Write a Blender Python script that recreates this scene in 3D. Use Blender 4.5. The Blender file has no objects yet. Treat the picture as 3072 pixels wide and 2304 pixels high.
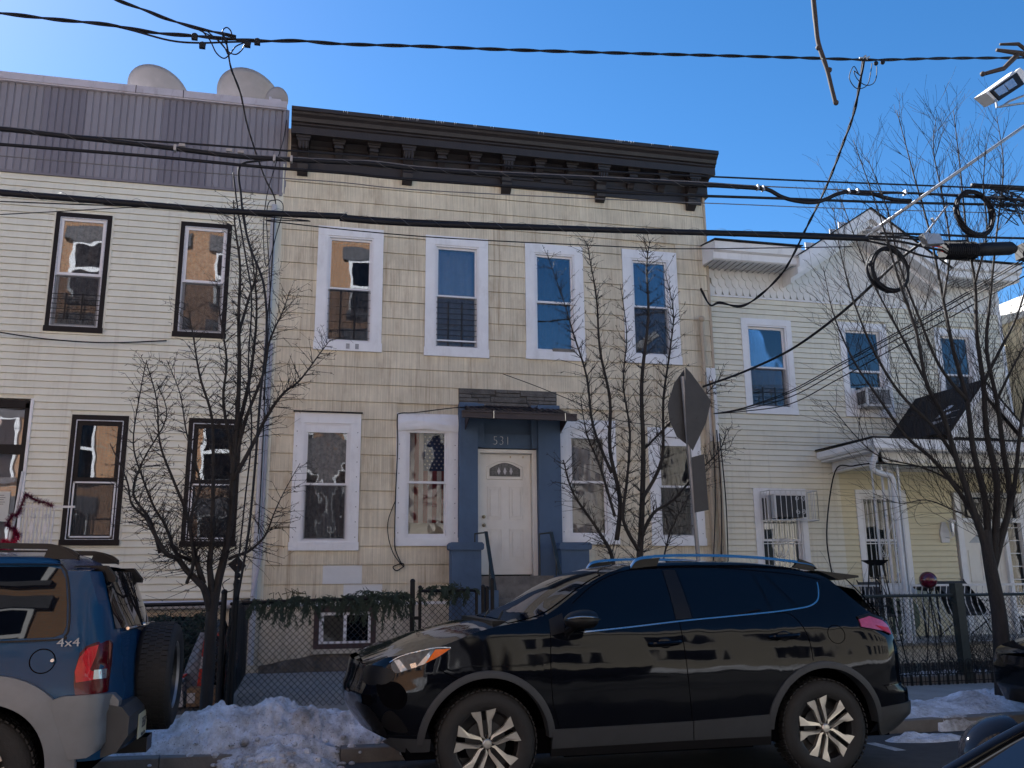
import bpy, bmesh, math, random
import numpy as np
from mathutils import Vector, Matrix, noise
S = bpy.context.scene
COL = S.collection
rnd = random.Random(531)
# ---------------------------------------------------------------- camera, sky, sun, exposure
FPX, PITCH, YAW, ROLL, CAMH = 2654.33, 0.22186, 0.2289, -0.01021, 1.4534
def _axes():
    cy, sy, cp, sp = math.cos(YAW), math.sin(YAW), math.cos(PITCH), math.sin(PITCH)
    f = Vector((sy*cp, cy*cp, sp)); r = Vector((cy, -sy, 0)); u = r.cross(f)
    c, s = math.cos(ROLL), math.sin(ROLL)
    return f, c*r+s*u, c*u-s*r
FW, RT, UP = _axes()
cd = bpy.data.cameras.new('camera'); cam = bpy.data.objects.new('camera', cd); COL.objects.link(cam)
cd.sensor_width = 36; cd.lens = FPX/3072*36; cd.clip_start = .05; cd.clip_end = 3000
cam.matrix_world = Matrix(((RT.x, UP.x, -FW.x, 0), (RT.y, UP.y, -FW.y, 0), (RT.z, UP.z, -FW.z, CAMH), (0, 0, 0, 1)))
S.camera = cam
SUN_AZ, SUN_EL = math.radians(-35), math.radians(39)      # azimuth from +Y towards +X
W = bpy.data.worlds.new('World'); S.world = W; W.use_nodes = True
nt = W.node_tree; bg = nt.nodes['Background']
sky = nt.nodes.new('ShaderNodeTexSky'); sky.sky_type = 'NISHITA'; sky.sun_disc = False
sky.sun_elevation = SUN_EL; sky.sun_rotation = SUN_AZ; sky.altitude = 0; sky.air_density = .75; sky.dust_density = .15; sky.ozone_density = 1
hs = nt.nodes.new('ShaderNodeHueSaturation'); hs.inputs['Saturation'].default_value = 1.34; nt.links.new(sky.outputs[0], hs.inputs['Color']); nt.links.new(hs.outputs[0], bg.inputs[0]); bg.inputs[1].default_value = .05
sl = bpy.data.lights.new('sun', 'SUN'); sun = bpy.data.objects.new('sun', sl); COL.objects.link(sun)
sl.energy = 5.0; sl.angle = math.radians(.5); sl.color = (1, .97, .93)
sd = Vector((math.sin(SUN_AZ)*math.cos(SUN_EL), math.cos(SUN_AZ)*math.cos(SUN_EL), math.sin(SUN_EL)))
sun.rotation_euler = sd.to_track_quat('Z', 'Y').to_euler(); sun.location = (-30, 40, 40)
S.view_settings.view_transform = 'Standard'; S.view_settings.look = 'None'; S.view_settings.gamma = 1
S.view_settings.use_curve_mapping = False; S.view_settings.exposure = 2.2
S.render.engine = 'CYCLES'; S.cycles.max_bounces = 6; S.cycles.diffuse_bounces = 3; S.cycles.glossy_bounces = 3
S.cycles.transparent_max_bounces = 12; S.cycles.use_denoising = True

def at(px, py, Y):
    """photo pixel -> world point on the vertical plane at depth Y"""
    d = FW + RT*((px-1536)/FPX) - UP*((py-1152)/FPX)
    return Vector((0, 0, CAMH)) + d*(Y/d.y)
# ---------------------------------------------------------------- materials
M = {}
def lin(c): return tuple(((v/255+.055)/1.055)**2.4 if v/255 > .04045 else v/255/12.92 for v in c)
def mat(name, col, rough=.6, var=.12, scale=3., bump=0, bscale=60., metal=0, rib=0, ribs=120., obvar=0, dirt=0, dirtcol=(.08, .06, .045), spec=.5, coat=0, stretch=(1, 1, 1), ior=None, streak=0, scol=(.26, .17, .10)):
    m = bpy.data.materials.new(name); m.use_nodes = True; n = m.node_tree.nodes; L = m.node_tree.links
    b = n['Principled BSDF']; b.inputs['Roughness'].default_value = rough; b.inputs['Metallic'].default_value = metal
    b.inputs['Specular IOR Level'].default_value = spec; b.inputs['Coat Weight'].default_value = coat; b.inputs['Coat Roughness'].default_value = .02
    if ior: b.inputs['IOR'].default_value = ior
    g = n.new('ShaderNodeNewGeometry'); mp = n.new('ShaderNodeMapping'); mp.inputs['Scale'].default_value = stretch
    L.new(g.outputs['Position'], mp.inputs['Vector'])
    tx = n.new('ShaderNodeTexNoise'); tx.inputs['Scale'].default_value = scale; tx.inputs['Detail'].default_value = 6; tx.inputs['Roughness'].default_value = .65
    L.new(mp.outputs[0], tx.inputs['Vector'])
    r = n.new('ShaderNodeMapRange'); r.inputs[1].default_value = .3; r.inputs[2].default_value = .7
    r.inputs[3].default_value = 1-var; r.inputs[4].default_value = 1+var
    L.new(tx.outputs[0], r.inputs[0])
    cur = r.outputs[0]
    if obvar:
        oi = n.new('ShaderNodeObjectInfo'); r2 = n.new('ShaderNodeMapRange'); r2.inputs[3].default_value = 1-obvar; r2.inputs[4].default_value = 1+obvar
        L.new(oi.outputs['Random'], r2.inputs[0]); mm = n.new('ShaderNodeMath'); mm.operation = 'MULTIPLY'
        L.new(cur, mm.inputs[0]); L.new(r2.outputs[0], mm.inputs[1]); cur = mm.outputs[0]
    height = None
    if rib:
        w = n.new('ShaderNodeTexNoise'); w.inputs['Scale'].default_value = 1; w.inputs['Detail'].default_value = 2
        mp2 = n.new('ShaderNodeMapping'); mp2.inputs['Scale'].default_value = (ribs, 1, 1.2); L.new(g.outputs['Position'], mp2.inputs['Vector']); L.new(mp2.outputs[0], w.inputs['Vector'])
        r3 = n.new('ShaderNodeMapRange'); r3.inputs[1].default_value = .35; r3.inputs[2].default_value = .65; r3.inputs[3].default_value = 1-rib; r3.inputs[4].default_value = 1+rib*.5
        L.new(w.outputs[0], r3.inputs[0]); mm = n.new('ShaderNodeMath'); mm.operation = 'MULTIPLY'; L.new(cur, mm.inputs[0]); L.new(r3.outputs[0], mm.inputs[1]); cur = mm.outputs[0]
        height = w.outputs[0]
    mul = n.new('ShaderNodeVectorMath'); mul.operation = 'SCALE'; mul.inputs[0].default_value = col; L.new(cur, mul.inputs['Scale'])
    out = mul.outputs[0]
    if dirt:
        t2 = n.new('ShaderNodeTexNoise'); t2.inputs['Scale'].default_value = 1.; t2.inputs['Detail'].default_value = 8; t2.inputs['Roughness'].default_value = .7
        mp3 = n.new('ShaderNodeMapping'); mp3.inputs['Scale'].default_value = (stretch[0]*5, stretch[1]*5, stretch[2]*1.6); L.new(g.outputs['Position'], mp3.inputs['Vector']); L.new(mp3.outputs[0], t2.inputs['Vector'])
        r4 = n.new('ShaderNodeMapRange'); r4.inputs[1].default_value = .52; r4.inputs[2].default_value = .8; r4.inputs[3].default_value = 0; r4.inputs[4].default_value = dirt
        L.new(t2.outputs[0], r4.inputs[0]); mx = n.new('ShaderNodeMix'); mx.data_type = 'RGBA'
        L.new(r4.outputs[0], mx.inputs[0]); L.new(out, mx.inputs[6]); mx.inputs[7].default_value = (*dirtcol, 1); out = mx.outputs[2]
    if streak:
        t5 = n.new('ShaderNodeTexNoise'); t5.inputs['Scale'].default_value = 1.; t5.inputs['Detail'].default_value = 5; t5.inputs['Roughness'].default_value = .6
        mp5 = n.new('ShaderNodeMapping'); mp5.inputs['Scale'].default_value = (11, 1, .55); L.new(g.outputs['Position'], mp5.inputs['Vector']); L.new(mp5.outputs[0], t5.inputs['Vector'])
        r5 = n.new('ShaderNodeMapRange'); r5.inputs[1].default_value = .56; r5.inputs[2].default_value = .78; r5.inputs[3].default_value = 0; r5.inputs[4].default_value = streak
        L.new(t5.outputs[0], r5.inputs[0]); mx5 = n.new('ShaderNodeMix'); mx5.data_type = 'RGBA'; L.new(r5.outputs[0], mx5.inputs[0]); L.new(out, mx5.inputs[6]); mx5.inputs[7].default_value = (*scol, 1); out = mx5.outputs[2]
    L.new(out, b.inputs['Base Color'])
    if bump or rib:
        bp = n.new('ShaderNodeBump'); bp.inputs['Strength'].default_value = 1; bp.inputs['Distance'].default_value = bump or .004
        if height is None:
            t3 = n.new('ShaderNodeTexNoise'); t3.inputs['Scale'].default_value = bscale; t3.inputs['Detail'].default_value = 4; L.new(mp.outputs[0], t3.inputs['Vector']); height = t3.outputs[0]
        L.new(height, bp.inputs['Height']); L.new(bp.outputs[0], b.inputs['Normal'])
    M[name] = m; return m
mat('cream_vinyl', (.70, .69, .585), .55, .05, 1.5, rib=.04, ribs=3, dirt=.25, dirtcol=(.30, .27, .22), obvar=.03, streak=.35, scol=(.34, .30, .24))
mat('ivory_vinyl', (.70, .67, .55), .55, .05, 1.5, dirt=.3, dirtcol=(.30, .26, .20), obvar=.03, streak=.35, scol=(.30, .27, .22))
mat('porch_vinyl', (.64, .58, .39), .55, .05, 1.5, dirt=.2, dirtcol=(.30, .26, .18), obvar=.03)
mat('shingle_tan', (.645, .575, .44), .85, .14, 1.6, rib=.13, ribs=75, obvar=.035, dirt=.6, dirtcol=(.30, .21, .13), spec=.2, streak=.75)
mat('shingle_white', (.66, .66, .65), .8, .04, 5)
mat('grey_panel', (.20, .195, .225), .5, .08, 1.2, obvar=.06, stretch=(1, 1, .3))
mat('grey_panel_dark', (.145, .14, .17), .5, .08, 1.2, obvar=.05, stretch=(1, 1, .3))
mat('coping', (.42, .40, .45), .6, .12, 3, dirt=.8, dirtcol=(.12, .10, .11))
mat('white_trim', (.74, .745, .76), .5, .05, 4, dirt=.35, dirtcol=(.30, .28, .27))
mat('white_vinyl', (.70, .70, .72), .45, .03, 4, dirt=.2, dirtcol=(.3, .29, .28))
mat('scallop_white', (.68, .675, .65), .55, .04, 3, obvar=.04, dirt=.25, dirtcol=(.35, .33, .28))
mat('black_trim', (.008, .007, .009), .5, .25, 12, spec=.2)
mat('white_edge', (.5, .5, .53), .6, .3, 30)
mat('cornice_brown', (.017, .013, .014), .55, .25, 5, bump=.004, bscale=40, dirt=.3, dirtcol=(.05, .04, .04))
mat('icicle_white', (.75, .75, .72), .4, .1, 30)
mat('blue_paint', (.062, .105, .178), .75, .10, 2.5, bump=.006, bscale=9, dirt=.3, dirtcol=(.04, .07, .13))
mat('door_white', (.70, .68, .63), .45, .05, 4, dirt=.4, dirtcol=(.38, .35, .30))
mat('brass', (.45, .38, .25), .3, .1, 30, metal=1)
mat('steel', (.55, .55, .56), .32, .1, 30, metal=1)
mat('number_metal', (.4, .42, .46), .3, .1, 30, metal=1)
mat('field_stone', (.105, .10, .095), .9, .3, 8, bump=.02, bscale=14, obvar=.25)
mat('mortar', (.05, .048, .045), .95, .2, 20)
mat('awning_brown', (.030, .018, .020), .45, .2, 6)
mat('foundation', (.52, .47, .38), .9, .08, 3, bump=.006, bscale=30, dirt=.75, dirtcol=(.10, .08, .06))
mat('foundation_mould', (.12, .10, .08), .95, .5, 5, bump=.03, bscale=14, dirt=.8, dirtcol=(.02, .02, .018))
mat('concrete', (.30, .285, .265), .9, .12, 2.2, bump=.003, bscale=90, dirt=.5, dirtcol=(.13, .12, .11), obvar=.06)
mat('step_concrete', (.17, .155, .14), .9, .3, 6, bump=.01, bscale=30, dirt=.6, dirtcol=(.06, .055, .05))
mat('kerb_stone', (.16, .15, .14), .85, .2, 5, bump=.006, bscale=60, obvar=.12)
mat('asphalt', (.045, .046, .048), .8, .25, 7, bump=.006, bscale=180, dirt=.35, dirtcol=(.09, .09, .09))
mat('road_paint', (.45, .45, .45), .8, .3, 25, dirt=.8, dirtcol=(.08, .08, .08))
mat('soil', (.07, .055, .04), .95, .3, 6, bump=.02, bscale=30)
mat('maroon_wood', (.055, .03, .03), .7, .3, 8)
mat('bark', (.018, .016, .016), .9, .35, 18, bump=.012, bscale=55, stretch=(1, 1, .35))
mat('twig', (.013, .011, .012), .85, .3, 12)
mat('twig_pale', (.016, .011, .011), .8, .3, 12)
mat('black_metal', (.005, .005, .007), .5, .2, 20, spec=.3)
mat('black_vinyl_wire', (.012, .012, .014), .5, .2, 20)
mat('dark_metal', (.02, .028, .028), .5, .2, 20)
mat('white_metal', (.60, .60, .61), .45, .08, 12)
mat('cable', (.006, .007, .011), .6, .2, 10, spec=.25)
mat('cable_grey', (.10, .10, .11), .5, .2, 10)
mat('galvanised', (.28, .29, .31), .45, .15, 15, metal=.6)
mat('sign_back', (.042, .042, .045), .6, .12, 8, metal=.3)
mat('sign_post', (.22, .22, .23), .5, .15, 8, metal=.5)
mat('dish_grey', (.23, .225, .23), .55, .08, 6, dirt=.3, dirtcol=(.16, .15, .14))
mat('roof_felt', (.012, .011, .013), .85, .3, 20, bump=.01, bscale=70)
mat('evergreen', (.016, .030, .016), .7, .4, 14)
mat('evergreen_dry', (.06, .055, .03), .8, .4, 14)
mat('shrub_green', (.015, .032, .022), .75, .5, 12)
mat('bin_blue', (.010, .022, .11), .45, .1, 6)
mat('cardboard', (.26, .16, .09), .85, .12, 8)
mat('foam_white', (.55, .52, .52), .7, .08, 8)
mat('orange_plastic', (.62, .04, .02), .4, .1, 10)
mat('black_bag', (.010, .011, .015), .22, .2, 8, bump=.03, bscale=26)
mat('grey_tarp', (.16, .16, .18), .5, .15, 8, bump=.03, bscale=14)
mat('tinsel_red', (.16, .01, .05), .3, .5, 60, metal=.5)
mat('tinsel_bright', (.6, .02, .09), .25, .4, 60, metal=.5)
mat('pvc_grey', (.45, .46, .50), .5, .08, 6)
mat('conduit_tan', (.42, .34, .25), .6, .12, 5)
mat('paper', (.55, .56, .52), .8, .05, 10)
mat('ink', (.10, .10, .11), .8, .1, 10)
mat('gazing_red', (.09, .006, .018), .08, .1, 3, spec=.8)
mat('green_sheet', (.006, .045, .030), .35, .15, 5)
mat('dark_canvas', (.025, .028, .035), .7, .2, 8)
mat('ac_white', (.52, .52, .52), .5, .06, 6)
mat('ac_fin', (.14, .14, .14), .6, .4, 60)
mat('flag_red', (.20, .03, .035), .8, .06, 8); mat('flag_white', (.50, .48, .46), .8, .06, 8); mat('flag_blue', (.015, .03, .10), .8, .06, 8)
mat('blind', (.42, .42, .42), .7, .08, 6); mat('curtain_dark', (.045, .045, .05), .9, .5, 5); mat('curtain_lace', (.20, .19, .19), .9, .6, 14)
mat('curtain_pink', (.40, .26, .25), .9, .3, 8, stretch=(6, 6, .6)); mat('interior', (.02, .02, .022), .9, .2, 3)
mat('rubber', (.012, .012, .013), .75, .2, 30, bump=.002, bscale=120)
mat('liner', (.003, .003, .004), .9, .2, 20, spec=0)
mat('alloy', (.60, .56, .50), .35, .06, 12, metal=.85)
mat('alloy_dark', (.02, .02, .022), .35, .1, 20, metal=.3)
mat('car_black', (.0028, .0035, .006), .05, .05, 3, coat=.30, spec=.12)
mat('car_blue', (.010, .048, .115), .15, .06, 3, coat=.12, spec=.10)
mat('car_grey_plastic', (.033, .036, .041), .55, .12, 6, spec=.4)
mat('car_silver_plastic', (.155, .165, .18), .45, .10, 5, spec=.4, metal=.25)
mat('car_dark_plastic', (.007, .007, .008), .4, .1, 10, spec=.25)
mat('chrome', (.5, .49, .48), .16, .05, 10, metal=1)
mat('tint_glass', (.002, .003, .006), .015, 0, 1, spec=.4, coat=0, ior=1.45)
mat('lamp_red', (.40, .004, .012), .2, .25, 20, coat=.3, spec=.2)
mat('lamp_pink', (.40, .05, .11), .15, .2, 30, coat=1)
mat('lamp_darkred', (.07, .002, .006), .2, .2, 20, coat=.2, spec=.2)
mat('lamp_clear', (.35, .38, .42), .1, .15, 30, coat=1, metal=.6)
mat('lamp_smoke', (.06, .07, .08), .2, .3, 30, coat=.2, spec=.3)
mat('lamp_amber', (.75, .14, .01), .2, .2, 40, coat=.2, spec=.3)
mat('badge', (.32, .33, .35), .4, .05, 10)
mat('plate', (.55, .52, .36), .5, .05, 10)
mat('stone_cream', (.30, .28, .25), .9, .15, 3); mat('stone_dark', (.09, .09, .10), .9, .2, 5)
mat('fiber_red', (.5, .02, .02), .5, .1, 10)
def glass(name, tint, ior=2.0, wob=.004, ws=2.2):
    m = bpy.data.materials.new(name); m.use_nodes = True; n = m.node_tree.nodes; L = m.node_tree.links; n.remove(n['Principled BSDF'])
    t = n.new('ShaderNodeBsdfTransparent'); t.inputs[0].default_value = (*tint, 1); g = n.new('ShaderNodeBsdfGlossy'); g.inputs['Roughness'].default_value = .01
    g.inputs[0].default_value = (.92, .95, 1, 1)
    f = n.new('ShaderNodeFresnel'); f.inputs[0].default_value = ior; mx = n.new('ShaderNodeMixShader')
    tx = n.new('ShaderNodeTexNoise'); tx.inputs['Scale'].default_value = ws; tx.inputs['Detail'].default_value = 1; ge = n.new('ShaderNodeNewGeometry'); L.new(ge.outputs['Position'], tx.inputs['Vector'])
    bp = n.new('ShaderNodeBump'); bp.inputs['Strength'].default_value = 1; bp.inputs['Distance'].default_value = wob; L.new(tx.outputs[0], bp.inputs['Height']); L.new(bp.outputs[0], g.inputs['Normal'])
    L.new(f.outputs[0], mx.inputs[0]); L.new(t.outputs[0], mx.inputs[1]); L.new(g.outputs[0], mx.inputs[2]); L.new(mx.outputs[0], n['Material Output'].inputs[0]); M[name] = m
glass('pane_bent', (.88, .88, .89), 1.5, .0045, 3.4); glass('pane_flat', (.75, .77, .8), 1.85, .0010); glass('pane_wavy', (.86, .87, .88), 1.8, .0011, 2.6)
def screenmat():
    m = bpy.data.materials.new('insect_screen'); m.use_nodes = True; n = m.node_tree.nodes; L = m.node_tree.links
    b = n['Principled BSDF']; b.inputs['Base Color'].default_value = (.05, .05, .055, 1); b.inputs['Roughness'].default_value = .8
    t = n.new('ShaderNodeBsdfTransparent'); mx = n.new('ShaderNodeMixShader'); mx.inputs[0].default_value = .5
    L.new(t.outputs[0], mx.inputs[1]); L.new(b.outputs[0], mx.inputs[2]); L.new(mx.outputs[0], n['Material Output'].inputs[0]); M['insect_screen'] = m
screenmat()
def brickmat(name, c1, c2, mo, bw=.21, bh=.075):
    m = bpy.data.materials.new(name); m.use_nodes = True; n = m.node_tree.nodes; L = m.node_tree.links; b = n['Principled BSDF']; b.inputs['Roughness'].default_value = .9
    g = n.new('ShaderNodeNewGeometry'); mp = n.new('ShaderNodeMapping'); mp.inputs['Rotation'].default_value = (math.pi/2, 0, 0); L.new(g.outputs['Position'], mp.inputs[0])
    t = n.new('ShaderNodeTexBrick'); t.inputs['Color1'].default_value = (*c1, 1); t.inputs['Color2'].default_value = (*c2, 1); t.inputs['Mortar'].default_value = (*mo, 1)
    t.inputs['Scale'].default_value = 1; t.inputs['Brick Width'].default_value = bw; t.inputs['Row Height'].default_value = bh; t.inputs['Mortar Size'].default_value = .01
    L.new(mp.outputs[0], t.inputs[0]); L.new(t.outputs[0], b.inputs['Base Color']); M[name] = m
brickmat('brick_orange', (.42, .21, .10), (.33, .16, .08), (.26, .22, .17)); brickmat('brick_tan', (.29, .26, .21), (.25, .225, .185), (.2, .19, .16))
def snowmat():
    m = bpy.data.materials.new('snow'); m.use_nodes = True; n = m.node_tree.nodes; L = m.node_tree.links; b = n['Principled BSDF']; b.inputs['Roughness'].default_value = .6
    b.inputs['Subsurface Weight'].default_value = .0
    g = n.new('ShaderNodeNewGeometry'); a = n.new('ShaderNodeTexNoise'); a.inputs['Scale'].default_value = 3.3; a.inputs['Detail'].default_value = 9; a.inputs['Roughness'].default_value = .75; L.new(g.outputs['Position'], a.inputs['Vector'])
    r = n.new('ShaderNodeValToRGB'); r.color_ramp.elements[0].position = .37; r.color_ramp.elements[0].color = (.75, .79, .87, 1); r.color_ramp.elements[1].position = .66; r.color_ramp.elements[1].color = (.20, .185, .17, 1)
    L.new(a.outputs[0], r.inputs[0]); s = n.new('ShaderNodeTexNoise'); s.inputs['Scale'].default_value = 70; s.inputs['Detail'].default_value = 2; L.new(g.outputs['Position'], s.inputs['Vector'])
    r2 = n.new('ShaderNodeMapRange'); r2.inputs[1].default_value = .655; r2.inputs[2].default_value = .70; L.new(s.outputs[0], r2.inputs[0]); mx = n.new('ShaderNodeMix'); mx.data_type = 'RGBA'
    L.new(r2.outputs[0], mx.inputs[0]); L.new(r.outputs[0], mx.inputs[6]); mx.inputs[7].default_value = (.06, .05, .045, 1); L.new(mx.outputs[2], b.inputs['Base Color'])
    t = n.new('ShaderNodeTexNoise'); t.inputs['Scale'].default_value = 28; t.inputs['Detail'].default_value = 6; L.new(g.outputs['Position'], t.inputs['Vector']); bp = n.new('ShaderNodeBump'); bp.inputs['Distance'].default_value = .02; bp.inputs['Strength'].default_value = .8
    L.new(t.outputs[0], bp.inputs['Height']); L.new(bp.outputs[0], b.inputs['Normal']); M['snow'] = m
snowmat()
def wobble(name, dist, sc, film=0):
    m = M[name]; n = m.node_tree.nodes; L = m.node_tree.links; b = n['Principled BSDF']; g = n.new('ShaderNodeNewGeometry'); t = n.new('ShaderNodeTexNoise'); t.inputs['Scale'].default_value = sc; t.inputs['Detail'].default_value = 2; L.new(g.outputs['Position'], t.inputs[0])
    bp = n.new('ShaderNodeBump'); bp.inputs['Distance'].default_value = dist; bp.inputs['Strength'].default_value = 1; L.new(t.outputs[0], bp.inputs['Height']); L.new(bp.outputs[0], b.inputs['Normal']); L.new(bp.outputs[0], b.inputs['Coat Normal'])
    if film:
        s = n.new('ShaderNodeSeparateXYZ'); L.new(g.outputs['Position'], s.inputs[0]); r = n.new('ShaderNodeMapRange'); r.inputs[1].default_value = .75; r.inputs[2].default_value = .35; r.inputs[3].default_value = .06; r.inputs[4].default_value = .32; L.new(s.outputs[2], r.inputs[0]); L.new(r.outputs[0], b.inputs['Coat Roughness'])
wobble('car_black', .010, 2.2, 1); wobble('car_blue', .006, 2.2, 1); wobble('tint_glass', .0015, 2)
# ---------------------------------------------------------------- object helpers
def link(o, parent=None):
    COL.objects.link(o)
    if parent is not None: o.parent = parent
    return o
def wloc(o):
    v = Vector((0, 0, 0))
    while o is not None: v = v + o.location; o = o.parent
    return v
def tag(o, label=None, cat=None, group=None, kind=None):
    if label: o['label'] = label
    if cat: o['category'] = cat
    if group: o['group'] = group
    if kind: o['kind'] = kind
    return o
def thing(name, loc, label, cat, group=None, parent=None):
    o = bpy.data.objects.new(name, None); o.empty_display_size = .2; o.location = loc; link(o, parent); return tag(o, label, cat, group)
class MB:
    def __init__(s): s.v = []; s.f = []
    def add(s, vs, fs): b = len(s.v); s.v += [tuple(v) for v in vs]; s.f += [tuple(i+b for i in f) for f in fs]; return s
    def box(s, x0, x1, y0, y1, z0, z1):
        return s.add([(x, y, z) for z in (z0, z1) for y in (y0, y1) for x in (x0, x1)], [(0, 2, 3, 1), (4, 5, 7, 6), (0, 1, 5, 4), (2, 6, 7, 3), (0, 4, 6, 2), (1, 3, 7, 5)])
    def prism(s, pts, axis, a, b):
        """extrude a closed 2D polygon along axis (0=x: pts are (y,z); 1=y: pts are (x,z); 2=z: pts are (x,y))"""
        n = len(pts)
        def P(p, t): return ((t, p[0], p[1]), (p[0], t, p[1]), (p[0], p[1], t))[axis]
        return s.add([P(p, a) for p in pts]+[P(p, b) for p in pts], [tuple(range(n))[::-1], tuple(range(n, 2*n))]+[(i, (i+1) % n, (i+1) % n+n, i+n) for i in range(n)])
    def tube(s, pts, r, n=6, cap=True):
        pts = [Vector(p) for p in pts]; R = r if isinstance(r, (list, tuple)) else [r]*len(pts); vs = []; fs = []; up = None
        for i, p in enumerate(pts):
            t = (pts[min(i+1, len(pts)-1)]-pts[max(i-1, 0)])
            t = t.normalized() if t.length > 1e-9 else Vector((0, 0, 1))
            if up is None: up = t.orthogonal().normalized()
            else:
                up = up - t*up.dot(t); up = up.normalized() if up.length > 1e-6 else t.orthogonal().normalized()
            w = t.cross(up)
            for k in range(n):
                a = 2*math.pi*k/n; vs.append(p+(up*math.cos(a)+w*math.sin(a))*R[i])
        for i in range(len(pts)-1):
            for k in range(n): fs.append((i*n+k, i*n+(k+1) % n, (i+1)*n+(k+1) % n, (i+1)*n+k))
        if cap: fs += [tuple(range(n))[::-1], tuple(range((len(pts)-1)*n, len(pts)*n))]
        return s.add(vs, fs)
    def lathe(s, prof, c, axis='z', n=24):
        vs = []; fs = []; m = len(prof)
        for k in range(n):
            a = 2*math.pi*k/n; ca, sa = math.cos(a), math.sin(a)
            for r, h in prof:
                vs.append({'z': (c[0]+r*ca, c[1]+r*sa, c[2]+h), 'y': (c[0]+r*ca, c[1]+h, c[2]+r*sa), 'x': (c[0]+h, c[1]+r*ca, c[2]+r*sa)}[axis])
        for k in range(n):
            for j in range(m-1): fs.append((k*m+j, k*m+j+1, ((k+1) % n)*m+j+1, ((k+1) % n)*m+j))
        return s.add(vs, fs)
    def ball(s, c, r, n=12, m=8, sc=(1, 1, 1)):
        prof = [(r*math.sin(math.pi*j/m), r*math.cos(math.pi*j/m)) for j in range(m+1)]
        b = len(s.v); s.lathe(prof, (0, 0, 0), 'z', n)
        for i in range(b, len(s.v)): v = s.v[i]; s.v[i] = (c[0]+v[0]*sc[0], c[1]+v[1]*sc[1], c[2]+v[2]*sc[2])
        return s
    def grid(s, fn, nu, nv):
        vs = [fn(i/(nu-1), j/(nv-1)) for i in range(nu) for j in range(nv)]
        return s.add(vs, [(i*nv+j, (i+1)*nv+j, (i+1)*nv+j+1, i*nv+j+1) for i in range(nu-1) for j in range(nv-1)])
    def build(s, name, m, parent=None, label=None, smooth=False, kind=None, fix=True, mods=None):
        base = wloc(parent) if parent is not None else Vector((0, 0, 0))
        me = bpy.data.meshes.new(name); me.from_pydata([(v[0]-base.x, v[1]-base.y, v[2]-base.z) for v in s.v], [], s.f)
        if fix:
            bm = bmesh.new(); bm.from_mesh(me); bmesh.ops.recalc_face_normals(bm, faces=bm.faces); bm.to_mesh(me); bm.free()
        me.materials.append(M[m]); me.polygons.foreach_set('use_smooth', [bool(smooth)]*len(me.polygons))
        if smooth and smooth != 1:
            try: me.set_sharp_from_angle(angle=math.radians(smooth))
            except Exception: pass
        o = bpy.data.objects.new(name, me); link(o, parent); return tag(o, label, kind=kind)
def box(name, m, parent, *a, **k): return MB().box(*a).build(name, m, parent, **k)
def inst(name, me, loc, parent, scale=None, rot=None):
    o = bpy.data.objects.new(name, me); base = wloc(parent) if parent is not None else Vector((0, 0, 0))
    o.location = Vector(loc)-base
    if scale: o.scale = scale
    if rot: o.rotation_euler = rot
    return link(o, parent)
def mesh_of(mb, name, m):
    me = bpy.data.meshes.new(name); me.from_pydata(mb.v, [], mb.f)
    bm = bmesh.new(); bm.from_mesh(me); bmesh.ops.recalc_face_normals(bm, faces=bm.faces); bm.to_mesh(me); bm.free()
    me.materials.append(M[m]); return me
def crom(pts, k=6, closed=False):
    pts = [Vector(p) for p in pts]; n = len(pts); out = []
    for i in range(n if closed else n-1):
        g = (lambda j: pts[j % n]) if closed else (lambda j: pts[min(max(j, 0), n-1)])
        p0, p1, p2, p3 = g(i-1), g(i), g(i+1), g(i+2)
        for j in range(k):
            t = j/k; out.append(.5*((2*p1)+(p2-p0)*t+(2*p0-5*p1+4*p2-p3)*t*t+(3*p1-p0-3*p2+p3)*t**3))
    if not closed: out.append(pts[-1])
    return out
def text(s, size, loc, m, parent, name='number', rot=(math.pi/2, 0, 0), ext=.006, sx=1, bevel=0, spacing=1, off=0):
    c = bpy.data.curves.new(name, 'FONT'); c.body = s; c.size = size; c.extrude = ext; c.align_x = 'CENTER'; c.align_y = 'CENTER'; c.space_character = spacing; c.bevel_depth = bevel; c.offset = off
    t = bpy.data.objects.new('tmp', c); COL.objects.link(t); bpy.context.view_layer.update()
    me = bpy.data.meshes.new_from_object(t); bpy.data.objects.remove(t)
    me.materials.clear(); me.materials.append(M[m]); return inst(name, me, loc, parent, scale=(sx, 1, 1), rot=rot)
# ---------------------------------------------------------------- ground, road, kerb, pavement
YF, YR = 14.47, 14.6
def swz(y): return .055+(y-8.42)*.0200
tag(MB().add([(-400, -400, -.16), (400, -400, -.16), (400, 600, -.16), (-400, 600, -.16)], [(0, 1, 2, 3)]).build('ground', 'soil'), 'bare ground under the whole street', kind='structure')
def roadz(y): return -.07+.05*min(1, (8.42-y)/2.0) if y > 4 else -.02-.05*min(1, max(0, (1.5-y)/2.5))
ys = [-1.0, 0, 1.5, 3, 5, 6.42, 7.4, 8.0, 8.42]
mb = MB(); vs = []
for y in ys: vs += [(-60, y, roadz(y)), (60, y, roadz(y))]
mb.add(vs, [(2*i, 2*i+1, 2*i+3, 2*i+2) for i in range(len(ys)-1)])
road = mb.build('road', 'asphalt'); tag(road, 'dark worn asphalt road surface in shade', kind='structure')
mb = MB(); mb.add([(5.25, 7.95, roadz(7.95)+.004), (5.36, 7.95, roadz(7.95)+.004), (5.36, 5.6, -.016), (5.25, 5.6, -.016)], [(0, 1, 2, 3)])
mb.build('parking_line', 'road_paint', road, 'worn white parking bay line behind the black car')
kerb = thing('kerb', (0, 8.5, 0), 'grey stone kerb with joints', None); kerb['kind'] = 'structure'
kx = -7.0; ki = 0
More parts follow.
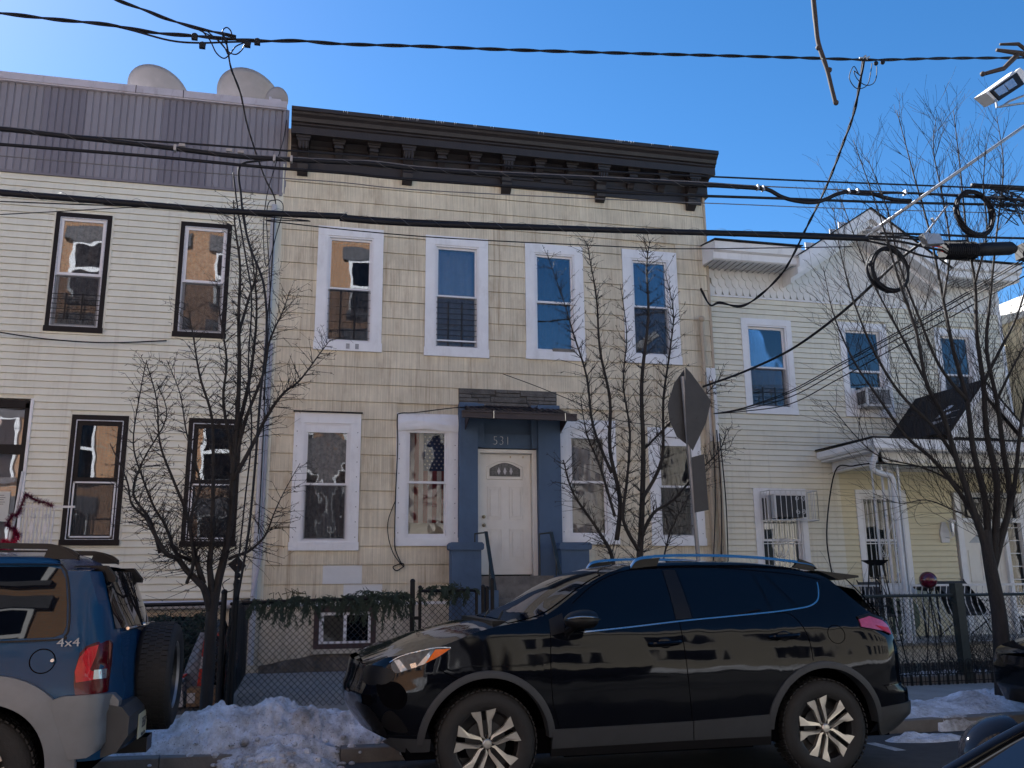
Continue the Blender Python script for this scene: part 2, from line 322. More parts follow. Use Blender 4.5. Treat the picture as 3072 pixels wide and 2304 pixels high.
while kx < 13:
    L_ = 1.5+.12*((ki*7) % 3-1)
    MB().prism([(8.42, -.3), (8.425, .045), (8.44, .055), (8.56, .058), (8.56, -.3)], 0, kx+.004, kx+L_-.004).build('kerb_stone', 'kerb_stone', kerb); kx += L_; ki += 1
for a, b in ((-60, -7), (kx, 60)): MB().box(a, b, 8.42, 8.56, -.3, .055).build('kerb_stone', 'kerb_stone', kerb)
side = thing('sidewalk', (0, 9.5, 0), 'concrete pavement slabs between the kerb and the fences', None); side['kind'] = 'structure'
MB().add([(-60, 8.56, swz(8.56)-.02), (60, 8.56, swz(8.56)-.02), (60, 10.72, swz(10.72)-.02), (-60, 10.72, swz(10.72)-.02)], [(0, 1, 2, 3)]).build('bed', 'soil', side)
sx = -6.3
while sx < 14:
    for ya, yb in ((8.565, 9.55), (9.56, 10.715)):
        w = 1.5; z0, z1 = swz(ya), swz(yb)
        MB().add([(sx+.005, ya, z0), (sx+w-.005, ya, z0), (sx+w-.005, yb, z1), (sx+.005, yb, z1), (sx+.005, ya, z0-.03), (sx+w-.005, ya, z0-.03), (sx+w-.005, yb, z1-.03), (sx+.005, yb, z1-.03)],
                 [(0, 1, 2, 3), (0, 4, 5, 1), (1, 5, 6, 2), (2, 6, 7, 3), (3, 7, 4, 0)]).build('paving_slab', 'concrete', side)
    sx += 1.5
yard = MB().add([(-.85, 10.725, swz(10.7)), (5.2, 10.725, swz(10.7)), (5.2, YF+.05, .178), (-.85, YF+.05, .178)], [(0, 1, 2, 3)]).build('yard_pavement', 'concrete')
tag(yard, 'concrete yard floor between the fence and the tan house', kind='structure')
tag(MB().add([(5.2, 10.725, swz(10.7)-.01), (16, 10.725, swz(10.7)-.01), (16, YR, .15), (5.2, YR, .15)], [(0, 1, 2, 3)]).build('garden_soil', 'soil'), 'bare garden soil in front of the ivory house', kind='structure')
tag(MB().add([(-14, 10.725, swz(10.7)-.01), (-.85, 10.725, swz(10.7)-.01), (-.85, YF, .15), (-14, YF, .15)], [(0, 1, 2, 3)]).build('yard_soil', 'soil'), 'yard ground in front of the cream house', kind='structure')
far = MB(); far.box(-60, 60, -4.2, -1.0, -.3, .06); tag(far.build('sidewalk_opposite', 'concrete'), 'pavement on the near side of the street', kind='structure')

# ---------------------------------------------------------------- wall claddings
_pl = {}
def clapboards(parent, x0, x1, z0, z1, h, openings, Y, m, top=None, name='plank', jut=.018):
    if m not in _pl:
        _pl[m] = mesh_of(MB().add([(0, .012, 0), (1, .012, 0), (1, -jut, 0), (0, -jut, 0), (1, -jut, .12), (0, -jut, .12), (1, -.002, .93), (0, -.002, .93), (1, .012, .93), (0, .012, .93)],
                 [(0, 3, 2, 1), (3, 5, 4, 2), (5, 7, 6, 4), (7, 9, 8, 6), (0, 9, 7, 5, 3), (1, 2, 4, 6, 8)]), name, m)
    z = z0
    while z < z1-.01:
        hh = min(h, z1-z); segs = [(x0, x1)]
        if top:
            a, b = top(z+hh); segs = [(max(x0, a), min(x1, b))] if b > a+.02 else []
        for (a, b, c, d) in openings:
            if c < z+hh*.6 and d > z+hh*.4:
                ns = []
                for s0, s1 in segs:
                    if b <= s0 or a >= s1: ns.append((s0, s1)); continue
                    if a > s0+.01: ns.append((s0, a))
                    if b < s1-.01: ns.append((b, s1))
                segs = ns
        for s0, s1 in segs: inst(name, _pl[m], (s0, Y, z), parent, scale=(s1-s0, 1, hh))
        z += h

# ---------------------------------------------------------------- windows
def casing(o, parent, x0, x1, z0, z1, w, Y, m, jut=.03, wt=None, wb=None, name='window'):
    wt = wt or w; wb = wb or w; mb = MB()
    mb.box(x0, x0+w, Y-jut, Y+.1, z0+wb, z1-wt); mb.box(x1-w, x1, Y-jut, Y+.1, z0+wb, z1-wt)
    mb.box(x0, x1, Y-jut-.003, Y+.1, z1-wt, z1); mb.box(x0-.012, x1+.012, Y-jut-.012, Y+.1, z0, z0+wb)
    return mb.build(name, m, parent)
def sash_window(house, x0, x1, z0, z1, Y, cas='white_trim', w=.115, wt=None, wb=None, sm='white_vinyl', glassm='pane_flat', low='screen', behind='curtain_dark', mid=.5, sw=.045, jut=.03, deep=.06, inner=None):
    """casing > sashes, panes, screen, curtain. returns (window, glass box)"""
    c = casing(None, house, x0, x1, z0, z1, w, Y, cas, jut, wt, wb)
    a, b, lo, hi = x0+w, x1-w, z0+(wb or w), z1-(wt or w)
    if inner:
        mb = MB(); mb.box(a, a+.03, Y-jut+.012, Y+.1, lo, hi); mb.box(b-.03, b, Y-jut+.012, Y+.1, lo, hi); mb.box(a+.03, b-.03, Y-jut+.012, Y+.1, hi-.03, hi); mb.box(a+.03, b-.03, Y-jut+.012, Y+.1, lo, lo+.03); mb.build('stop_trim', inner, c)
        a += .03; b -= .03; lo += .03; hi -= .03
    zm = lo+(hi-lo)*mid
    def sash(p, q, r, s, yy, nm):
        mb = MB(); mb.box(p, p+sw, yy-.03, yy, r, s); mb.box(q-sw, q, yy-.03, yy, r, s); mb.box(p+sw, q-sw, yy-.03, yy, s-sw, s); mb.box(p+sw, q-sw, yy-.03, yy, r, r+sw); mb.build(nm, sm, c)
    sash(a, b, zm-.01, hi, Y+deep-.02, 'upper_sash'); sash(a, b, lo, zm+.035, Y+deep+.015, 'lower_sash')
    MB().box(a+sw, b-sw, Y+deep-.036, Y+deep-.032, zm+.03, hi-sw).build('upper_pane', glassm, c)
    MB().box(a+sw, b-sw, Y+deep+.001, Y+deep+.005, lo+sw, zm-.01).build('lower_pane', glassm, c)
    if low == 'screen': MB().add([(a+.02, Y+deep-.05, lo+.02), (b-.02, Y+deep-.05, lo+.02), (b-.02, Y+deep-.05, zm), (a+.02, Y+deep-.05, zm)], [(0, 1, 2, 3)]).build('insect_screen', 'insect_screen', c)
    if behind:
        n = 26; mb = MB(); vs = []
        for i in range(n+1):
            t = i/n; x = a+(b-a)*t; yy = Y+deep+.13+.02*math.sin(t*37+x0*5)
            vs += [(x, yy, lo), (x, yy, hi)]
        mb.add(vs, [(2*i, 2*i+2, 2*i+3, 2*i+1) for i in range(n)]); mb.build('curtain', behind, c, smooth=True)
    MB().add([(x0, Y+.45, z0), (x1, Y+.45, z0), (x1, Y+.45, z1), (x0, Y+.45, z1), (x0, Y+.1, z0), (x1, Y+.1, z0), (x1, Y+.1, z1), (x0, Y+.1, z1)], [(0, 1, 2, 3), (0, 4, 5, 1), (1, 5, 6, 2), (2, 6, 7, 3), (3, 7, 4, 0)]).build('dark_room', 'interior', c)
    return c, (a, b, lo, hi, zm)
def guard(parent, x0, x1, z0, z1, Y, nh=7, nv=2, m='black_metal', r=.006):
    mb = MB()
    for i in range(nh): z = z0+(z1-z0)*i/(nh-1); mb.tube([(x0, Y, z), (x1, Y, z)], r, 5)
    for i in range(nv): x = x0+(x1-x0)*(i+1)/(nv+1)-.02; mb.box(x-.012, x+.012, Y-.012, Y-.006, z0-.02, z1+.02)
    return mb.build('window_guard', m, parent)
def wall_with_holes(name, m, parent, x0, x1, z0, z1, ops, Y, th=.25):
    xs = sorted({x0, x1, *[v for o in ops for v in o[:2] if x0 < v < x1]}); zs = sorted({z0, z1, *[v for o in ops for v in o[2:] if z0 < v < z1]})
    mb = MB()
    for i in range(len(xs)-1):
        for j in range(len(zs)-1):
            cx, cz = (xs[i]+xs[i+1])/2, (zs[j]+zs[j+1])/2
            if any(o[0] < cx < o[1] and o[2] < cz < o[3] for o in ops): continue
            mb.box(xs[i], xs[i+1], Y+.014, Y+th, zs[j], zs[j+1])
    return mb.build(name, m, parent)

# ================================================================ CREAM HOUSE (left)
LH = thing('cream_house', (-5, YF, 0), 'cream clapboard house with grey panelled parapet and black window frames', 'house')
opsL = [(-4.09, -3.20, 5.31, 7.34), (-2.21, -1.35, 5.32, 7.34), (-3.56, -2.69, 2.04, 4.07), (-1.87, -1.01, 2.02, 4.07), (-5.9, -4.10, 1.0, 4.27)]
wall_with_holes('wall', 'cream_vinyl', LH, -12, -.625, 1.28, 9.5, opsL, YF)
MB().box(-12, -.625, YF+.25, YF+9, 0, 9.45).build('rear_block', 'coping', LH)
clapboards(LH, -6.6, -.70, 1.28, 7.93, .109, opsL, YF, 'cream_vinyl')
MB().box(-.70, -.625, YF-.022, YF, 1.26, 7.95).build('corner_post', 'cream_vinyl', LH)
px = -6.6; k = 0; mpan = {}
while px < -.64:
    wd = .108; dark = (-5.6 < px < -3.9 and int((px+5.6)/.108) % 16 > 9) or (-2.62 < px < -1.93)
    mm = 'grey_panel_dark' if dark else 'grey_panel'
    if mm not in mpan: mpan[mm] = mesh_of(MB().prism([(0, 0), (0, -.006), (.010, -.02), (.085, -.02), (.096, -.004), (.108, -.004), (.108, 0)], 2, 0, 1.57), 'parapet_panel', mm)
    inst('parapet_panel', mpan[mm], (px, YF, 7.955), LH); px += wd
MB().box(-6.6, -.60, YF-.035, YF-.001, 7.925, 7.965).build('drip_edge', 'grey_panel_dark', LH)
MB().box(-.655, -.61, YF-.045, YF-.001, 7.9, 9.52).build('panel_corner', 'grey_panel', LH)
mb = MB(); mb.box(-12, -.60, YF-.09, YF+.3, 9.515, 9.64); mb.box(-12, -.60, YF-.075, YF-.0, 9.49, 9.515); mb.build('coping', 'coping', LH)
for xx in (-3.05, -2.3, -1.35): MB().box(xx, xx+.01, YF-.094, YF+.3, 9.51, 9.645).build('coping_joint', 'black_trim', LH)
for (a, b, c_, d), lowk, gm, beh, sm, inner in zip(opsL[:4], (1, 1, 0, 0), ('pane_wavy', 'pane_wavy', 'pane_wavy', 'pane_wavy'), ('curtain_lace', 'curtain_lace', 'curtain_dark', 'curtain_dark'), ('white_vinyl', 'white_vinyl', 'black_trim', 'black_trim'), (None, None, None, None)):
    w, g = sash_window(LH, a+.03, b-.03, c_+.03, d-.03, YF, 'black_trim', .075, .085, .085, sm, gm, 'screen', beh, .47 if lowk else .48, .05 if lowk else .075, jut=.035, deep=.03)
    mb = MB(); mb.box(a, a+.03, YF-.02, YF+.05, c_, d); mb.box(b-.03, b, YF-.02, YF+.05, c_, d); mb.box(a+.03, b-.03, YF-.02, YF+.05, d-.03, d); mb.box(a+.03, b-.03, YF-.02, YF+.05, c_, c_+.03); mb.build('outer_channel', 'cream_vinyl', w)
    ga, gb, gl, gh, gz = g; mb = MB()
    for q in (ga-.006, gb-.008): mb.box(q, q+.014, YF-.042, YF-.03, gl, gh)
    mb.box(ga, gb, YF-.042, YF-.03, gl-.006, gl+.008); mb.box(ga, gb, YF-.042, YF-.03, gh-.008, gh+.006)
    mb.build('peeling_white_edge', 'white_edge', w)
    if not lowk:
        mb = MB(); y_ = YF-.03
        mb.box(ga+.03, ga+.052, y_, y_+.02, gl+.03, gz); mb.box(gb-.052, gb-.03, y_, y_+.02, gl+.03, gz); mb.box(ga+.03, gb-.03, y_, y_+.02, gz-.022, gz); mb.box(ga+.03, gb-.03, y_, y_+.02, gl+.03, gl+.052); mb.build('screen_frame', 'white_vinyl', w)
    if lowk and a < -3: guard(w, ga-.02, gb+.02, gl+.12, gl+.52, YF-.05, 6, 2)
# entrance at the left edge of the view
dr = MB(); dr.box(-5.9, -4.13, YF-.01, YF+.06, 1.0, 1.08); dr.box(-4.2, -4.13, YF-.01, YF+.06, 1.08, 4.2); dr.box(-5.9, -4.13, YF-.01, YF+.06, 4.12, 4.24); dr.box(-5.9, -4.2, YF-.012, YF+.06, 3.42, 3.56)
drw = dr.build('entrance_door', 'black_trim', LH)
MB().box(-5.9, -4.2, YF+.05, YF+.055, 3.56, 4.12).build('transom_pane', 'pane_wavy', drw)
MB().box(-5.9, -4.2, YF+.04, YF+.045, 1.08, 3.42).build('door_pane', 'pane_wavy', drw)
MB().box(-5.9, -4.13, YF+.3, YF+.32, 1.0, 4.25).build('dark_hall', 'interior', drw)
MB().box(-4.60, -4.28, YF+.025, YF+.03, 2.42, 2.86).build('notice_sheet', 'paper', drw)
mb = MB()
for i, z in enumerate((2.80, 2.765, 2.735, 2.70, 2.67)): mb.box(-4.54, -4.36+.02*(i % 2), YF+.022, YF+.024, z, z+.008)
mb.build('notice_lines', 'ink', drw)
MB().box(-5.9, -4.2, YF+.02, YF+.06, 1.08, 2.12).build('door_kick_panel', 'dark_canvas', drw)
text('529', .21, (-4.66, YF+.02, 3.87), 'number_metal', drw, 'house_number', ext=.004)
MB().box(-4.13, -4.09, YF-.03, YF+.02, 1.0, 4.27).build('door_post', 'white_trim', LH)
# basement strip
mb = MB(); mb.box(-12, -.625, YF+.02, YF+.2, -.1, 1.28); mb.build('foundation', 'foundation', LH)
MB().tube([(-6, YF-.09, 1.19), (-.8, YF-.09, 1.19)], .065, 10).build('drain_pipe', 'pvc_grey', LH)
bw = MB(); bw.box(-2.7, -2.64, YF-.02, YF+.03, .62, 1.05); bw.box(-2.08, -2.02, YF-.02, YF+.03, .62, 1.05); bw.box(-1.42, -1.36, YF-.02, YF+.03, .62, 1.05); bw.box(-2.7, -1.36, YF-.02, YF+.03, 1.02, 1.08); bw = bw.build('basement_window', 'conduit_tan', LH)
MB().box(-2.64, -1.42, YF+.012, YF+.016, .62, 1.02).build('pane', 'tint_glass', bw)
# ================================================================ TAN SHINGLE HOUSE (centre)
TH = thing('tan_house', (3.3, YF, 0), 'tan shingle house with dark bracketed cornice and blue doorway', 'house')
w2 = [(0.02, 1.12, 5.25, 7.43), (1.85, 2.955, 5.235, 7.41), (3.63, 4.705, 5.26, 7.40), (5.46, 6.525, 5.28, 7.43)]
w1 = [(-.235, .825, 1.99, 4.19), (1.405, 2.43, 2.06, 4.23), (4.185, 5.21, 2.085, 4.21), (5.81, 6.80, 2.06, 4.12)]
door_op = (2.44, 4.16, 1.0, 4.69)
opsT = w2+w1
wall_with_holes('wall', 'shingle_tan', TH, -.62, 7.17, 1.18, 9.2, [(a+.05, b-.05, c+.05, d-.05) for a, b, c, d in opsT]+[(2.75, 3.78, 1.2, 4.42)], YF+.012, .25)
MB().box(-.62, 7.17, YF+.27, YF+10, 0, 9.0).build('rear_block', 'ivory_vinyl', TH)
_sh = {}
def shingle_mesh(w, m, h=.2925):
    key = (round(w, 2), m)
    if key not in _sh:
        _sh[key] = mesh_of(MB().add([(0, .01, 0), (w, .01, 0), (w, -.014, 0), (0, -.014, 0), (w, .002, h-.007), (0, .002, h-.007), (w, .012, h-.007), (0, .012, h-.007)], [(0, 3, 2, 1), (3, 5, 4, 2), (5, 7, 6, 4), (0, 7, 5, 3), (1, 2, 4, 6)]), 'shingle', m)
    return _sh[key]
k0 = -1; nsh = 0
for k in range(-1, 25):
    z = 1.477+.2925*k; off = {0: .297, -1: .578}.get(k, (.0, .31, .13, .44)[k % 4] + (k*.07) % .1)
    if z > 8.45: break
    x = -.62-off
    while x < 7.17:
        a, b = max(x, -.62), min(x+.607, 7.165); x += .607
        segs = [(a, b)] if b-a > .03 else []
        for (oa, ob, oc, od) in opsT+[door_op]:
            ns = []
            for s0, s1 in segs:
                if oc < z+.2 and od > z+.09:
                    if ob <= s0 or oa >= s1: ns.append((s0, s1)); continue
                    if oa > s0+.02: ns.append((s0, oa))
                    if ob < s1-.02: ns.append((ob, s1))
                else: ns.append((s0, s1))
            segs = ns
        for s0, s1 in segs:
            wm = 'shingle_white' if (k == 0 and .2 < (s0+s1)/2 < .85 and s0 > 0) or (k == -1 and .68 < (s0+s1)/2 < 1.27) else 'shingle_tan'
            q = round(s1-s0-.0015, 2)
            inst('shingle', shingle_mesh(q, wm), (s0+.00075, YF+rnd.uniform(-.001, .001), z+rnd.uniform(-.002, .002)), TH, scale=((s1-s0-.0015)/q, 1, 1), rot=(0, rnd.uniform(-.002, .002), 0)); nsh += 1
MB().box(7.13, 7.175, YF-.02, YF+.02, 1.2, 8.6).build('corner_trim', 'conduit_tan', TH)
MB().box(-.622, -.585, YF-.024, YF+.0, 1.2, 8.5).build('corner_trim', 'ivory_vinyl', TH)
MB().box(-.62, 2.43, YF-.03, YF+.01, 1.145, 1.19).build('water_table', 'white_trim', TH)
# foundation with recessed block joints
fo = MB().box(-.62, 7.17, YF+.01, YF+.26, .1, 1.15).build('foundation', 'foundation', TH)
mb = MB()
for r_ in range(4):
    for c_ in range(14):
        x0 = -.60+c_*.405+(.2 if r_ % 2 else 0)
        if x0 > 2.4: continue
        x1 = min(x0+.398, 2.42)
        if x0 < 1.14 and x1 > .19: continue
        mb.box(x0, x1, YF-.004, YF+.012, .36+r_*.197, .36+r_*.197+.190)
mb.build('foundation_blocks', 'foundation', TH, kind='stuff')
mb = MB()
def ledge(u, v):
    x = -.6+3.0*u; h = .17+(.34+.05*noise.noise(Vector((x*3, 0, 5))))*min(1, .35+u*1.3)*(v if v < 1 else 1)
    return (x, YF-.10*(1-v)-.02-.03*noise.noise(Vector((x*6, v*4, 1))), h)
mb.grid(ledge, 60, 8); mb.build('mouldy_ledge', 'foundation_mould', TH, smooth=True)
bwn = MB(); bwn.box(.19, .27, YF-.05, YF+.05, .50, 1.14); bwn.box(1.06, 1.14, YF-.05, YF+.05, .50, 1.14); bwn.box(.27, 1.06, YF-.05, YF+.05, 1.05, 1.14); bwn.box(.27, 1.06, YF-.05, YF+.05, .50, .575)
bwn = bwn.build('basement_window', 'maroon_wood', TH)
mb = MB(); mb.box(.27, .34, YF-.02, YF+.04, .575, 1.05); mb.box(1.02, 1.06, YF-.02, YF+.04, .575, 1.05); mb.box(.34, 1.02, YF-.02, YF+.04, 1.0, 1.05); mb.box(.34, 1.02, YF-.02, YF+.04, .575, .61); mb.box(.64, .69, YF-.025, YF+.04, .61, 1.0); mb.build('slider_frame', 'white_vinyl', bwn)
MB().box(.34, .64, YF+.003, YF+.007, .61, 1.0).build('pane', 'pane_flat', bwn); MB().box(.69, 1.02, YF+.003, YF+.007, .61, 1.0).build('pane', 'tint_glass', bwn)
MB().box(.3, .66, YF+.045, YF+.05, .58, 1.05).build('curtain', 'curtain_dark', bwn)
MB().box(.17, 1.16, YF-.07, YF-.004, .43, .50).build('basement_sill', 'foundation', TH)
# upstairs windows
for i, (a, b, c, d) in enumerate(w2):
    wn, g = sash_window(TH, a, b, c, d, YF, 'white_trim', .165, .165, .15, 'white_vinyl', 'pane_flat', 'screen' if i < 2 else ('screen' if i == 3 else None), ('curtain_dark', 'blind', 'curtain_dark', 'curtain_dark')[i], .5, .035, jut=.028, deep=.075, inner='white_vinyl')
    ga, gb, gl, gh, gz = g
    if i == 0:
        for q in (.27, .42): MB().box(a+.25+q, a+.31+q, YF-.0445, YF-.0425, c+.03, c+.12).build('sill_patch', 'galvanised', wn)
        guard(wn, ga, gb, gl+.05, gz-.05, YF-.002, 7, 2, r=.004)
    if i == 1:
        guard(wn, ga, gb, gl+.02, gz-.1, YF+.05, 9, 2)
        MB().box(ga, gb, YF+.02, YF+.05, gl+.10, gl+.125).build('raised_sash_rail', 'white_vinyl', wn)
    if i == 2: MB().box((a+b)/2-.06, (a+b)/2+.34, YF-.04, YF+.03, c+.15, c+.21).build('wood_block', 'step_concrete', wn)
# ground-floor windows with wide wrapped casings
for i, (a, b, c, d) in enumerate(w1):
    beh = ('curtain_lace', None, 'blind', 'curtain_dark')[i]
    wn, g = sash_window(TH, a, b, c, d, YF, 'white_trim', .16, .17, .13, 'white_vinyl', 'pane_bent', 'screen' if i in (0, 3) else None, beh, .475 if i < 2 else .5, .035, jut=.03, deep=.05, inner='white_vinyl')
    ga, gb, gl, gh, gz = g
    MB().box(a+.165, b-.165, YF-.012, YF+.05, d-.32, d-.172).build('head_panel', 'white_trim', wn)
    mb = MB()
    for zz in np.arange(c+.2, d-.1, .24):
        for xx in (a+.05, b-.05): mb.box(xx-.007, xx+.007, YF-.034, YF-.029, zz, zz+.014)
    mb.build('screw_heads', 'cable_grey', wn, kind='stuff')
    if i == 0: MB().box(a-.02, b+.02, YF-.07, YF+.0, d+.001, d+.022).build('drip_cap', 'black_trim', wn)
    if i == 1:
        def crumple(u, v):
            x = a+.02+(b-a-.02)*u; bulge = math.sin(math.pi*u)**.7
            return (x, YF-.036-.03*math.sin(v*math.pi)-.018*noise.noise(Vector((x*5, v*4, 0)))-.02*bulge*v, d-.02-.30*v+.05*bulge*v*(1 if v > .5 else .6)+.02*noise.noise(Vector((x*3, v, 7))))
        MB().grid(crumple, 30, 10).build('crumpled_wrap', 'white_trim', wn, smooth=True)
        # flag hung behind the glass
        fy = YF+.17
        def cloth(x0, x1, z0, z1, m, nm, y=fy): MB().box(x0, x1, y, y+.003, z0, z1).build(nm, m, wn)
        fx0, fx1 = ga-.02, gb+.02; sw_ = (fx1-fx0)/9.
        for s_ in range(9): cloth(fx0+sw_*s_, fx0+sw_*(s_+1), gl+.22, gh, 'flag_white' if s_ % 2 else 'flag_red', 'flag_stripe')
        cloth(fx0+sw_*4.0, fx1, gz+.22, gh-.10, 'flag_blue', 'flag_canton', fy-.006)
        st = MB()
        for r_ in range(10):
            for c_ in range(5):
                cx = fx0+sw_*4.35+c_*.078+(.039 if r_ % 2 else 0); cz = gh-.16-r_*.058
                if cx > fx1-.02: continue
                pts = [(cx+(.021 if j % 2 == 0 else .009)*math.sin(j*math.pi/5), cz+(.021 if j % 2 == 0 else .009)*math.cos(j*math.pi/5)) for j in range(10)]
                st.prism(pts, 1, fy-.010, fy-.008)
        st.build('flag_stars', 'flag_white', wn, kind='stuff')
# cornice
prof = [(YF+.2, 8.60), (YF-.05, 8.60), (YF-.05, 8.64), (YF-.03, 8.66), (YF-.03, 8.80), (YF-.06, 8.82), (YF-.06, 8.86), (YF-.14, 8.93), (14.12, 8.93), (14.12, 8.90), (14.07, 8.90), (14.07, 9.03), (14.04, 9.05), (14.04, 9.075), (14.00, 9.09), (13.98, 9.15), (13.93, 9.19), (13.91, 9.22), (13.88, 9.23), (13.88, 9.295), (YF+.2, 9.31)]
co = MB().prism(prof, 0, -.50, 7.24).build('cornice', 'cornice_brown', TH)
MB().box(-.50, 7.10, YF-.028, YF+.0, 8.44, 8.60).build('frieze_board', 'cornice_brown', co)
big = [-.29, 1.50, 3.28, 5.06, 6.86]
def bracket(x, w, z0, bigb):
    mb = MB(); y1 = YF-.03
    if bigb:
        mb.prism([(y1, 8.92), (y1-.30, 8.92), (y1-.30, 8.80), (y1-.27, 8.72), (y1-.20, 8.66), (y1-.13, 8.60), (y1-.11, 8.52), (y1-.14, 8.47), (y1-.12, 8.38), (y1-.05, 8.33), (y1, 8.30)][::-1], 0, x-w/2, x+w/2)
        mb.box(x-w/2-.035, x+w/2+.035, y1-.335, y1, 8.86, 8.925); mb.box(x-w/2-.02, x+w/2+.02, y1-.32, y1, 8.81, 8.86)
        for q in (-.3, 0, .3): mb.box(x+q*w-.012, x+q*w+.012, y1-.312, y1-.1, 8.67, 8.81)
    else:
        mb.prism([(y1, 8.92), (y1-.24, 8.92), (y1-.24, 8.82), (y1-.18, 8.74), (y1-.08, 8.66), (y1-.05, 8.62), (y1, 8.60)][::-1], 0, x-w/2, x+w/2)
        mb.box(x-w/2-.05, x+w/2+.05, y1-.28, y1, 8.87, 8.925); mb.box(x-w/2-.03, x+w/2+.03, y1-.26, y1, 8.83, 8.87); mb.box(x-w/2-.012, x+w/2+.012, y1-.25, y1, 8.76, 8.80)
    mb.build('bracket', 'cornice_brown', co)
for x in big: bracket(x, .175, 8.3, True)
for i in range(4):
    for t in (1/3, 2/3): bracket(big[i]+(big[i+1]-big[i])*t, .13, 8.55, False)
ip = MB()
for c_, n_ in ((.35, 3), (.98, 2), (1.13, 3), (1.35, 5), (1.52, 4), (1.92, 5), (2.25, 2), (2.6, 2), (2.9, 2), (3.75, 4), (5.2, 6), (5.45, 4), (5.9, 2), (6.25, 2)):
    for j in range(n_):
        x = c_+j*.035+rnd.uniform(-.008, .008); l = rnd.uniform(.02, .055)
        ip.tube([(x, 13.872, 9.292), (x+rnd.uniform(-.004, .004), 13.868, 9.292-l)], [.0045, .0015], 4)
ip.build('bird_streaks', 'icicle_white', co, kind='stuff')
# doorway
dy = YF+.20
bl = MB(); bl.box(2.435, 2.74, YF-.17, YF+.3, .17, 4.42); bl.box(3.78, 4.165, YF-.17, YF+.3, .17, 4.42)
bl.box(2.74, 2.86, YF-.10, YF+.3, 3.68, 4.42); bl.box(3.68, 3.78, YF-.10, YF+.3, 3.68, 4.42)
bl.box(2.86, 3.68, YF-.03, YF+.3, 3.68, 3.92); bl.box(2.86, 3.68, YF+.10, YF+.3, 3.92, 4.42)
bl.build('door_surround', 'blue_paint', TH)
for a, b in ((2.27, 2.74), (4.06, 4.53)): MB().box(a, b, YF-.45, YF-.17, .17, 1.98).build('stoop_wall', 'blue_paint', TH)
MB().box(2.73, 3.80, YF+.262, YF+.268, 1.0, 4.6).build('door_backing', 'interior', TH)
for a, b in ((2.25, 2.76), (4.04, 4.55)):
    def capf(u, v, a=a, b=b):
        return (a+(b-a)*u, YF-1.18+1.02*v, 1.98)
    mb = MB(); mb.prism([(a-.0, 1.98), (a-.02, 2.0), (a-.02, 2.07), (a+.01, 2.10), (b-.01, 2.10), (b+.02, 2.07), (b+.02, 2.0), (b, 1.98)], 1, YF-.48, YF-.172); mb.build('wall_cap', 'blue_paint', TH)
MB().box(2.42, 2.79, YF-1.5, YF-.451, .17, 1.36).build('stoop_wall', 'blue_paint', TH)
d = thing_d = MB()
d.box(2.752, 2.80, YF-.04, dy, 1.58, 3.66); d.box(3.70, 3.775, YF-.04, dy, 1.58, 3.66); d.box(2.80, 3.70, YF-.04, dy, 3.60, 3.66); door = d.build('door', 'door_white', TH)
D0, D1, DZ0, DZ1, DY = 2.805, 3.695, 1.60, 3.595, YF+.06
dp = MB(); dp.box(D0, D1, DY, DY+.04, DZ0, DZ1)
dpo = dp.build('door_leaf', 'door_white', door)
def panel(x0, x1, z0, z1):
    mb = MB()
    for e, dd in ((0, .009), (.035, .006)):
        a, b, c, e2 = x0+e, x1-e, z0+e, z1-e; w = .009
        mb.box(a, b, DY-dd, DY, e2-w, e2); mb.box(a, b, DY-dd, DY, c, c+w); mb.box(a, a+w, DY-dd, DY, c+w, e2-w); mb.box(b-w, b, DY-dd, DY, c+w, e2-w)
    mb.box(x0+.05, x1-.05, DY-.010, DY, z0+.05, z1-.05); mb.build('door_panel', 'door_white', door)
for xa, xb in ((D0+.14, D0+.375), (D1-.375, D1-.14)): panel(xa, xb, 1.84, 2.34); panel(xa, xb, 2.50, 3.04)
ax0, ax1 = D0+.13, D1-.14; az = 3.17
arc = [(ax0+(ax1-ax0)*t, 3.38+.10*math.sin(math.pi*t)) for t in np.linspace(0, 1, 13)]
def archring(ins, y0, y1, m, nm, w=.012):
    o = [(ax0+ins, az+ins), (ax1-ins, az+ins)]+[(ax1-ins-(ax1-ax0-2*ins)*t, 3.38-ins*.8+.10*math.sin(math.pi*t)) for t in np.linspace(0, 1, 11)]
    mb = MB()
    for i in range(len(o)): mb.tube([(o[i][0], y0, o[i][1]), (o[(i+1) % len(o)][0], y0, o[(i+1) % len(o)][1])], w/2, 5)
    mb.build(nm, m, door); return o
archring(0, DY-.004, DY, 'door_white', 'lite_moulding', .022); o2 = archring(.05, DY-.008, DY, 'black_trim', 'lite_edge', .007)
MB().prism(o2, 1, DY-.006, DY-.002).build('lite_glass', 'ac_fin', door)
mb = MB(); yv = DY-.010
for zz in (3.25, 3.31): mb.tube([(ax0+.05, yv, zz), (ax1-.05, yv, zz)], .0025, 4)
for tt in np.linspace(.12, .88, 9): mb.tube([(ax0+(ax1-ax0)*tt, yv, 3.23), (ax0+(ax1-ax0)*tt, yv, 3.34+.09*math.sin(math.pi*tt))], .002, 4)
mb.build('leading', 'dark_metal', door, kind='stuff')
for tt in (.33, .5, .67):
    cx = ax0+(ax1-ax0)*tt; MB().prism([(cx, 3.24), (cx+.028, 3.30), (cx, 3.37), (cx-.028, 3.30)], 1, DY-.015, DY-.009).build('bevel_glass', 'white_edge', door)
mb = MB(); mb.lathe([(0, -.055), (.018, -.055), (.028, -.04), (.026, -.025), (.012, -.015), (.03, -.004), (.03, 0)], (D0+.075, DY, 2.54), 'y', 14); mb.build('deadbolt', 'brass', door, smooth=True)
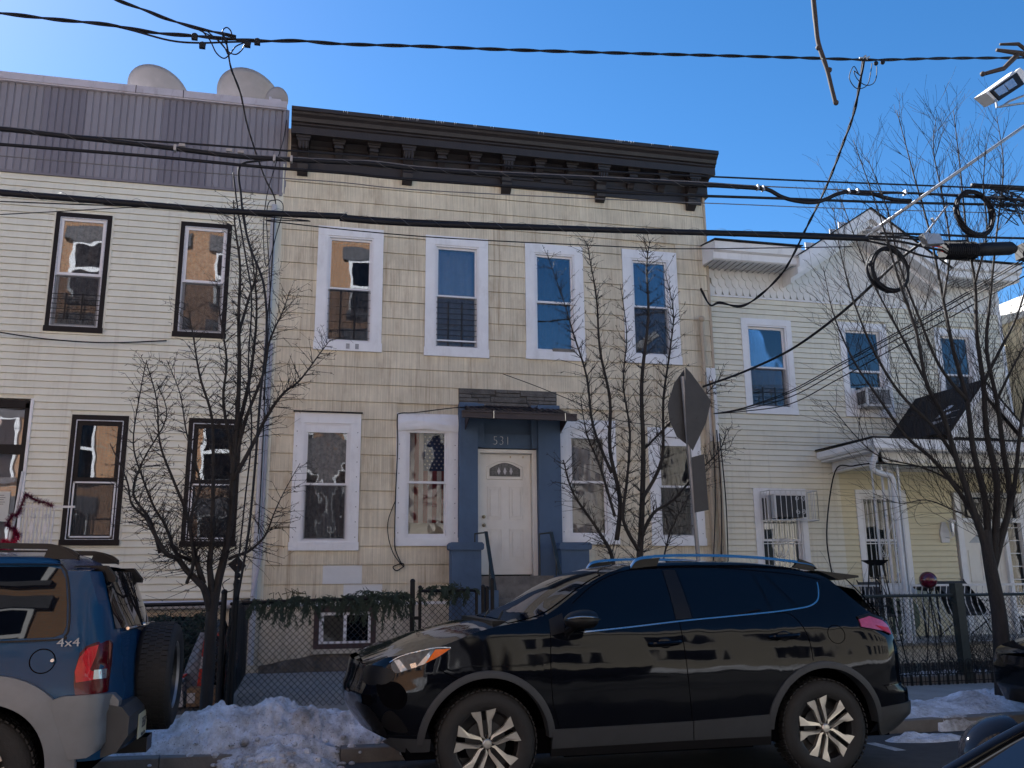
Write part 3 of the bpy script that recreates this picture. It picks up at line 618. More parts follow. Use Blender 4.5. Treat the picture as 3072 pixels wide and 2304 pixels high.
mb = MB(); mb.lathe([(0, -.065), (.022, -.06), (.03, -.045), (.024, -.03), (.012, -.02), (.03, -.004), (.03, 0)], (D0+.075, DY, 2.40), 'y', 14); mb.build('doorknob', 'brass', door, smooth=True)
for q in (.53, .75): MB().box(D0+q, D0+q+.015, DY-.02, DY, 3.53, 3.56).build('hook', 'brass', door)
text('531', .215, (3.17, YF-.045, 3.80), 'number_metal', TH, 'house_number', ext=.006, sx=.9, spacing=1.1, off=-.007)
mb = MB(); mb.box(2.74, 3.95, YF-.35, YF+.2, 1.44, 1.575); mb.build('door_sill', 'step_concrete', TH)
for k in range(6):
    z1_ = 1.44-k*.205; MB().box(2.78 if k < 2 else 2.80, 4.1, YF-.17-.30-.28*k, YF-.172-(.28*(k-1) if k else -.0) if False else YF-.17, .17, z1_).build('step', 'step_concrete', TH) if k == 0 else MB().box(2.80, 4.1, YF-.47-.28*k, YF-.47-.28*(k-1)-.001, .17, z1_).build('step', 'step_concrete', TH)
# stoop handrails
for xx, xb, nm in ((2.80, 3.05, 0), (3.87, 4.17, 1)):
    mb = MB(); ya, yb = 13.95, 13.05
    mb.tube([(xx-.14, ya+.2, 2.24), (xx+.0, ya, 2.25)], .013, 6)
    mb.prism([(ya-.03, 2.26), (ya+.02, 2.27), (yb, 1.0), (yb-.06, 1.0)], 0, xx-.025, xx+.025); mb.tube([(xx-.14, ya+.2, 2.24), (xx-.14, ya+.2, 1.0)], .012, 6); mb.tube([(xx, ya-.28, 1.85), (xx, ya-.28, .6)], .012, 6)
    mb.build('handrail', 'dark_metal', TH)
# stone veneer over the door
MB().box(2.44, 4.155, YF-.012, YF+.02, 4.40, 4.70).build('veneer_backing', 'mortar', TH)
st = [(0, .29, .20, .29), (.0, .63, .195, .29), (.64, .84, .23, .29), (.845, 1.06, .235, .29), (.64, 1.06, .165, .225), (1.07, 1.715, .185, .29), (0, .215, .13, .19), (.22, .54, .135, .19), (.545, 1.175, .065, .16), (1.18, 1.49, .12, .18), (1.495, 1.715, .12, .18), (0, .33, .065, .125), (.335, .54, .065, .13), (1.18, 1.38, .06, .115), (1.385, 1.715, .06, .115), (0, .6, .0, .06), (.605, 1.2, .0, .058), (1.205, 1.715, .0, .055)][1:]
for a, b, c, e in st: MB().box(2.44+a+.004, 2.44+b-.002, YF-.012-rnd.uniform(.02, .035), YF-.011, 4.40+c+.004, 4.40+e-.002).build('stone', 'field_stone', TH)
# awning
aw = MB(); ay0, ay1 = YF-.02, 13.72
aw.prism([(ay0, 4.40), (ay0, 4.37), (ay1, 4.13), (ay1, 4.16)], 0, 2.52, 4.20); aw = aw.build('awning', 'awning_brown', TH)
mb = MB()
for i in range(18): x = 2.53+i*.0935; mb.prism([(ay0, 4.415), (ay0, 4.395), (ay1, 4.155), (ay1, 4.175)], 0, x, x+.03)
mb.build('awning_seams', 'awning_brown', aw)
mb = MB(); mb.box(2.36, 4.26, ay1-.09, ay1-.02, 4.04, 4.15); mb.box(2.36, 4.26, ay1-.11, ay1-.09, 4.035, 4.06); mb.box(2.36, 4.26, ay1-.11, ay1-.09, 4.125, 4.15); mb.build('awning_gutter', 'awning_brown', aw)
for x in (2.86, 4.05): MB().box(x, x+.012, ay1-.118, ay1-.11, 4.03, 4.155).build('gutter_strap', 'chrome', aw)
for x0 in (2.52, 4.17):
    for i in range(9):
        y0 = ay0-.08*i; y1 = y0-.072; zt = 4.37-.32*(i*.08)/1.0; zb = 3.90+.028*i
        MB().add([(x0, y0, zb+.0), (x0, y1, zb+.03), (x0, y1, zt), (x0, y0, zt), (x0+.012, y0, zb), (x0+.012, y1, zb+.03), (x0+.012, y1, zt), (x0+.012, y0, zt)], [(0, 1, 2, 3), (4, 7, 6, 5), (0, 4, 5, 1), (1, 5, 6, 2), (2, 6, 7, 3), (3, 7, 4, 0)]).build('awning_slat', 'awning_brown', aw)
# pipes between the houses
mb = MB(); mb.tube([(-.72, YF-.1, 7.7), (-.72, YF-.1, .3)], .045, 10); mb.build('downspout', 'pvc_grey', LH, 'pale grey drain pipe near the corner')
mb = MB(); mb.tube([(-.66, YF-.06, 5.3), (-.66, YF-.06, 2.5), (-.66, YF-.06, 1.9), (-.74, YF-.2, 1.3)], .03, 8); mb.build('conduit', 'coping', LH)
mb = MB(); mb.tube([(6.93, YF-.08, 6.1), (6.93, YF-.08, .3)], .038, 8); mb.ball((6.93, YF-.10, 6.15), .06, 8, 6); mb.build('service_mast', 'conduit_tan', TH)
mb = MB(); mb.tube([(7.06, YF-.07, 5.0), (7.06, YF-.07, .3)], .03, 8); mb.build('conduit', 'conduit_tan', TH)
MB().box(6.98, 7.17, YF-.035, YF-.002, 3.9, 5.25).build('flashing_strip', 'white_trim', TH)
# ================================================================ IVORY HOUSE (right)
IH = thing('ivory_house', (10.4, YR, 0), 'ivory clapboard house with scalloped gable and white porch', 'house')
r2 = [(7.82, 8.86, 4.46, 6.29), (9.88, 10.92, 4.47, 6.33), (12.0, 12.95, 4.5, 6.33)]
r1 = [(7.83, 8.875, 1.2, 3.09), (9.90, 10.96, 1.2, 3.09)]
rd = (11.95, 13.55, .45, 3.12)
wall_with_holes('wall', 'ivory_vinyl', IH, 7.18, 13.62, .45, 7.3, [(a+.05, b-.05, c+.05, d-.05) for a, b, c, d in r2+r1]+[rd], YR+.012, .25)
MB().prism([(7.18, 7.3), (13.62, 7.3), (12.0, 7.3), (10.34, 8.40), (8.7, 7.3)][:2]+[(12.1, 7.3), (10.4, 8.45), (8.7, 7.3)], 1, YR+.012, YR+.26).build('gable_wall', 'ivory_vinyl', IH)
MB().box(7.18, 13.62, YR+.27, YR+10, 0, 7.4).build('rear_block', 'ivory_vinyl', IH)
clapboards(IH, 7.24, 13.55, 3.95, 6.70, .1015, r2, YR, 'ivory_vinyl')
clapboards(IH, 7.24, 9.6, .45, 3.95, .1015, r1, YR, 'ivory_vinyl')
clapboards(IH, 9.6, 13.55, .45, 3.95, .1015, r1+[rd], YR, 'porch_vinyl')
MB().box(7.18, 7.24, YR-.025, YR+.01, .4, 6.75).build('corner_post', 'ivory_vinyl', IH); MB().box(13.55, 13.62, YR-.025, YR+.01, .4, 7.3).build('corner_post', 'white_trim', IH)
MB().box(7.2, 13.6, YR-.03, YR+.01, 6.685, 6.72).build('starter_strip', 'white_trim', IH)
pts = [(0, .235), (0, .10), (.006, .06), (.022, .027), (.045, .007), (.07, 0), (.095, .007), (.118, .027), (.134, .06), (.14, .10), (.14, .235)]
def scm():
    mb = MB(); n = len(pts)
    vs = [(p[0]+.002*(1 if p[0] < .07 else -1), -.026+.020*(p[1]/.235), p[1]) for p in pts]+[(p[0], .004, p[1]) for p in pts]
    mb.add(vs, [tuple(range(n))]+[(i, i+n, i+1+n, i+1) for i in range(n-1)]); return mesh_of(mb, 'scallop_shingle', 'scallop_white')
sm_ = scm(); row = 0; nsc = 0
for row in range(11):
    z = 6.70+row*.165
    x = 7.2+(.07 if row % 2 else 0)
    while x < 13.5:
        lim = 7.33 if (x < 8.75 or x > 11.9) else 7.30+max(0, (1.66-abs(x+.07-10.38)))*.66
        if z+.05 < lim and nsc < 298: inst('scallop_shingle', sm_, (x, YR-.008, z), IH); nsc += 1
        elif z+.05 < lim: inst('scallop_shingle', sm_, (x, YR-.008, z), IH)
        x += .1415
# eaves
def eave(x0, x1):
    o = MB().prism([(YR+.1, 7.25), (14.05, 7.20), (14.02, 7.22), (14.0, 7.33), (13.94, 7.36), (13.90, 7.50), (13.92, 7.52), (YR+.1, 7.66)], 0, x0, x1).build('eave', 'white_trim', IH)
    MB().add([(x0-.02, 13.86, 7.525), (x1+.02, 13.86, 7.525), (x1+.02, YR+2.5, 8.0), (x0-.02, YR+2.5, 8.0), (x0-.02, 13.86, 7.545), (x1+.02, 13.86, 7.545), (x1+.02, YR+2.5, 8.02), (x0-.02, YR+2.5, 8.02)], [(0, 3, 2, 1), (4, 5, 6, 7), (0, 1, 5, 4), (1, 2, 6, 5), (3, 0, 4, 7)]).build('roof_edge', 'roof_felt', IH)
    mb = MB(); x = x0+.03
    while x < x1: mb.box(x, x+.008, 14.06, YR-.01, 7.196, 7.21); x += .115
    mb.build('soffit_grooves', 'galvanised', o)
eave(7.06, 8.80); eave(11.93, 13.66)
def rake(sx):
    ax, az_, bx, bz = 10.38, 8.44, 10.38+sx*1.62, 7.36
    dxn, dzn = (bx-ax), (bz-az_); L_ = math.hypot(dxn, dzn); nx, nz = -dzn/L_*sx, dxn/L_*sx
    def q(px, pz, off): return (px+nx*off*sx*0, pz+off)
    mb = MB(); y0, y1 = 13.93, YR+.05
    for off0, off1, ya, yb in ((-.20, .0, y0, YR+3), (-.32, -.20, y0+.08, YR+.05), (-.42, -.32, y0+.35, YR+.05)):
        mb.prism([(ax, az_+off1), (bx, bz+off1), (bx, bz+off0), (ax, az_+off0)], 1, ya, yb)
    o = mb.build('gable_rake', 'white_trim', IH)
    MB().prism([(ax, az_+.03), (bx+sx*.05, bz+.0), (bx+sx*.05, bz-.02), (ax, az_+.003)], 1, y0-.03, YR+4).build('roof_edge', 'roof_felt', IH)
rake(-1); rake(1)
# upper windows
for i, (a, b, c, d) in enumerate(r2):
    wn, g = sash_window(IH, a, b, c, d, YR, 'white_trim', .11, .12, .12, 'white_vinyl', 'pane_flat', 'screen' if i != 1 else None, ('curtain_dark', 'curtain_pink', 'blind')[i], .48, .04, jut=.03, deep=.09, inner='white_vinyl')
    if i == 0: guard(wn, g[0], g[1], g[2]+.02, g[2]+.35, YR+.03, 5, 2, r=.005)
# ground windows with white iron grilles
def scroll(mb, cx, cz, r, Y, m=1, rot=0, turns=1.4, th=.005):
    P = []
    for i in range(18):
        t = i/17; a = rot+m*t*turns*2*math.pi; q = r*(1-t*.82); P.append((cx+q*math.cos(a), Y, cz+q*math.sin(a)))
    mb.tube(P, th, 4, cap=False)
def grille(w, x0, x1, z0, z1, Y):
    mb = MB(); n = 9
    for i in range(n): x = x0+(x1-x0)*i/(n-1); mb.tube([(x, Y, z0), (x, Y, z1)], .0065, 4)
    for z in (z0+.02, (z0+z1)/2-.05, z1-.04): mb.box(x0-.01, x1+.01, Y-.009, Y-.003, z-.008, z+.008)
    cx = (x0+x1)/2; cz = z0+(z1-z0)*.42
    for s_ in (-1, 1):
        for t_ in (-1, 1): scroll(mb, cx+s_*.055, cz+t_*.13, .05, Y-.012, s_*t_, math.pi/2 if t_ < 0 else -math.pi/2); mb.tube([(cx+s_*.1, Y-.012, cz), (cx, Y-.012, cz+t_*.17)], .005, 4)
    return mb.build('window_grille', 'white_metal', w)
for i, (a, b, c, d) in enumerate(r1):
    wn, g = sash_window(IH, a, b, c, d, YR, 'white_trim', .11, .10, .12, 'white_vinyl', 'pane_wavy', None, ('curtain_dark', 'curtain_lace')[i], .5, .04, jut=.03, deep=.06, inner='white_vinyl')
    grille(wn, g[0]-.02, g[1]+.02, g[2], g[3], YR-.02)
# cage around the ground window unit
acg = thing('window_cage', (8.35, YR, 2.55), 'white iron cage bulging around a window air conditioner behind the black car', 'window cage')
mb = MB(); x0, x1, y0, z0, z1 = 7.97, 8.90, YR-.36, 2.50, 3.02
for i in range(10): x = x0+(x1-x0)*i/9; mb.tube([(x, y0, z0), (x, y0, z1)], .006, 4)
for yy in np.linspace(y0, YR-.04, 4):
    for x in (x0, x1): mb.tube([(x, yy, z0), (x, yy, z1)], .006, 4)
for z in (z0, z1): mb.tube([(x0, YR-.04, z), (x0, y0, z), (x1, y0, z), (x1, YR-.04, z)], .010, 4)
for i in range(6): x = x0+(x1-x0)*i/5; mb.tube([(x, y0, z0), (x, YR-.04, z0)], .006, 4)
for s_ in (-1, 1):
    for t_ in (-1, 1): scroll(mb, 8.55+s_*.05, 2.76+t_*.12, .045, y0-.008, s_*t_, math.pi/2 if t_ < 0 else -math.pi/2)
mb.build('bars', 'white_metal', acg)
MB().box(8.12, 8.72, YR-.25, YR+.02, 2.56, 2.94).build('air_conditioner', 'dark_canvas', acg); MB().box(8.10, 8.14, YR-.26, YR+.02, 2.54, 2.96).build('side_trim', 'ac_white', acg)
ac = thing('air_conditioner', (10.35, YR, 4.6), 'white window air conditioner with frosty rear fins in the pink curtained upstairs window', 'air conditioner')
MB().box(10.12, 10.66, YR-.34, YR+.05, 4.62, 4.98).build('casing', 'ac_white', ac)
MB().box(10.16, 10.62, YR-.347, YR-.341, 4.66, 4.94).build('fins', 'ac_fin', ac)
mb = MB()
for i in range(60): x = rnd.uniform(10.17, 10.60); z = rnd.uniform(4.67, 4.92); mb.ball((x, YR-.35, z), rnd.uniform(.004, .012), 5, 3)
mb.build('frost', 'snow', ac, kind='stuff')
mb = MB()
for i in range(9): mb.box(10.105, 10.119, YR-.30+i*.028, YR-.29+i*.028, 4.68, 4.92)
mb.build('side_louvres', 'ac_fin', ac)
MB().box(9.99, 10.12, YR-.02, YR+.03, 4.60, 5.02).build('side_panel', 'white_vinyl', ac)
# front door + sidelights
mb = MB(); mb.box(12.0, 12.12, YR-.04, YR+.1, .45, 3.06); mb.box(13.42, 13.54, YR-.04, YR+.1, .45, 3.06); mb.box(12.12, 13.42, YR-.04, YR+.1, 2.98, 3.06); mb.box(12.12, 13.42, YR-.04, YR+.1, 2.50, 2.58); mb.box(13.02, 13.10, YR-.04, YR+.1, .45, 2.5)
fd = mb.build('front_door', 'white_trim', IH)
MB().box(12.12, 13.02, YR+.03, YR+.07, .45, 2.5).build('door_leaf', 'door_white', fd); MB().box(12.12, 13.42, YR+.05, YR+.055, 2.58, 2.98).build('transom_pane', 'pane_flat', fd)
MB().box(13.10, 13.42, YR+.05, YR+.055, .45, 2.5).build('sidelight_pane', 'pane_flat', fd); MB().box(12.0, 13.54, YR+.2, YR+.22, .45, 3.06).build('dark_hall', 'interior', fd)
mb = MB()
for z in np.linspace(.7, 2.4, 8): mb.box(13.10, 13.42, YR+.03, YR+.045, z, z+.015)
mb.build('muntins', 'white_trim', fd)
mb = MB(); fan = [(12.26+.62*t, 2.12+.17*math.sin(math.pi*t)) for t in np.linspace(0, 1, 11)]; mb.prism(fan, 1, YR+.024, YR+.03); mb.build('fanlight', 'galvanised', fd)
mb = MB()
for xa, xb in ((12.22, 12.5), (12.62, 12.9)):
    for za, zb in ((.7, 1.25), (1.4, 1.98)):
        for a, b, c, d in ((xa, xb, za, za+.012), (xa, xb, zb-.012, zb), (xa, xa+.012, za, zb), (xb-.012, xb, za, zb)): mb.box(a, b, YR+.018, YR+.03, c, d)
mb.build('door_mouldings', 'door_white', fd)
for i, ch in enumerate('533'): text(ch, .15, (12.56, YR+.01, 1.92-i*.13), 'black_trim', fd, 'house_number', ext=.004)
lamp = thing('wall_lantern', (11.72, YR, 2.35), 'white coach lantern on the porch wall beside the white door', 'wall lamp')
mb = MB(); mb.prism([(11.62, 2.12), (11.60, 2.3), (11.66, 2.5), (11.74, 2.5), (11.8, 2.3), (11.78, 2.12)], 1, YR-.05, YR-.01); mb.build('back_plate', 'white_metal', lamp)
mb = MB(); mb.lathe([(0, .16), (.02, .13), (.07, .10), (.075, .08), (.05, .07)], (11.78, YR-.16, 2.42), 'z', 8); mb.lathe([(.035, -.12), (.02, -.17), (0, -.2)], (11.78, YR-.16, 2.42), 'z', 8)
for k_ in range(6): a = k_*math.pi/3; mb.tube([(11.78+.055*math.cos(a), YR-.16+.055*math.sin(a), 2.5), (11.78+.035*math.cos(a), YR-.16+.035*math.sin(a), 2.3)], .004, 4)
mb.tube([(11.7, YR-.03, 2.22), (11.74, YR-.14, 2.2), (11.78, YR-.16, 2.26)], .008, 5); mb.build('cage', 'white_metal', lamp)
MB().lathe([(.001, -.11), (.03, -.11), (.048, .06), (.001, .06)], (11.78, YR-.16, 2.42), 'z', 8).build('glass', 'lamp_clear', lamp)
# porch
PO, PX = 13.2, 9.5
pr = MB(); _p = [(PX-.35, 12.85, 3.77), (15, 12.85, 3.77), (15, YR, 4.10), (PX+1.0, YR, 4.08), (PX-.35, YR, 3.79)]
pr.add(_p+[(q[0], q[1], q[2]+.025) for q in _p], [(0, 4, 3), (0, 3, 2, 1), (5, 8, 9), (5, 6, 7, 8), (0, 1, 6, 5), (1, 2, 7, 6), (2, 3, 8, 7), (3, 4, 9, 8), (4, 0, 5, 9)])
porch = pr.build('porch_roof', 'roof_felt', IH)
mb = MB(); mb.prism([(PX-.33, 3.76), (PX-.33, 3.66), (PX-.30, 3.62), (PX-.27, 3.62), (PX-.24, 3.76)], 1, 12.88, YR-.02); mb.build('side_gutter', 'white_trim', porch)
mb = MB(); mb.box(PX-.33, 15, 12.86, 12.90, 3.60, 3.765); mb.box(PX-.25, 15, 12.90, PO, 3.58, 3.62); mb.box(PX-.25, PX, PO, YR-.02, 3.58, 3.62); mb.build('eave_boards', 'white_trim', porch)
mb = MB(); mb.box(PX-.02, PX+.10, PO-.02, YR-.02, 3.38, 3.58); mb.box(PX-.02, 15, PO-.02, PO+.12, 3.36, 3.58); mb.build('porch_beam', 'ivory_vinyl', porch)
for i in range(14): MB().box(PX-.026, PX-.021, PO+.02+i*.098, PO+.11+i*.098, 3.40, 3.57).build('beam_panel', 'grey_panel' if False else 'white_trim', porch)
for i in range(26): inst('scallop_shingle', sm_, (PX+.02+i*.142, PO-.026, 3.40), porch, scale=(1, 1, .75))
MB().box(PX+.1, 15, PO+.12, YR-.02, 3.44, 3.48).build('porch_ceiling', 'white_trim', porch)
mb = MB(); mb.box(PX-.04, 15, PO-.04, YR, .0, .40); mb.build('porch_base', 'foundation', IH); mb = MB(); mb.box(PX-.08, 15, PO-.10, YR, .40, .45); mb.build('porch_floor', 'concrete', IH)
col = MB()
for dx in (.02, .33): col.box(PX+dx-.015, PX+dx+.015, PO, PO+.03, .45, 3.38)
for dx in (.02, .33): col.box(PX+dx-.012, PX+dx+.012, PO+.27, PO+.295, .45, 3.38)
for zz in (.55, .75, 1.05, 1.25, 1.9, 2.1, 2.9, 3.2): scroll(col, PX+.175, zz, .085, PO+.01, 1 if (zz*10) % 2 > 1 else -1, zz, 1.6, .007)
for za, zb in ((.6, 1.0), (1.35, 1.85), (2.2, 2.85)): col.tube([(PX+.04, PO+.012, za), (PX+.31, PO+.012, zb)], .007, 4)
col.build('iron_column', 'white_metal', IH)
col2 = MB()
for dx in (0, .3): col2.box(13.2+dx-.015, 13.2+dx+.015, PO, PO+.03, .45, 3.38)
for zz in (.8, 1.3, 1.8, 2.3, 2.8): scroll(col2, 13.35, zz, .085, PO+.01, 1, zz, 1.6, .007)
col2.build('iron_column', 'white_metal', IH)
mb = MB(); P = crom([(PX-.24, 12.93, 3.62), (PX-.24, 12.97, 3.5), (PX-.28, 13.0, 3.38), (PX-.27, 13.03, 3.26), (PX-.1, 13.08, 3.2), (PX+.1, 13.1, 3.16), (PX+.14, 13.1, 3.05)], 5)+[Vector((PX+.15, 13.1, .45))]
mb.tube(P, .048, 8); mb.build('downpipe', 'white_metal', IH)
rl = MB()
rl.box(PX+.35, 13.2, PO+.0, PO+.03, 1.34, 1.375)
nb = 0; x = PX+.45
while x < 13.15:
    pr_ = [(0, 1.34), (-.03, 1.2), (-.02, 1.05), (.02, .85), (.07, .68), (.08, .55), (.06, .47)]
    rl.tube([(x+q[0]*1.0, PO+.015-max(0, q[0])*2.2, q[1]) for q in pr_], .0075, 4); x += .118; nb += 1
for cx in (11.35, 12.75):
    for s_ in (-1, 1):
        for t_ in (-1, 1): scroll(rl, cx+s_*.09, .98+t_*.12, .07, PO-.03, s_*t_, 1.5, 1.4, .008)
    rl.tube([(cx-.2, PO-.03, .85), (cx+.2, PO-.03, 1.1)], .008, 4); rl.tube([(cx-.2, PO-.03, 1.1), (cx+.2, PO-.03, .85)], .008, 4)
rl.build('front_railing', 'white_metal', IH)
rs = MB(); rs.box(PX+.0, PX+.03, PO+.3, YR-.1, 1.34, 1.37)
for yy in np.arange(PO+.35, YR-.1, .11): rs.tube([(PX+.015, yy, 1.34), (PX+.015, yy, .47)], .007, 4)
rs.build('side_railing', 'white_metal', IH)
# small gable over the entrance
gx, gz, gy0 = 11.42, 4.80, 12.78
def slope(sx, nm):
    bx, bz = gx+sx*.82, 3.86
    mb = MB(); mb.add([(gx, gy0, gz), (gx, YR, gz+.03), (bx-sx*.1, YR, bz+.15), (bx, gy0, bz), (gx, gy0, gz+.035), (gx, YR, gz+.065), (bx-sx*.1, YR, bz+.185), (bx, gy0, bz+.035)], [(0, 1, 2, 3), (4, 7, 6, 5), (0, 3, 7, 4), (3, 2, 6, 7), (2, 1, 5, 6), (1, 0, 4, 5)])
    o = mb.build(nm, 'roof_felt', porch)
    for i in range(7):
        t = i/7; t2 = (i+1)/7
        def P(t, y, up): return (gx+(bx-gx)*t, y, gz+(bz-gz)*t+.04+up)
        MB().add([P(t, gy0-.01, .004), P(t, YR-.02, .03), P(t2, YR-.02, .04), P(t2, gy0-.01, .014)], [(0, 1, 2, 3)]).build('roof_course', 'roof_felt', porch)
slope(-1, 'gable_slope'); slope(1, 'gable_slope')
MB().prism([(gx-.72, 3.84), (gx+.72, 3.84), (gx, 4.68)], 1, gy0+.16, gy0+.2).build('pediment', 'scallop_white', porch)
for sx in (-1, 1): MB().prism([(gx, 4.79), (gx+sx*.82, 3.86), (gx+sx*.82, 3.72), (gx, 4.63)], 1, gy0, gy0+.05).build('pediment_rake', 'white_trim', porch)
mb = MB()
for i in range(7): mb.box(gx-.13, gx+.13, gy0+.14, gy0+.158, 4.02+i*.045, 4.05+i*.045)
mb.build('gable_vent', 'white_trim', porch)
inst_ = MB().add([(gx-.7, 12.9, 4.02), (gx-.62, 13.5, 4.13), (gx-.33, 13.3, 4.46), (gx-.42, 12.84, 4.33)], [(0, 1, 2, 3)]).build('snow_patch', 'snow'); inst_.location.z = .02
tag(inst_, 'thin patch of snow left on the black porch gable roof', 'snow')
fx = MB(); fx.box(14.4, 24, YR+.3, YR+8, 0, 6.9); FH = thing('yellow_house', (18, YR, 0), 'tan shingled house with white parapet coping beyond the ivory house', 'house'); fx.build('wall', 'shingle_tan', FH)
MB().prism([(14.35, 6.75), (24, 7.6), (24, 8.2), (14.35, 7.2)], 1, YR-.1, YR+8).build('parapet', 'shingle_white', FH); MB().box(14.5, 24, YR+.1, YR+.3, 3.2, 5.1).build('bay', 'black_trim', FH)
# ================================================================ across the street (seen in reflections)
OB = thing('brick_building', (-12, -5, 0), 'tall orange brick apartment block across the street, mirrored in the windows', 'building')
ops = []
for fl in range(5):
    for i in range(13): ops.append((-28.6+i*2.5, -27.4+i*2.5, 1.9+fl*3.3, 3.9+fl*3.3))
wall = MB(); wall.box(-30, 3.2, -14, -4.4, -.1, 17.6); wall.build('wall', 'brick_orange', OB)
f1 = MB(); p1 = MB(); s1 = MB()
for a, b, c, d in ops:
    for q in ((a-.1, a, c, d), (b, b+.1, c, d), (a-.1, b+.1, d, d+.1), (a, b, (c+d)/2-.05, (c+d)/2+.05)): f1.box(q[0], q[1], -4.4, -4.34, q[2], q[3])
    p1.box(a, b, -4.4, -4.38, c, d); s1.box(a-.35, b+.35, -4.4, -4.30, d+.1, d+.65); s1.box(a-.2, b+.2, -4.4, -4.28, c-.2, c)
f1.build('window_frames', 'white_trim', OB, kind='stuff'); p1.build('window_panes', 'tint_glass', OB, kind='stuff'); s1.build('stone_lintels', 'stone_dark', OB, kind='stuff')
MB().box(-30, 3.2, -4.9, -4.1, 17.2, 17.9).build('cornice', 'stone_dark', OB)
MB().box(-1.6, 3.2, -4.4, -4.25, 0, 6.9).build('shopfront', 'stone_dark', OB)
for x in (-1.2, 1.0): MB().box(x, x+1.7, -4.25, -4.2, 1.0, 5.6).build('shop_window', 'white_trim', OB); MB().box(x+.1, x+1.6, -4.2, -4.19, 1.1, 5.5).build('shop_pane', 'tint_glass', OB)
OC = thing('tan_brick_building', (14, -5, 0), 'low tan brick row building across the street, mirrored in the black car', 'building')
MB().box(3.8, 34, -14, -4.4, -.1, 8.4).build('wall', 'brick_tan', OC); f1 = MB(); p1 = MB()
for fl in range(2):
    for i in range(11):
        a, b, c, d = 4.6+i*2.6, 5.8+i*2.6, 1.6+fl*3.3, 3.6+fl*3.3
        for q in ((a-.12, a, c, d), (b, b+.12, c, d), (a-.12, b+.12, d, d+.25), (a-.12, b+.12, c-.2, c)): f1.box(q[0], q[1], -4.4, -4.34, q[2], q[3])
        p1.box(a, b, -4.4, -4.38, c, d)
f1.build('window_frames', 'stone_cream', OC, kind='stuff'); p1.build('window_panes', 'tint_glass', OC, kind='stuff'); MB().box(3.8, 34, -4.9, -4.2, 7.9, 8.5).build('cornice', 'stone_cream', OC)
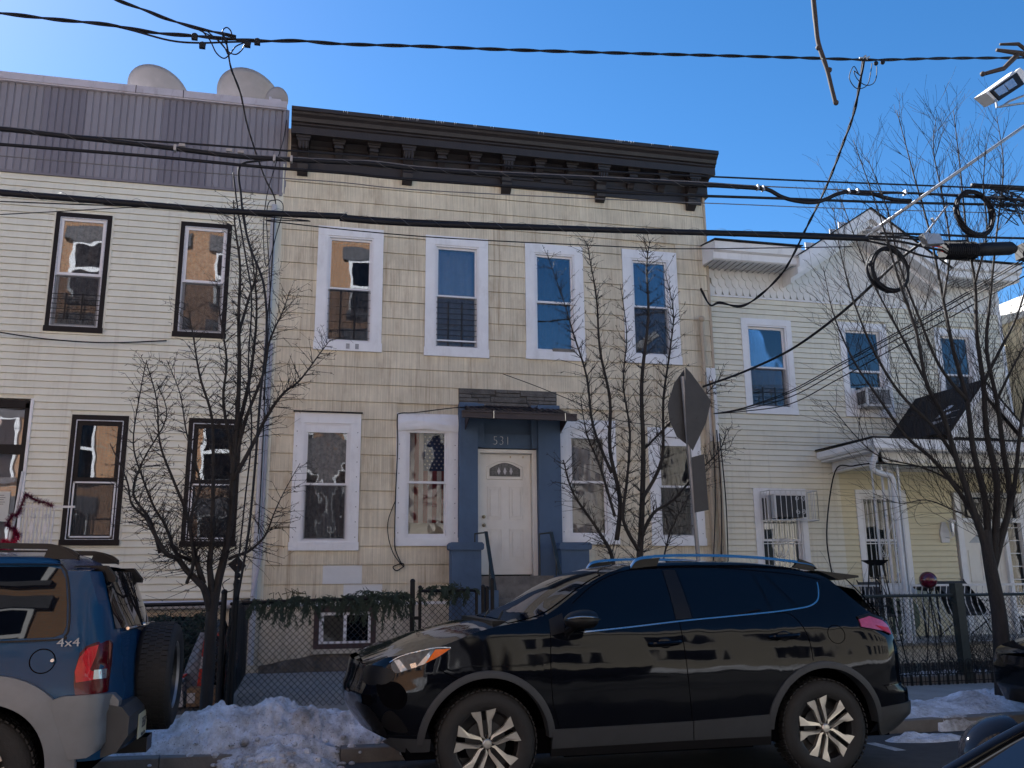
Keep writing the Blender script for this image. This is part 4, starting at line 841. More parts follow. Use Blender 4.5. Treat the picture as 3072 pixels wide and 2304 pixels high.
# ================================================================ cars
def pw(P):
    xs = [p[0] for p in P]; ys = [p[1] for p in P]
    return lambda x: float(np.interp(x, xs, ys))
def smooth_pw(P, k=6):
    q = crom([(a, b, 0) for a, b in P], k); return pw([(p.x, p.y) for p in q])
class Car:
    """body surface: half width as a function of (x, z); edge line zt(x), centre line zc(x), ends xf(z), xr(z)"""
    def __init__(s, yc, W, x0, x1, zt, zc, zb, xf, xr, shape, fl, rl, fe, re, arches, zsill):
        s.yc, s.W, s.x0, s.x1, s.zt, s.zc, s.zb, s.xf, s.xr, s.shape, s.fl, s.rl, s.fe, s.re, s.arches, s.zsill = yc, W, x0, x1, zt, zc, zb, xf, xr, shape, fl, rl, fe, re, arches, zsill
    def half(s, x, z):
        h = s.shape(z)
        t = (x-s.x0-(s.xf(z)-s.x0)*max(0, 1-(x-s.x0)/.9))/s.fl
        if t < 1: t = max(0, t); h = s.fe+(h-s.fe)*(1-(1-t)**2.3)**(1/2.3) if h > s.fe else h
        t = (s.x1-x+(s.xr(z)-s.x1)*max(0, 1-(s.x1-x)/.9))/s.rl
        if t < 1: t = max(0, t); h = s.re+(h-s.re)*(1-(1-t)**2.6)**(1/2.6) if h > s.re else h
        return h
    def xmap(s, x, z):
        a = (s.xf(z)-s.x0)*max(0, 1-(x-s.x0)/.9); b = (s.xr(z)-s.x1)*max(0, 1-(s.x1-x)/.9)
        return x+a+b
    def low(s, x):
        z = s.zsill(x)
        for cx, cz, R in s.arches:
            if abs(x-cx) < R: z = max(z, cz+math.sqrt(max(0, R*R-(x-cx)**2)))
        return z
    def body(s, m, parent, zmax=None):
        xs = list(np.linspace(s.x0, s.x0+.5, 16))+list(np.linspace(s.x0+.5, s.x1-.5, 60))[1:-1]+list(np.linspace(s.x1-.5, s.x1, 16))
        for cx, cz, R in s.arches: xs += [cx+R*math.cos(a) for a in np.linspace(0.02, math.pi-.02, 30)]
        xs = sorted(set(round(x, 4) for x in xs)); nz = 26; nt = 8
        rows = []
        for x in xs:
            zl, zt = s.low(x), s.zt(x); col = []
            for j in range(nz):
                z = zl+(zt-zl)*j/(nz-1); xx = s.xmap(x, z); col.append((xx, s.half(xx, z), z))
            xe, he, ze = col[-1]; zc = s.zc(x)
            for j in range(1, nt+1):
                t = j/nt; y = he*(1-t); col.append((xe, y, ze+(zc-ze)*(1-(1-t)**2.2)))
            rows.append(col)
        mb = MB(); n = len(rows[0]); full = 2*n-1
        for col in rows:
            L = [(a, s.yc-b, c) for a, b, c in col]; R = [(a, s.yc+b, c) for a, b, c in col[:-1]][::-1]; mb.v += L+R
        for i in range(len(rows)-1):
            for j in range(full-1): mb.f.append((i*full+j, (i+1)*full+j, (i+1)*full+j+1, i*full+j+1))
        for ci in (0, len(rows)-1):   # front and rear faces, bowed outwards
            col = rows[ci]; sg = -1 if ci == 0 else 1; base = len(mb.v); K = 9
            for j in range(nz):
                a, b, c = col[j]
                for k in range(K):
                    t = -1+2*k/(K-1); mb.v.append((a+sg*.07*(1-t*t), s.yc+b*t, c))
            for j in range(nz-1):
                for k in range(K-1): mb.f.append((base+j*K+k, base+j*K+k+1, base+(j+1)*K+k+1, base+(j+1)*K+k))
        bo = mb.build('body', m, parent, smooth=60)
        bm = bmesh.new(); bm.from_mesh(bo.data); bmesh.ops.remove_doubles(bm, verts=bm.verts, dist=.0015); bm.to_mesh(bo.data); bm.free()
        bo.data.polygons.foreach_set('use_smooth', [True]*len(bo.data.polygons))
        try: bo.data.set_sharp_from_angle(angle=math.radians(50))
        except Exception: pass
        return bo
    def patch(s, name, pts, m, parent, off=.006, depth=.03, curve=0, far=False, smooth=True, cuts=3, yoff=0):
        if curve: pts = [(p.x, p.y) for p in crom([(a, b, 0) for a, b in pts], curve, True)]
        bm = bmesh.new(); vs = [bm.verts.new((p[0], 0, p[1])) for p in pts]; f = bm.faces.new(vs)
        bmesh.ops.triangulate(bm, faces=[f])
        for _ in range(cuts):
            el = [e for e in bm.edges if e.calc_length() > .06]
            if not el: break
            bmesh.ops.subdivide_edges(bm, edges=el, cuts=1); bmesh.ops.triangulate(bm, faces=bm.faces)
        bd = [e for e in bm.edges if e.is_boundary]
        ret = bmesh.ops.extrude_edge_only(bm, edges=bd); nv = {g for g in ret['geom'] if isinstance(g, bmesh.types.BMVert)}
        sg = 1 if far else -1
        for v in bm.verts:
            h = s.half(v.co.x, v.co.z)+yoff+(off if v not in nv else off-depth); v.co.y = s.yc+sg*h
        bmesh.ops.recalc_face_normals(bm, faces=bm.faces)
        me = bpy.data.meshes.new(name); b = wloc(parent)
        for v in bm.verts: v.co -= b
        bm.to_mesh(me); bm.free(); me.materials.append(M[m]); me.polygons.foreach_set('use_smooth', [smooth]*len(me.polygons))
        try: me.set_sharp_from_angle(angle=math.radians(35))
        except Exception: pass
        o = bpy.data.objects.new(name, me); return link(o, parent)
    def both(s, *a, **k): s.patch(*a, **k); return s.patch(*a, **dict(k, far=True))
    def strip(s, name, pts, w, m, parent, off=.008, th=.006, far=False, curve=5):
        P = crom([(a, 0, b) for a, b in pts], curve) if curve else [Vector((a, 0, b)) for a, b in pts]
        sg = 1 if far else -1; mb = MB(); vs = []
        for i, p in enumerate(P):
            t = (P[min(i+1, len(P)-1)]-P[max(i-1, 0)]).normalized(); n = Vector((-t.z, 0, t.x))*w/2
            for q, o_ in ((p-n, off-.012), (p-n*.8, off), (p+n*.8, off), (p+n, off-.012)): vs.append((q.x, s.yc+sg*(s.half(q.x, q.z)+o_), q.z))
        mb.add(vs, [(i*4+k, i*4+k+1, i*4+k+5, i*4+k+4) for i in range(len(P)-1) for k in range(3)]+[(0, 1, 2, 3), tuple(len(P)*4-4+k for k in (3, 2, 1, 0))]); return mb.build(name, m, parent, smooth=40)
    def arch_trim(s, name, c, r0, r1, m, parent, a0=0, a1=math.pi, far=False, off=.018, endz=None, sq=1.0):
        cx, cz = c; vs = []; N = 40; sg = 1 if far else -1; mb = MB()
        for i in range(N+1):
            a = a0+(a1-a0)*i/N
            ca, sa = math.cos(a), math.sin(a); ca2 = math.copysign(abs(ca)**sq, ca); sa2 = math.copysign(abs(sa)**sq, sa)
            for r, o_ in ((r1+.004, -.01), (r1, off*.6), (r1*.6+r0*.4, off), (r0, off), (r0-.002, -.09)):
                x, z = cx+r*ca2, cz+r*sa2; vs.append((x, s.yc+sg*(s.half(x, max(z, .2))+o_), z))
        mb.add(vs, [(i*5+k, (i+1)*5+k, (i+1)*5+k+1, i*5+k+1) for i in range(N) for k in range(4)]); return mb.build(name, m, parent, smooth=40)
def wheel(car, cx, cz, yface, R, tw, rim, style, near=True, nm='wheel', tyre_r=None):
    """yface: outer face plane y (towards the camera when near)"""
    sg = 1 if near else -1
    w = bpy.data.objects.new(nm, None); base = wloc(car); w.location = Vector((cx, yface, cz))-base; link(w, car)
    c = (cx, yface, cz)
    prof = [(rim-.005, .012), (rim+.012, .0), (rim+.03, -.006), (R*.5+rim*.5, -.012), (R-.045, -.004), (R-.018, .008), (R-.004, .03), (R, .05), (R, tw-.05), (R-.01, tw-.02), (R-.05, tw), (rim, tw-.01)]
    mb = MB(); mb.lathe([(r, h*sg) for r, h in prof], c, 'y', 48)
    mb.build('tyre', 'rubber', w, smooth=50)
    mb = MB(); n = 54
    for k in range(n):
        a = 2*math.pi*k/n; da = math.pi/n*.62
        for (y0, y1, sh) in ((.012, .06, 0), (.068, .11, da), (.118, .165, 0), (.172, tw-.015, da)):
            rr0 = R-.004; rr1 = R+.006; P = []
            for aa, yy in ((a-da+sh, y0), (a+da+sh, y0), (a+da+sh+.02, y1), (a-da+sh+.02, y1)):
                P.append((cx+rr1*math.cos(aa), yface+yy*sg, cz+rr1*math.sin(aa)))
            for aa, yy in ((a-da+sh, y0), (a+da+sh, y0), (a+da+sh+.02, y1), (a-da+sh+.02, y1)):
                P.append((cx+rr0*math.cos(aa), yface+yy*sg, cz+rr0*math.sin(aa)))
            mb.add(P, [(0, 1, 2, 3), (0, 4, 5, 1), (1, 5, 6, 2), (2, 6, 7, 3), (3, 7, 4, 0)])
    mb.build('tread', 'rubber', w, kind='stuff')
    mb = MB(); mb.lathe([(0, .10*sg), (rim*.5, .105*sg), (rim*.9, .09*sg), (rim-.012, .03*sg), (rim-.008, .012*sg), (rim, .008*sg), (rim+.006, .012*sg)], c, 'y', 48); mb.build('rim', 'alloy_dark', w, smooth=40)
    mb = MB(); mb.lathe([(.15, .085*sg), (.15, .075*sg), (.05, .07*sg)], c, 'y', 30); mb.build('brake_disc', 'car_grey_plastic', w, smooth=40)
    yb = yface+.012*sg; sp = []
    for k in range(5):
        a = style['rot']+k*2*math.pi/5; ca, sa = math.cos(a), math.sin(a)
        for s_ in (-1, 1):
            if style['kind'] == 'blade':
                P = [(.03, .006), (.06, .019), (rim*.55, .019), (rim-.012, .020), (rim-.006, .092), (rim*.83, .078), (rim*.66, .052), (.07, .040), (.05, .035)]
                Y = [.012, .010, .004, .0, .0, .002, .006, .012, .014]
            else:
                P = [(.03, .004), (rim*.6, .012), (rim-.008, .02), (rim-.008, .05), (rim*.6, .034), (.06, .03)]
                Y = [.01, .005, 0, 0, .005, .01]
            mb = MB(); top = []; bot = []
            for (r_, o_), yy in zip(P, Y):
                q = r_/math.hypot(1, o_/max(r_, .03)) if False else r_
                x = cx+q*ca-s_*o_*sa; z = cz+q*sa+s_*o_*ca
                top.append((x, yb+(yy-.012)*sg*1.0, z)); bot.append((x, yb+(yy+.022)*sg, z))
            nn = len(P); mb.add(top+bot, [tuple(range(nn)), tuple(range(nn, 2*nn))[::-1]]+[(i, (i+1) % nn, (i+1) % nn+nn, i+nn) for i in range(nn)])
            mb.build('spoke', style['m'], w)
            if style['kind'] == 'blade':
                pass
        mb = MB(); x = cx+.055*ca; z = cz+.055*sa; mb.lathe([(0, .0), (.008, .002*sg), (.008, .02*sg)], (cx+.052*math.cos(a), yb, cz+.052*math.sin(a)), 'y', 8); mb.build('wheel_nut', 'alloy_dark', w)
    mb = MB(); mb.lathe([(0, -.016*sg), (.026, -.014*sg), (.034, -.006*sg), (.036, .02*sg)], (cx, yb, cz), 'y', 20); mb.build('hub_cap', style['m'], w, smooth=40)
    return w
# ---------------------------------------------------------------- black crossover
BC = thing('parked_car', (2.7, 7.42, 0), 'glossy black crossover SUV with silver roof rails parked before the tan house', 'car')
zt = smooth_pw([(.41, .90), (.50, .935), (.62, .965), (.93, 1.022), (1.19, 1.100), (1.41, 1.148), (1.60, 1.178), (1.74, 1.207), (1.86, 1.262), (2.12, 1.424), (2.33, 1.523), (2.57, 1.585), (2.87, 1.605), (3.22, 1.608), (3.58, 1.598), (3.91, 1.565), (4.18, 1.525), (4.40, 1.485), (4.50, 1.40), (4.64, 1.22), (4.78, 1.13), (4.87, 1.10)], 5)
zc = smooth_pw([(.41, .91), (.50, .945), (.70, 1.02), (.87, 1.077), (1.09, 1.127), (1.27, 1.155), (1.45, 1.175), (1.60, 1.225), (1.80, 1.325), (1.98, 1.430), (2.17, 1.512), (2.36, 1.565), (2.57, 1.60), (2.87, 1.625), (3.22, 1.635), (3.58, 1.628), (3.91, 1.60), (4.18, 1.565), (4.42, 1.52), (4.52, 1.44), (4.66, 1.25), (4.80, 1.14), (4.87, 1.11)], 5)
def bshape(z):
    h = .915
    if z < .80: h -= .22*(.80-z)**2
    elif z < 1.10: h -= .55*(z-.80)**2
    else: t = (z-1.10)/.5; h = .8655-.20*t-.10*t*t
    return h
xfB = smooth_pw([(.2, .80), (.28, .70), (.38, .57), (.47, .49), (.57, .425), (.69, .405), (.77, .43), (.89, .455), (.95, .50), (1.2, .60)])
xrB = smooth_pw([(.2, 4.62), (.27, 4.66), (.39, 4.86), (.47, 4.875), (.60, 4.86), (.66, 4.80), (.95, 4.80), (1.05, 4.77), (1.12, 4.74), (1.2, 4.68), (1.5, 4.5)])
FA, RA = (1.32, .345), (4.00, .335)
car = Car(7.42, .915, .41, 4.87, zt, zc, None, xfB, xrB, bshape, .62, .5, .46, .62, [(FA[0], FA[1], .485), (RA[0], RA[1], .485)], pw([(.41, .42), (.62, .33), (.9, .30), (1.8, .30), (3.5, .30), (4.5, .28), (4.87, .36)]))
car.body('car_black', BC)
win_f = [(2.02, 1.290), (2.19, 1.405), (2.37, 1.490), (2.57, 1.535), (2.795, 1.545), (2.800, 1.170), (2.40, 1.135), (2.02, 1.105), (1.93, 1.105), (1.915, 1.20)]
car.both('front_window', win_f, 'tint_glass', BC, off=.004)
car.both('rear_window', [(2.93, 1.548), (3.25, 1.545), (3.565, 1.515), (3.620, 1.215), (3.2, 1.195), (2.955, 1.178)], 'tint_glass', BC, off=.004)
car.both('rear_window', [(3.592, 1.512), (3.655, 1.503), (3.85, 1.238), (3.648, 1.220)], 'tint_glass', BC, off=.004)
car.both('quarter_window', [(3.70, 1.500), (3.93, 1.475), (4.135, 1.442), (4.12, 1.38), (4.065, 1.295), (4.0, 1.262), (3.885, 1.243)], 'tint_glass', BC, off=.004)
car.both('door_pillar', [(2.812, 1.548), (2.918, 1.550), (2.945, 1.178), (2.812, 1.170)], 'car_dark_plastic', BC, off=.006)
for far in (False, True):
    car.strip('window_chrome', [(1.93, 1.088), (2.4, 1.122), (2.85, 1.160), (3.3, 1.190), (3.65, 1.214), (3.87, 1.236), (3.99, 1.256), (4.075, 1.30), (4.12, 1.38), (4.137, 1.44)], .013, 'chrome', BC, far=far)
    car.arch_trim('arch_cladding', FA, .452, .500, 'car_grey_plastic', BC, .06, math.pi-.03, far); car.arch_trim('arch_cladding', RA, .452, .500, 'car_grey_plastic', BC, .06, math.pi-.03, far)
    car.patch('sill_cladding', [(1.80, .425), (2.88, .437), (2.885, .30), (1.79, .292)], 'car_grey_plastic', BC, off=.02, far=far); car.patch('sill_cladding', [(2.89, .437), (3.51, .46), (3.52, .30), (2.892, .30)], 'car_grey_plastic', BC, off=.02, far=far)
    car.patch('lower_sill', [(1.79, .36), (3.53, .365), (3.53, .235), (1.79, .235)], 'car_dark_plastic', BC, off=.012, far=far)
    car.patch('front_lip', [(.64, .40), (.915, .395), (.91, .31), (.72, .30), (.60, .36)], 'car_grey_plastic', BC, off=.012, far=far)
    car.patch('rear_bumper_skin', [(4.44, .47), (4.6, .485), (4.84, .50), (4.855, .40), (4.70, .30), (4.50, .255), (4.47, .30)], 'car_grey_plastic', BC, off=.015, far=far)
    for P in ([(1.80, 1.10), (1.785, .86), (1.80, .60), (1.845, .45), (1.87, .31)], [(2.835, 1.165), (2.84, 1.0), (2.855, .73), (2.88, .44), (2.88, .30)], [(3.66, 1.205), (3.78, 1.20), (3.86, 1.12), (3.90, 1.0), (3.91, .84)], [(2.0, 1.300), (2.17, 1.42), (2.36, 1.508), (2.57, 1.556), (2.87, 1.572), (3.25, 1.568), (3.60, 1.54), (3.95, 1.505), (4.18, 1.46)], [(.96, .875), (1.02, .835), (1.10, .80)], [(4.52, .635), (4.66, .645), (4.80, .64)], [(4.42, 1.47), (4.56, 1.27), (4.66, 1.10)]):
        car.strip('panel_gap', P, .007, 'liner', BC, off=.0015, far=far)
    car.strip('fuel_flap_gap', [(4.150+.075*math.cos(a), 1.035+.07*math.sin(a)) for a in np.linspace(0, 6.28, 20)], .006, 'liner', BC, off=.0015, far=far, curve=0)
    # headlight
    car.patch('headlight', [(.635, .905), (.70, .95), (.83, .985), (.96, 1.008), (1.045, 1.005), (.97, .955), (.86, .905), (.76, .868), (.665, .845)], 'lamp_smoke', BC, off=.004, curve=4, far=far)
    car.strip('lamp_edge', [(.625, .915), (.70, .957), (.83, .992), (.96, 1.014), (1.05, 1.010)], .008, 'lamp_clear', BC, off=.010, far=far)
    car.patch('lamp_blade', [(.655, .925), (.69, .935), (.745, .865), (.70, .852)], 'lamp_clear', BC, off=.008, far=far)
    car.patch('lamp_blade', [(.905, .995), (.935, 1.000), (.865, .905), (.805, .888)], 'lamp_clear', BC, off=.008, far=far)
    car.patch('turn_signal', [(.94, 1.000), (1.045, 1.004), (.97, .957), (.87, .91)], 'lamp_amber', BC, off=.010, far=far)
    car.patch('lamp_chrome', [(.76, .905), (.80, .915), (.81, .885), (.77, .875)], 'chrome', BC, off=.008, far=far)
    # bumper intake, grille, fog recess
    car.patch('grille', [(.475, .88), (.60, .875), (.66, .83), (.60, .77), (.46, .765)], 'car_dark_plastic', BC, off=.004, curve=4, far=far)
    car.patch('bumper_intake', [(.545, .775), (.66, .785), (.725, .74), (.745, .66), (.70, .60), (.60, .62), (.55, .70)], 'liner', BC, off=.003, curve=4, far=far)
    car.patch('lower_grille', [(.44, .69), (.50, .69), (.51, .62), (.45, .62)], 'liner', BC, off=.004, far=far)
    car.patch('fog_recess', [(.60, .575), (.66, .58), (.76, .45), (.64, .45), (.58, .50)], 'car_dark_plastic', BC, off=.003, curve=4, far=far)
    car.patch('skid_strip', [(.415, .62), (.50, .60), (.62, .43), (.56, .42), (.43, .56)], 'car_dark_plastic', BC, off=.010, curve=4, far=far)
    car.patch('tail_lamp', [(4.385, 1.145), (4.49, 1.168), (4.62, 1.130), (4.665, 1.09), (4.68, 1.02), (4.60, 1.05), (4.385, 1.088)], 'lamp_pink', BC, off=.014, far=far)
    car.patch('tail_lamp_rim', [(4.375, 1.168), (4.50, 1.190), (4.64, 1.150), (4.62, 1.131), (4.49, 1.169), (4.385, 1.147)], 'car_dark_plastic', BC, off=.016, far=far)
    car.patch('brake_lamp', [(4.52, 1.098), (4.66, 1.075), (4.675, 1.02), (4.60, 1.05)], 'lamp_red', BC, off=.018, far=far)
    car.patch('bumper_reflector', [(4.54, .625), (4.63, .635), (4.66, .60), (4.56, .60)], 'car_dark_plastic', BC, off=.006, far=far)
    sg = 1 if far else -1
    for hx, hz in ((2.69, 1.0), (3.69, 1.028)):
        hy = 7.42+sg*car.half(hx, hz); mb = MB()
        mb.tube(crom([(hx-.125, hy+sg*.004, hz-.004), (hx-.10, hy+sg*.032, hz), (hx, hy+sg*.042, hz+.004), (hx+.09, hy+sg*.034, hz+.008), (hx+.125, hy+sg*.004, hz+.01)], 4), .017, 8); mb.ball((hx, hy, hz), .05, 12, 8, (1.15, .22, .9)); mb.build('door_handle', 'car_black', BC, smooth=40)
    # mirror
    mx, my, mz = 2.0, 7.42+sg*(.915+.10), 1.19
    mb = MB(); mb.ball((mx, my, mz), .1, 18, 12, (1.38, 1.1, .74))
    for i, v in enumerate(mb.v): mb.v[i] = (v[0]+max(0, v[2]-mz)*.2-(.05 if v[0] > mx+.11 else 0), v[1], max(v[2], mz-.062))
    mi = mb.build('wing_mirror', 'car_dark_plastic', BC, smooth=50)
    mb = MB(); mb.tube([(1.93, 7.42+sg*.86, 1.10), (1.95, 7.42+sg*.93, 1.13), (1.97, my, 1.15)], .03, 8); mb.build('mirror_foot', 'car_dark_plastic', mi)
    mb = MB(); mb.tube(crom([(1.875, my+sg*.06, 1.20), (1.95, my+sg*.11, 1.215), (2.05, my+sg*.112, 1.21), (2.12, my+sg*.06, 1.195)], 4), .006, 6); mb.build('mirror_trim', 'chrome', mi)
    car.patch('mirror_triangle', [(1.80, 1.19), (1.91, 1.235), (1.915, 1.10), (1.80, 1.075)], 'car_dark_plastic', BC, off=.005, far=far)
    # roof rail
    rp = crom([(2.545, 0, 1.575), (2.60, 0, 1.630), (2.72, 0, 1.652), (2.95, 0, 1.662), (3.3, 0, 1.660), (3.7, 0, 1.640), (4.0, 0, 1.610), (4.15, 0, 1.588), (4.20, 0, 1.555)], 6)
    rr = MB(); vs = []
    for p in rp:
        y = 7.42+sg*.585
        vs += [(p.x, y-.024, p.z-.010), (p.x, y-.004, p.z+.012), (p.x, y+.004, p.z+.012), (p.x, y+.024, p.z-.010)]
    rr.add(vs, [(i*4+k, i*4+(k+1) % 4, i*4+4+(k+1) % 4, i*4+4+k) for i in range(len(rp)-1) for k in range(4)]); ro = rr.build('roof_rail', 'chrome', BC, smooth=40)
    for a, b in ((2.54, 2.80), (3.98, 4.21)):
        MB().prism([(a, 1.56), (a+.07, 1.632), (b-(.0 if a < 3 else .04), 1.645 if a < 3 else 1.59), (b-.03, 1.58 if a < 3 else 1.53)], 1, 7.42+sg*.585-.016, 7.42+sg*.585+.016).build('rail_foot', 'car_dark_plastic', ro)
# windscreen and rear glass follow the centre line surface
def top_patch(car, name, x0, x1, frac, m, parent, off=.004, n=14):
    def fn(u, v):
        x = x0+(x1-x0)*u; h = car.half(x, car.zt(x))*frac*(1-.0*u); y = (2*v-1)*h; H = car.half(x, car.zt(x)); t = 1-abs(y)/H
        z = car.zt(x)+(car.zc(x)-car.zt(x))*(1-(1-t)**2.2); return (x-off*.8, car.yc+y, z+off)
    return MB().grid(fn, n, 15).build(name, m, parent, smooth=True)
top_patch(car, 'windscreen', 1.50, 2.30, .93, 'tint_glass', BC); top_patch(car, 'rear_glass', 4.53, 4.67, .85, 'tint_glass', BC, -.004)
mb = MB()
for y0 in (6.95, 7.5): mb.tube([(1.49, y0, 1.185), (1.60, y0+.35, 1.235)], .007, 5)
mb.box(1.40, 1.50, 6.75, 8.1, 1.150, 1.18); mb.build('wipers', 'car_dark_plastic', BC)
sp = MB(); sp.prism([(4.22, 1.535), (4.60, 1.492), (4.605, 1.475), (4.42, 1.455)], 1, 6.84, 8.0); sp.build('rear_spoiler', 'car_dark_plastic', BC)
MB().prism([(.425, .885), (.47, .905), (.475, .87), (.44, .855)], 1, 7.3, 7.54).build('front_emblem', 'chrome', BC)
mb = MB(); mb.box(.75, 4.6, 6.62, 8.22, .25, .42); mb.box(1.9, 3.4, 6.6, 8.24, .22, .5); mb.build('underbody', 'liner', BC)
for A in (FA, RA):
    for y0, y1 in ((6.56, 6.95), (7.9, 8.28)):
        mb = MB(); N = 20; vs = []
        for i in range(N+1):
            a = math.pi*i/N; vs += [(A[0]+.47*math.cos(a), y0, A[1]+.47*math.sin(a)), (A[0]+.47*math.cos(a), y1, A[1]+.47*math.sin(a))]
        mb.add(vs, [(2*i, 2*i+1, 2*i+3, 2*i+2) for i in range(N)]); yi = y1 if y0 < 7 else y0
        mb.add([(A[0]+.47*math.cos(a), yi, A[1]+.47*math.sin(a)) for a in np.linspace(0, math.pi, 12)], [tuple(range(12))]); mb.build('wheel_liner', 'liner', BC, smooth=False)
st = dict(kind='blade', m='alloy', rot=math.radians(97))
wheel(BC, FA[0], FA[1], 6.545, .362, .225, .235, st); st2 = dict(st, rot=math.radians(106)); wheel(BC, RA[0], RA[1], 6.545, .362, .225, .235, st2)
for A in (FA, RA): wheel(BC, A[0], A[1], 8.295, .362, .225, .235, st, near=False)

# ---------------------------------------------------------------- blue boxy SUV, rear end in view
BS = thing('parked_car', (-3.3, 7.1, 0), 'dark blue SUV with silver bumper and rear spare wheel at the left edge', 'car')
ztJ = smooth_pw([(-5.35, .95), (-5.2, 1.0), (-4.6, 1.07), (-4.15, 1.12), (-4.0, 1.17), (-3.6, 1.50), (-3.45, 1.58), (-3.2, 1.625), (-2.6, 1.652), (-1.9, 1.652), (-1.55, 1.648), (-1.44, 1.635), (-1.385, 1.60), (-1.36, 1.56)], 4)
zcJ = smooth_pw([(-5.35, .97), (-5.2, 1.03), (-4.6, 1.11), (-4.15, 1.16), (-4.0, 1.20), (-3.6, 1.52), (-3.45, 1.60), (-3.2, 1.66), (-2.6, 1.70), (-1.9, 1.705), (-1.55, 1.70), (-1.44, 1.685), (-1.385, 1.64), (-1.36, 1.60)], 4)
def jshape(z):
    h = .905
    if z < .75: h -= .05*(.75-z)
    elif z < 1.12: h -= .10*(z-.75)**2+.0
    else: t = (z-1.12)/.52; h = .891-.125*t-.02*t*t
    if z > 1.60: h -= (z-1.60)*.7
    return h
xrJ = pw([(.2, -1.16), (.8, -1.165), (1.12, -1.20), (1.22, -1.225), (1.58, -1.36), (1.70, -1.42)])
xfJ = pw([(.2, -5.2), (.6, -5.35), (1.0, -5.33), (1.2, -5.2)])
JA, JF = (-1.905, .345), (-4.56, .345)
cj = Car(7.11, .905, -5.35, -1.17, ztJ, zcJ, None, xfJ, xrJ, jshape, .5, .16, .6, .78, [(JA[0], JA[1], .55), (JF[0], JF[1], .5)], lambda x: .42)
# top of the tail: zt defined up to x=-1.36, clamp
cj.zt = lambda x: ztJ(min(x, -1.36)) if x <= -1.36 else 1.56-.0*(x+1.36); cj.zc = lambda x: zcJ(min(x, -1.36))
cj.body('car_blue', BS)
for far in (False, True):
    cj.patch('side_window', [(-2.75, 1.585), (-2.2, 1.592), (-1.60, 1.590), (-1.525, 1.575), (-1.487, 1.51), (-1.455, 1.36), (-1.437, 1.22), (-1.45, 1.175), (-1.50, 1.155), (-2.2, 1.145), (-2.75, 1.14)], 'tint_glass', BS, off=.004, far=far)
    cj.patch('side_window', [(-3.75, 1.30), (-3.45, 1.52), (-3.3, 1.57), (-2.83, 1.585), (-2.83, 1.14), (-3.85, 1.12)], 'tint_glass', BS, off=.004, far=far)
    cj.strip('window_seal', [(-2.75, 1.598), (-2.2, 1.606), (-1.60, 1.604), (-1.515, 1.585), (-1.474, 1.51), (-1.440, 1.36), (-1.422, 1.215), (-1.437, 1.162), (-1.50, 1.140), (-2.2, 1.130)], .012, 'car_dark_plastic', BS, far=far)
    cj.arch_trim('arch_cladding', JA, .44, .60, 'car_silver_plastic', BS, -.1, math.pi+.1, far, off=.045, sq=.86)
    cj.arch_trim('arch_cladding', JF, .42, .56, 'car_silver_plastic', BS, -.1, math.pi+.1, far, off=.045, sq=.86)
    cj.patch('side_cladding', [(-4.02, .62), (-2.5, .62), (-2.48, .36), (-4.02, .36)], 'car_silver_plastic', BS, off=.03, far=far)
    cj.patch('tail_lamp', [(-1.335, 1.06), (-1.30, 1.10), (-1.25, 1.12), (-1.195, 1.125), (-1.178, 1.10), (-1.172, .815), (-1.335, .795), (-1.352, .87), (-1.356, .95)], 'lamp_darkred', BS, off=.012, far=far, depth=.05)
    cj.patch('brake_lamp', [(-1.335, 1.03), (-1.29, 1.09), (-1.235, 1.105), (-1.245, 1.03), (-1.285, 1.00), (-1.27, .95), (-1.21, .945), (-1.21, .90), (-1.34, .885), (-1.352, .95)], 'lamp_red', BS, off=.018, far=far, depth=.05)
    cj.patch('reversing_lamp', [(-1.245, .955), (-1.185, .955), (-1.182, .90), (-1.245, .90)], 'lamp_clear', BS, off=.0195, far=far)
    cj.strip('fuel_flap_gap', [(-1.548+.073*math.cos(a), 1.015+.072*math.sin(a)) for a in np.linspace(0, 6.28, 24)], .008, 'liner', BS, off=.002, far=far, curve=0)
    cj.patch('bumper_corner', [(-1.455, .79), (-1.40, .808), (-1.20, .812), (-1.14, .80), (-1.10, .76), (-1.10, .66), (-1.13, .56), (-1.18, .48), (-1.24, .445), (-1.34, .44), (-1.40, .58), (-1.46, .74)], 'car_silver_plastic', BS, off=.045, far=far, depth=.10)
    sg = 1 if far else -1
    yy = 7.11+sg*.66
    mb = MB(); P = crom([(-4.0, yy, 1.66), (-3.6, yy, 1.715), (-2.6, yy, 1.735), (-1.75, yy, 1.728), (-1.60, yy, 1.72), (-1.50, yy, 1.69), (-1.45, yy, 1.655)], 5); vs = []
    for p in P: vs += [(p.x, yy-.028, p.z-.022), (p.x, yy-.022, p.z+.014), (p.x, yy+.022, p.z+.014), (p.x, yy+.028, p.z-.022)]
    mb.add(vs, [(i*4+k, i*4+(k+1) % 4, i*4+4+(k+1) % 4, i*4+4+k) for i in range(len(P)-1) for k in range(4)]); ro = mb.build('roof_rack', 'car_dark_plastic', BS, smooth=40)
    MB().prism([(-1.66, 1.64), (-1.63, 1.72), (-1.56, 1.72), (-1.44, 1.64)], 1, yy-.03, yy+.03).build('rack_foot', 'car_dark_plastic', ro)
text('4x4', .072, (-1.405, 6.195, 1.122), 'badge', BS, 'badge', ext=.003, sx=1.25)
MB().tube([(-1.48, 6.20, 1.01), (-1.485, 6.18, 1.02)], .012, 8).build('fuel_latch', 'chrome', BS)
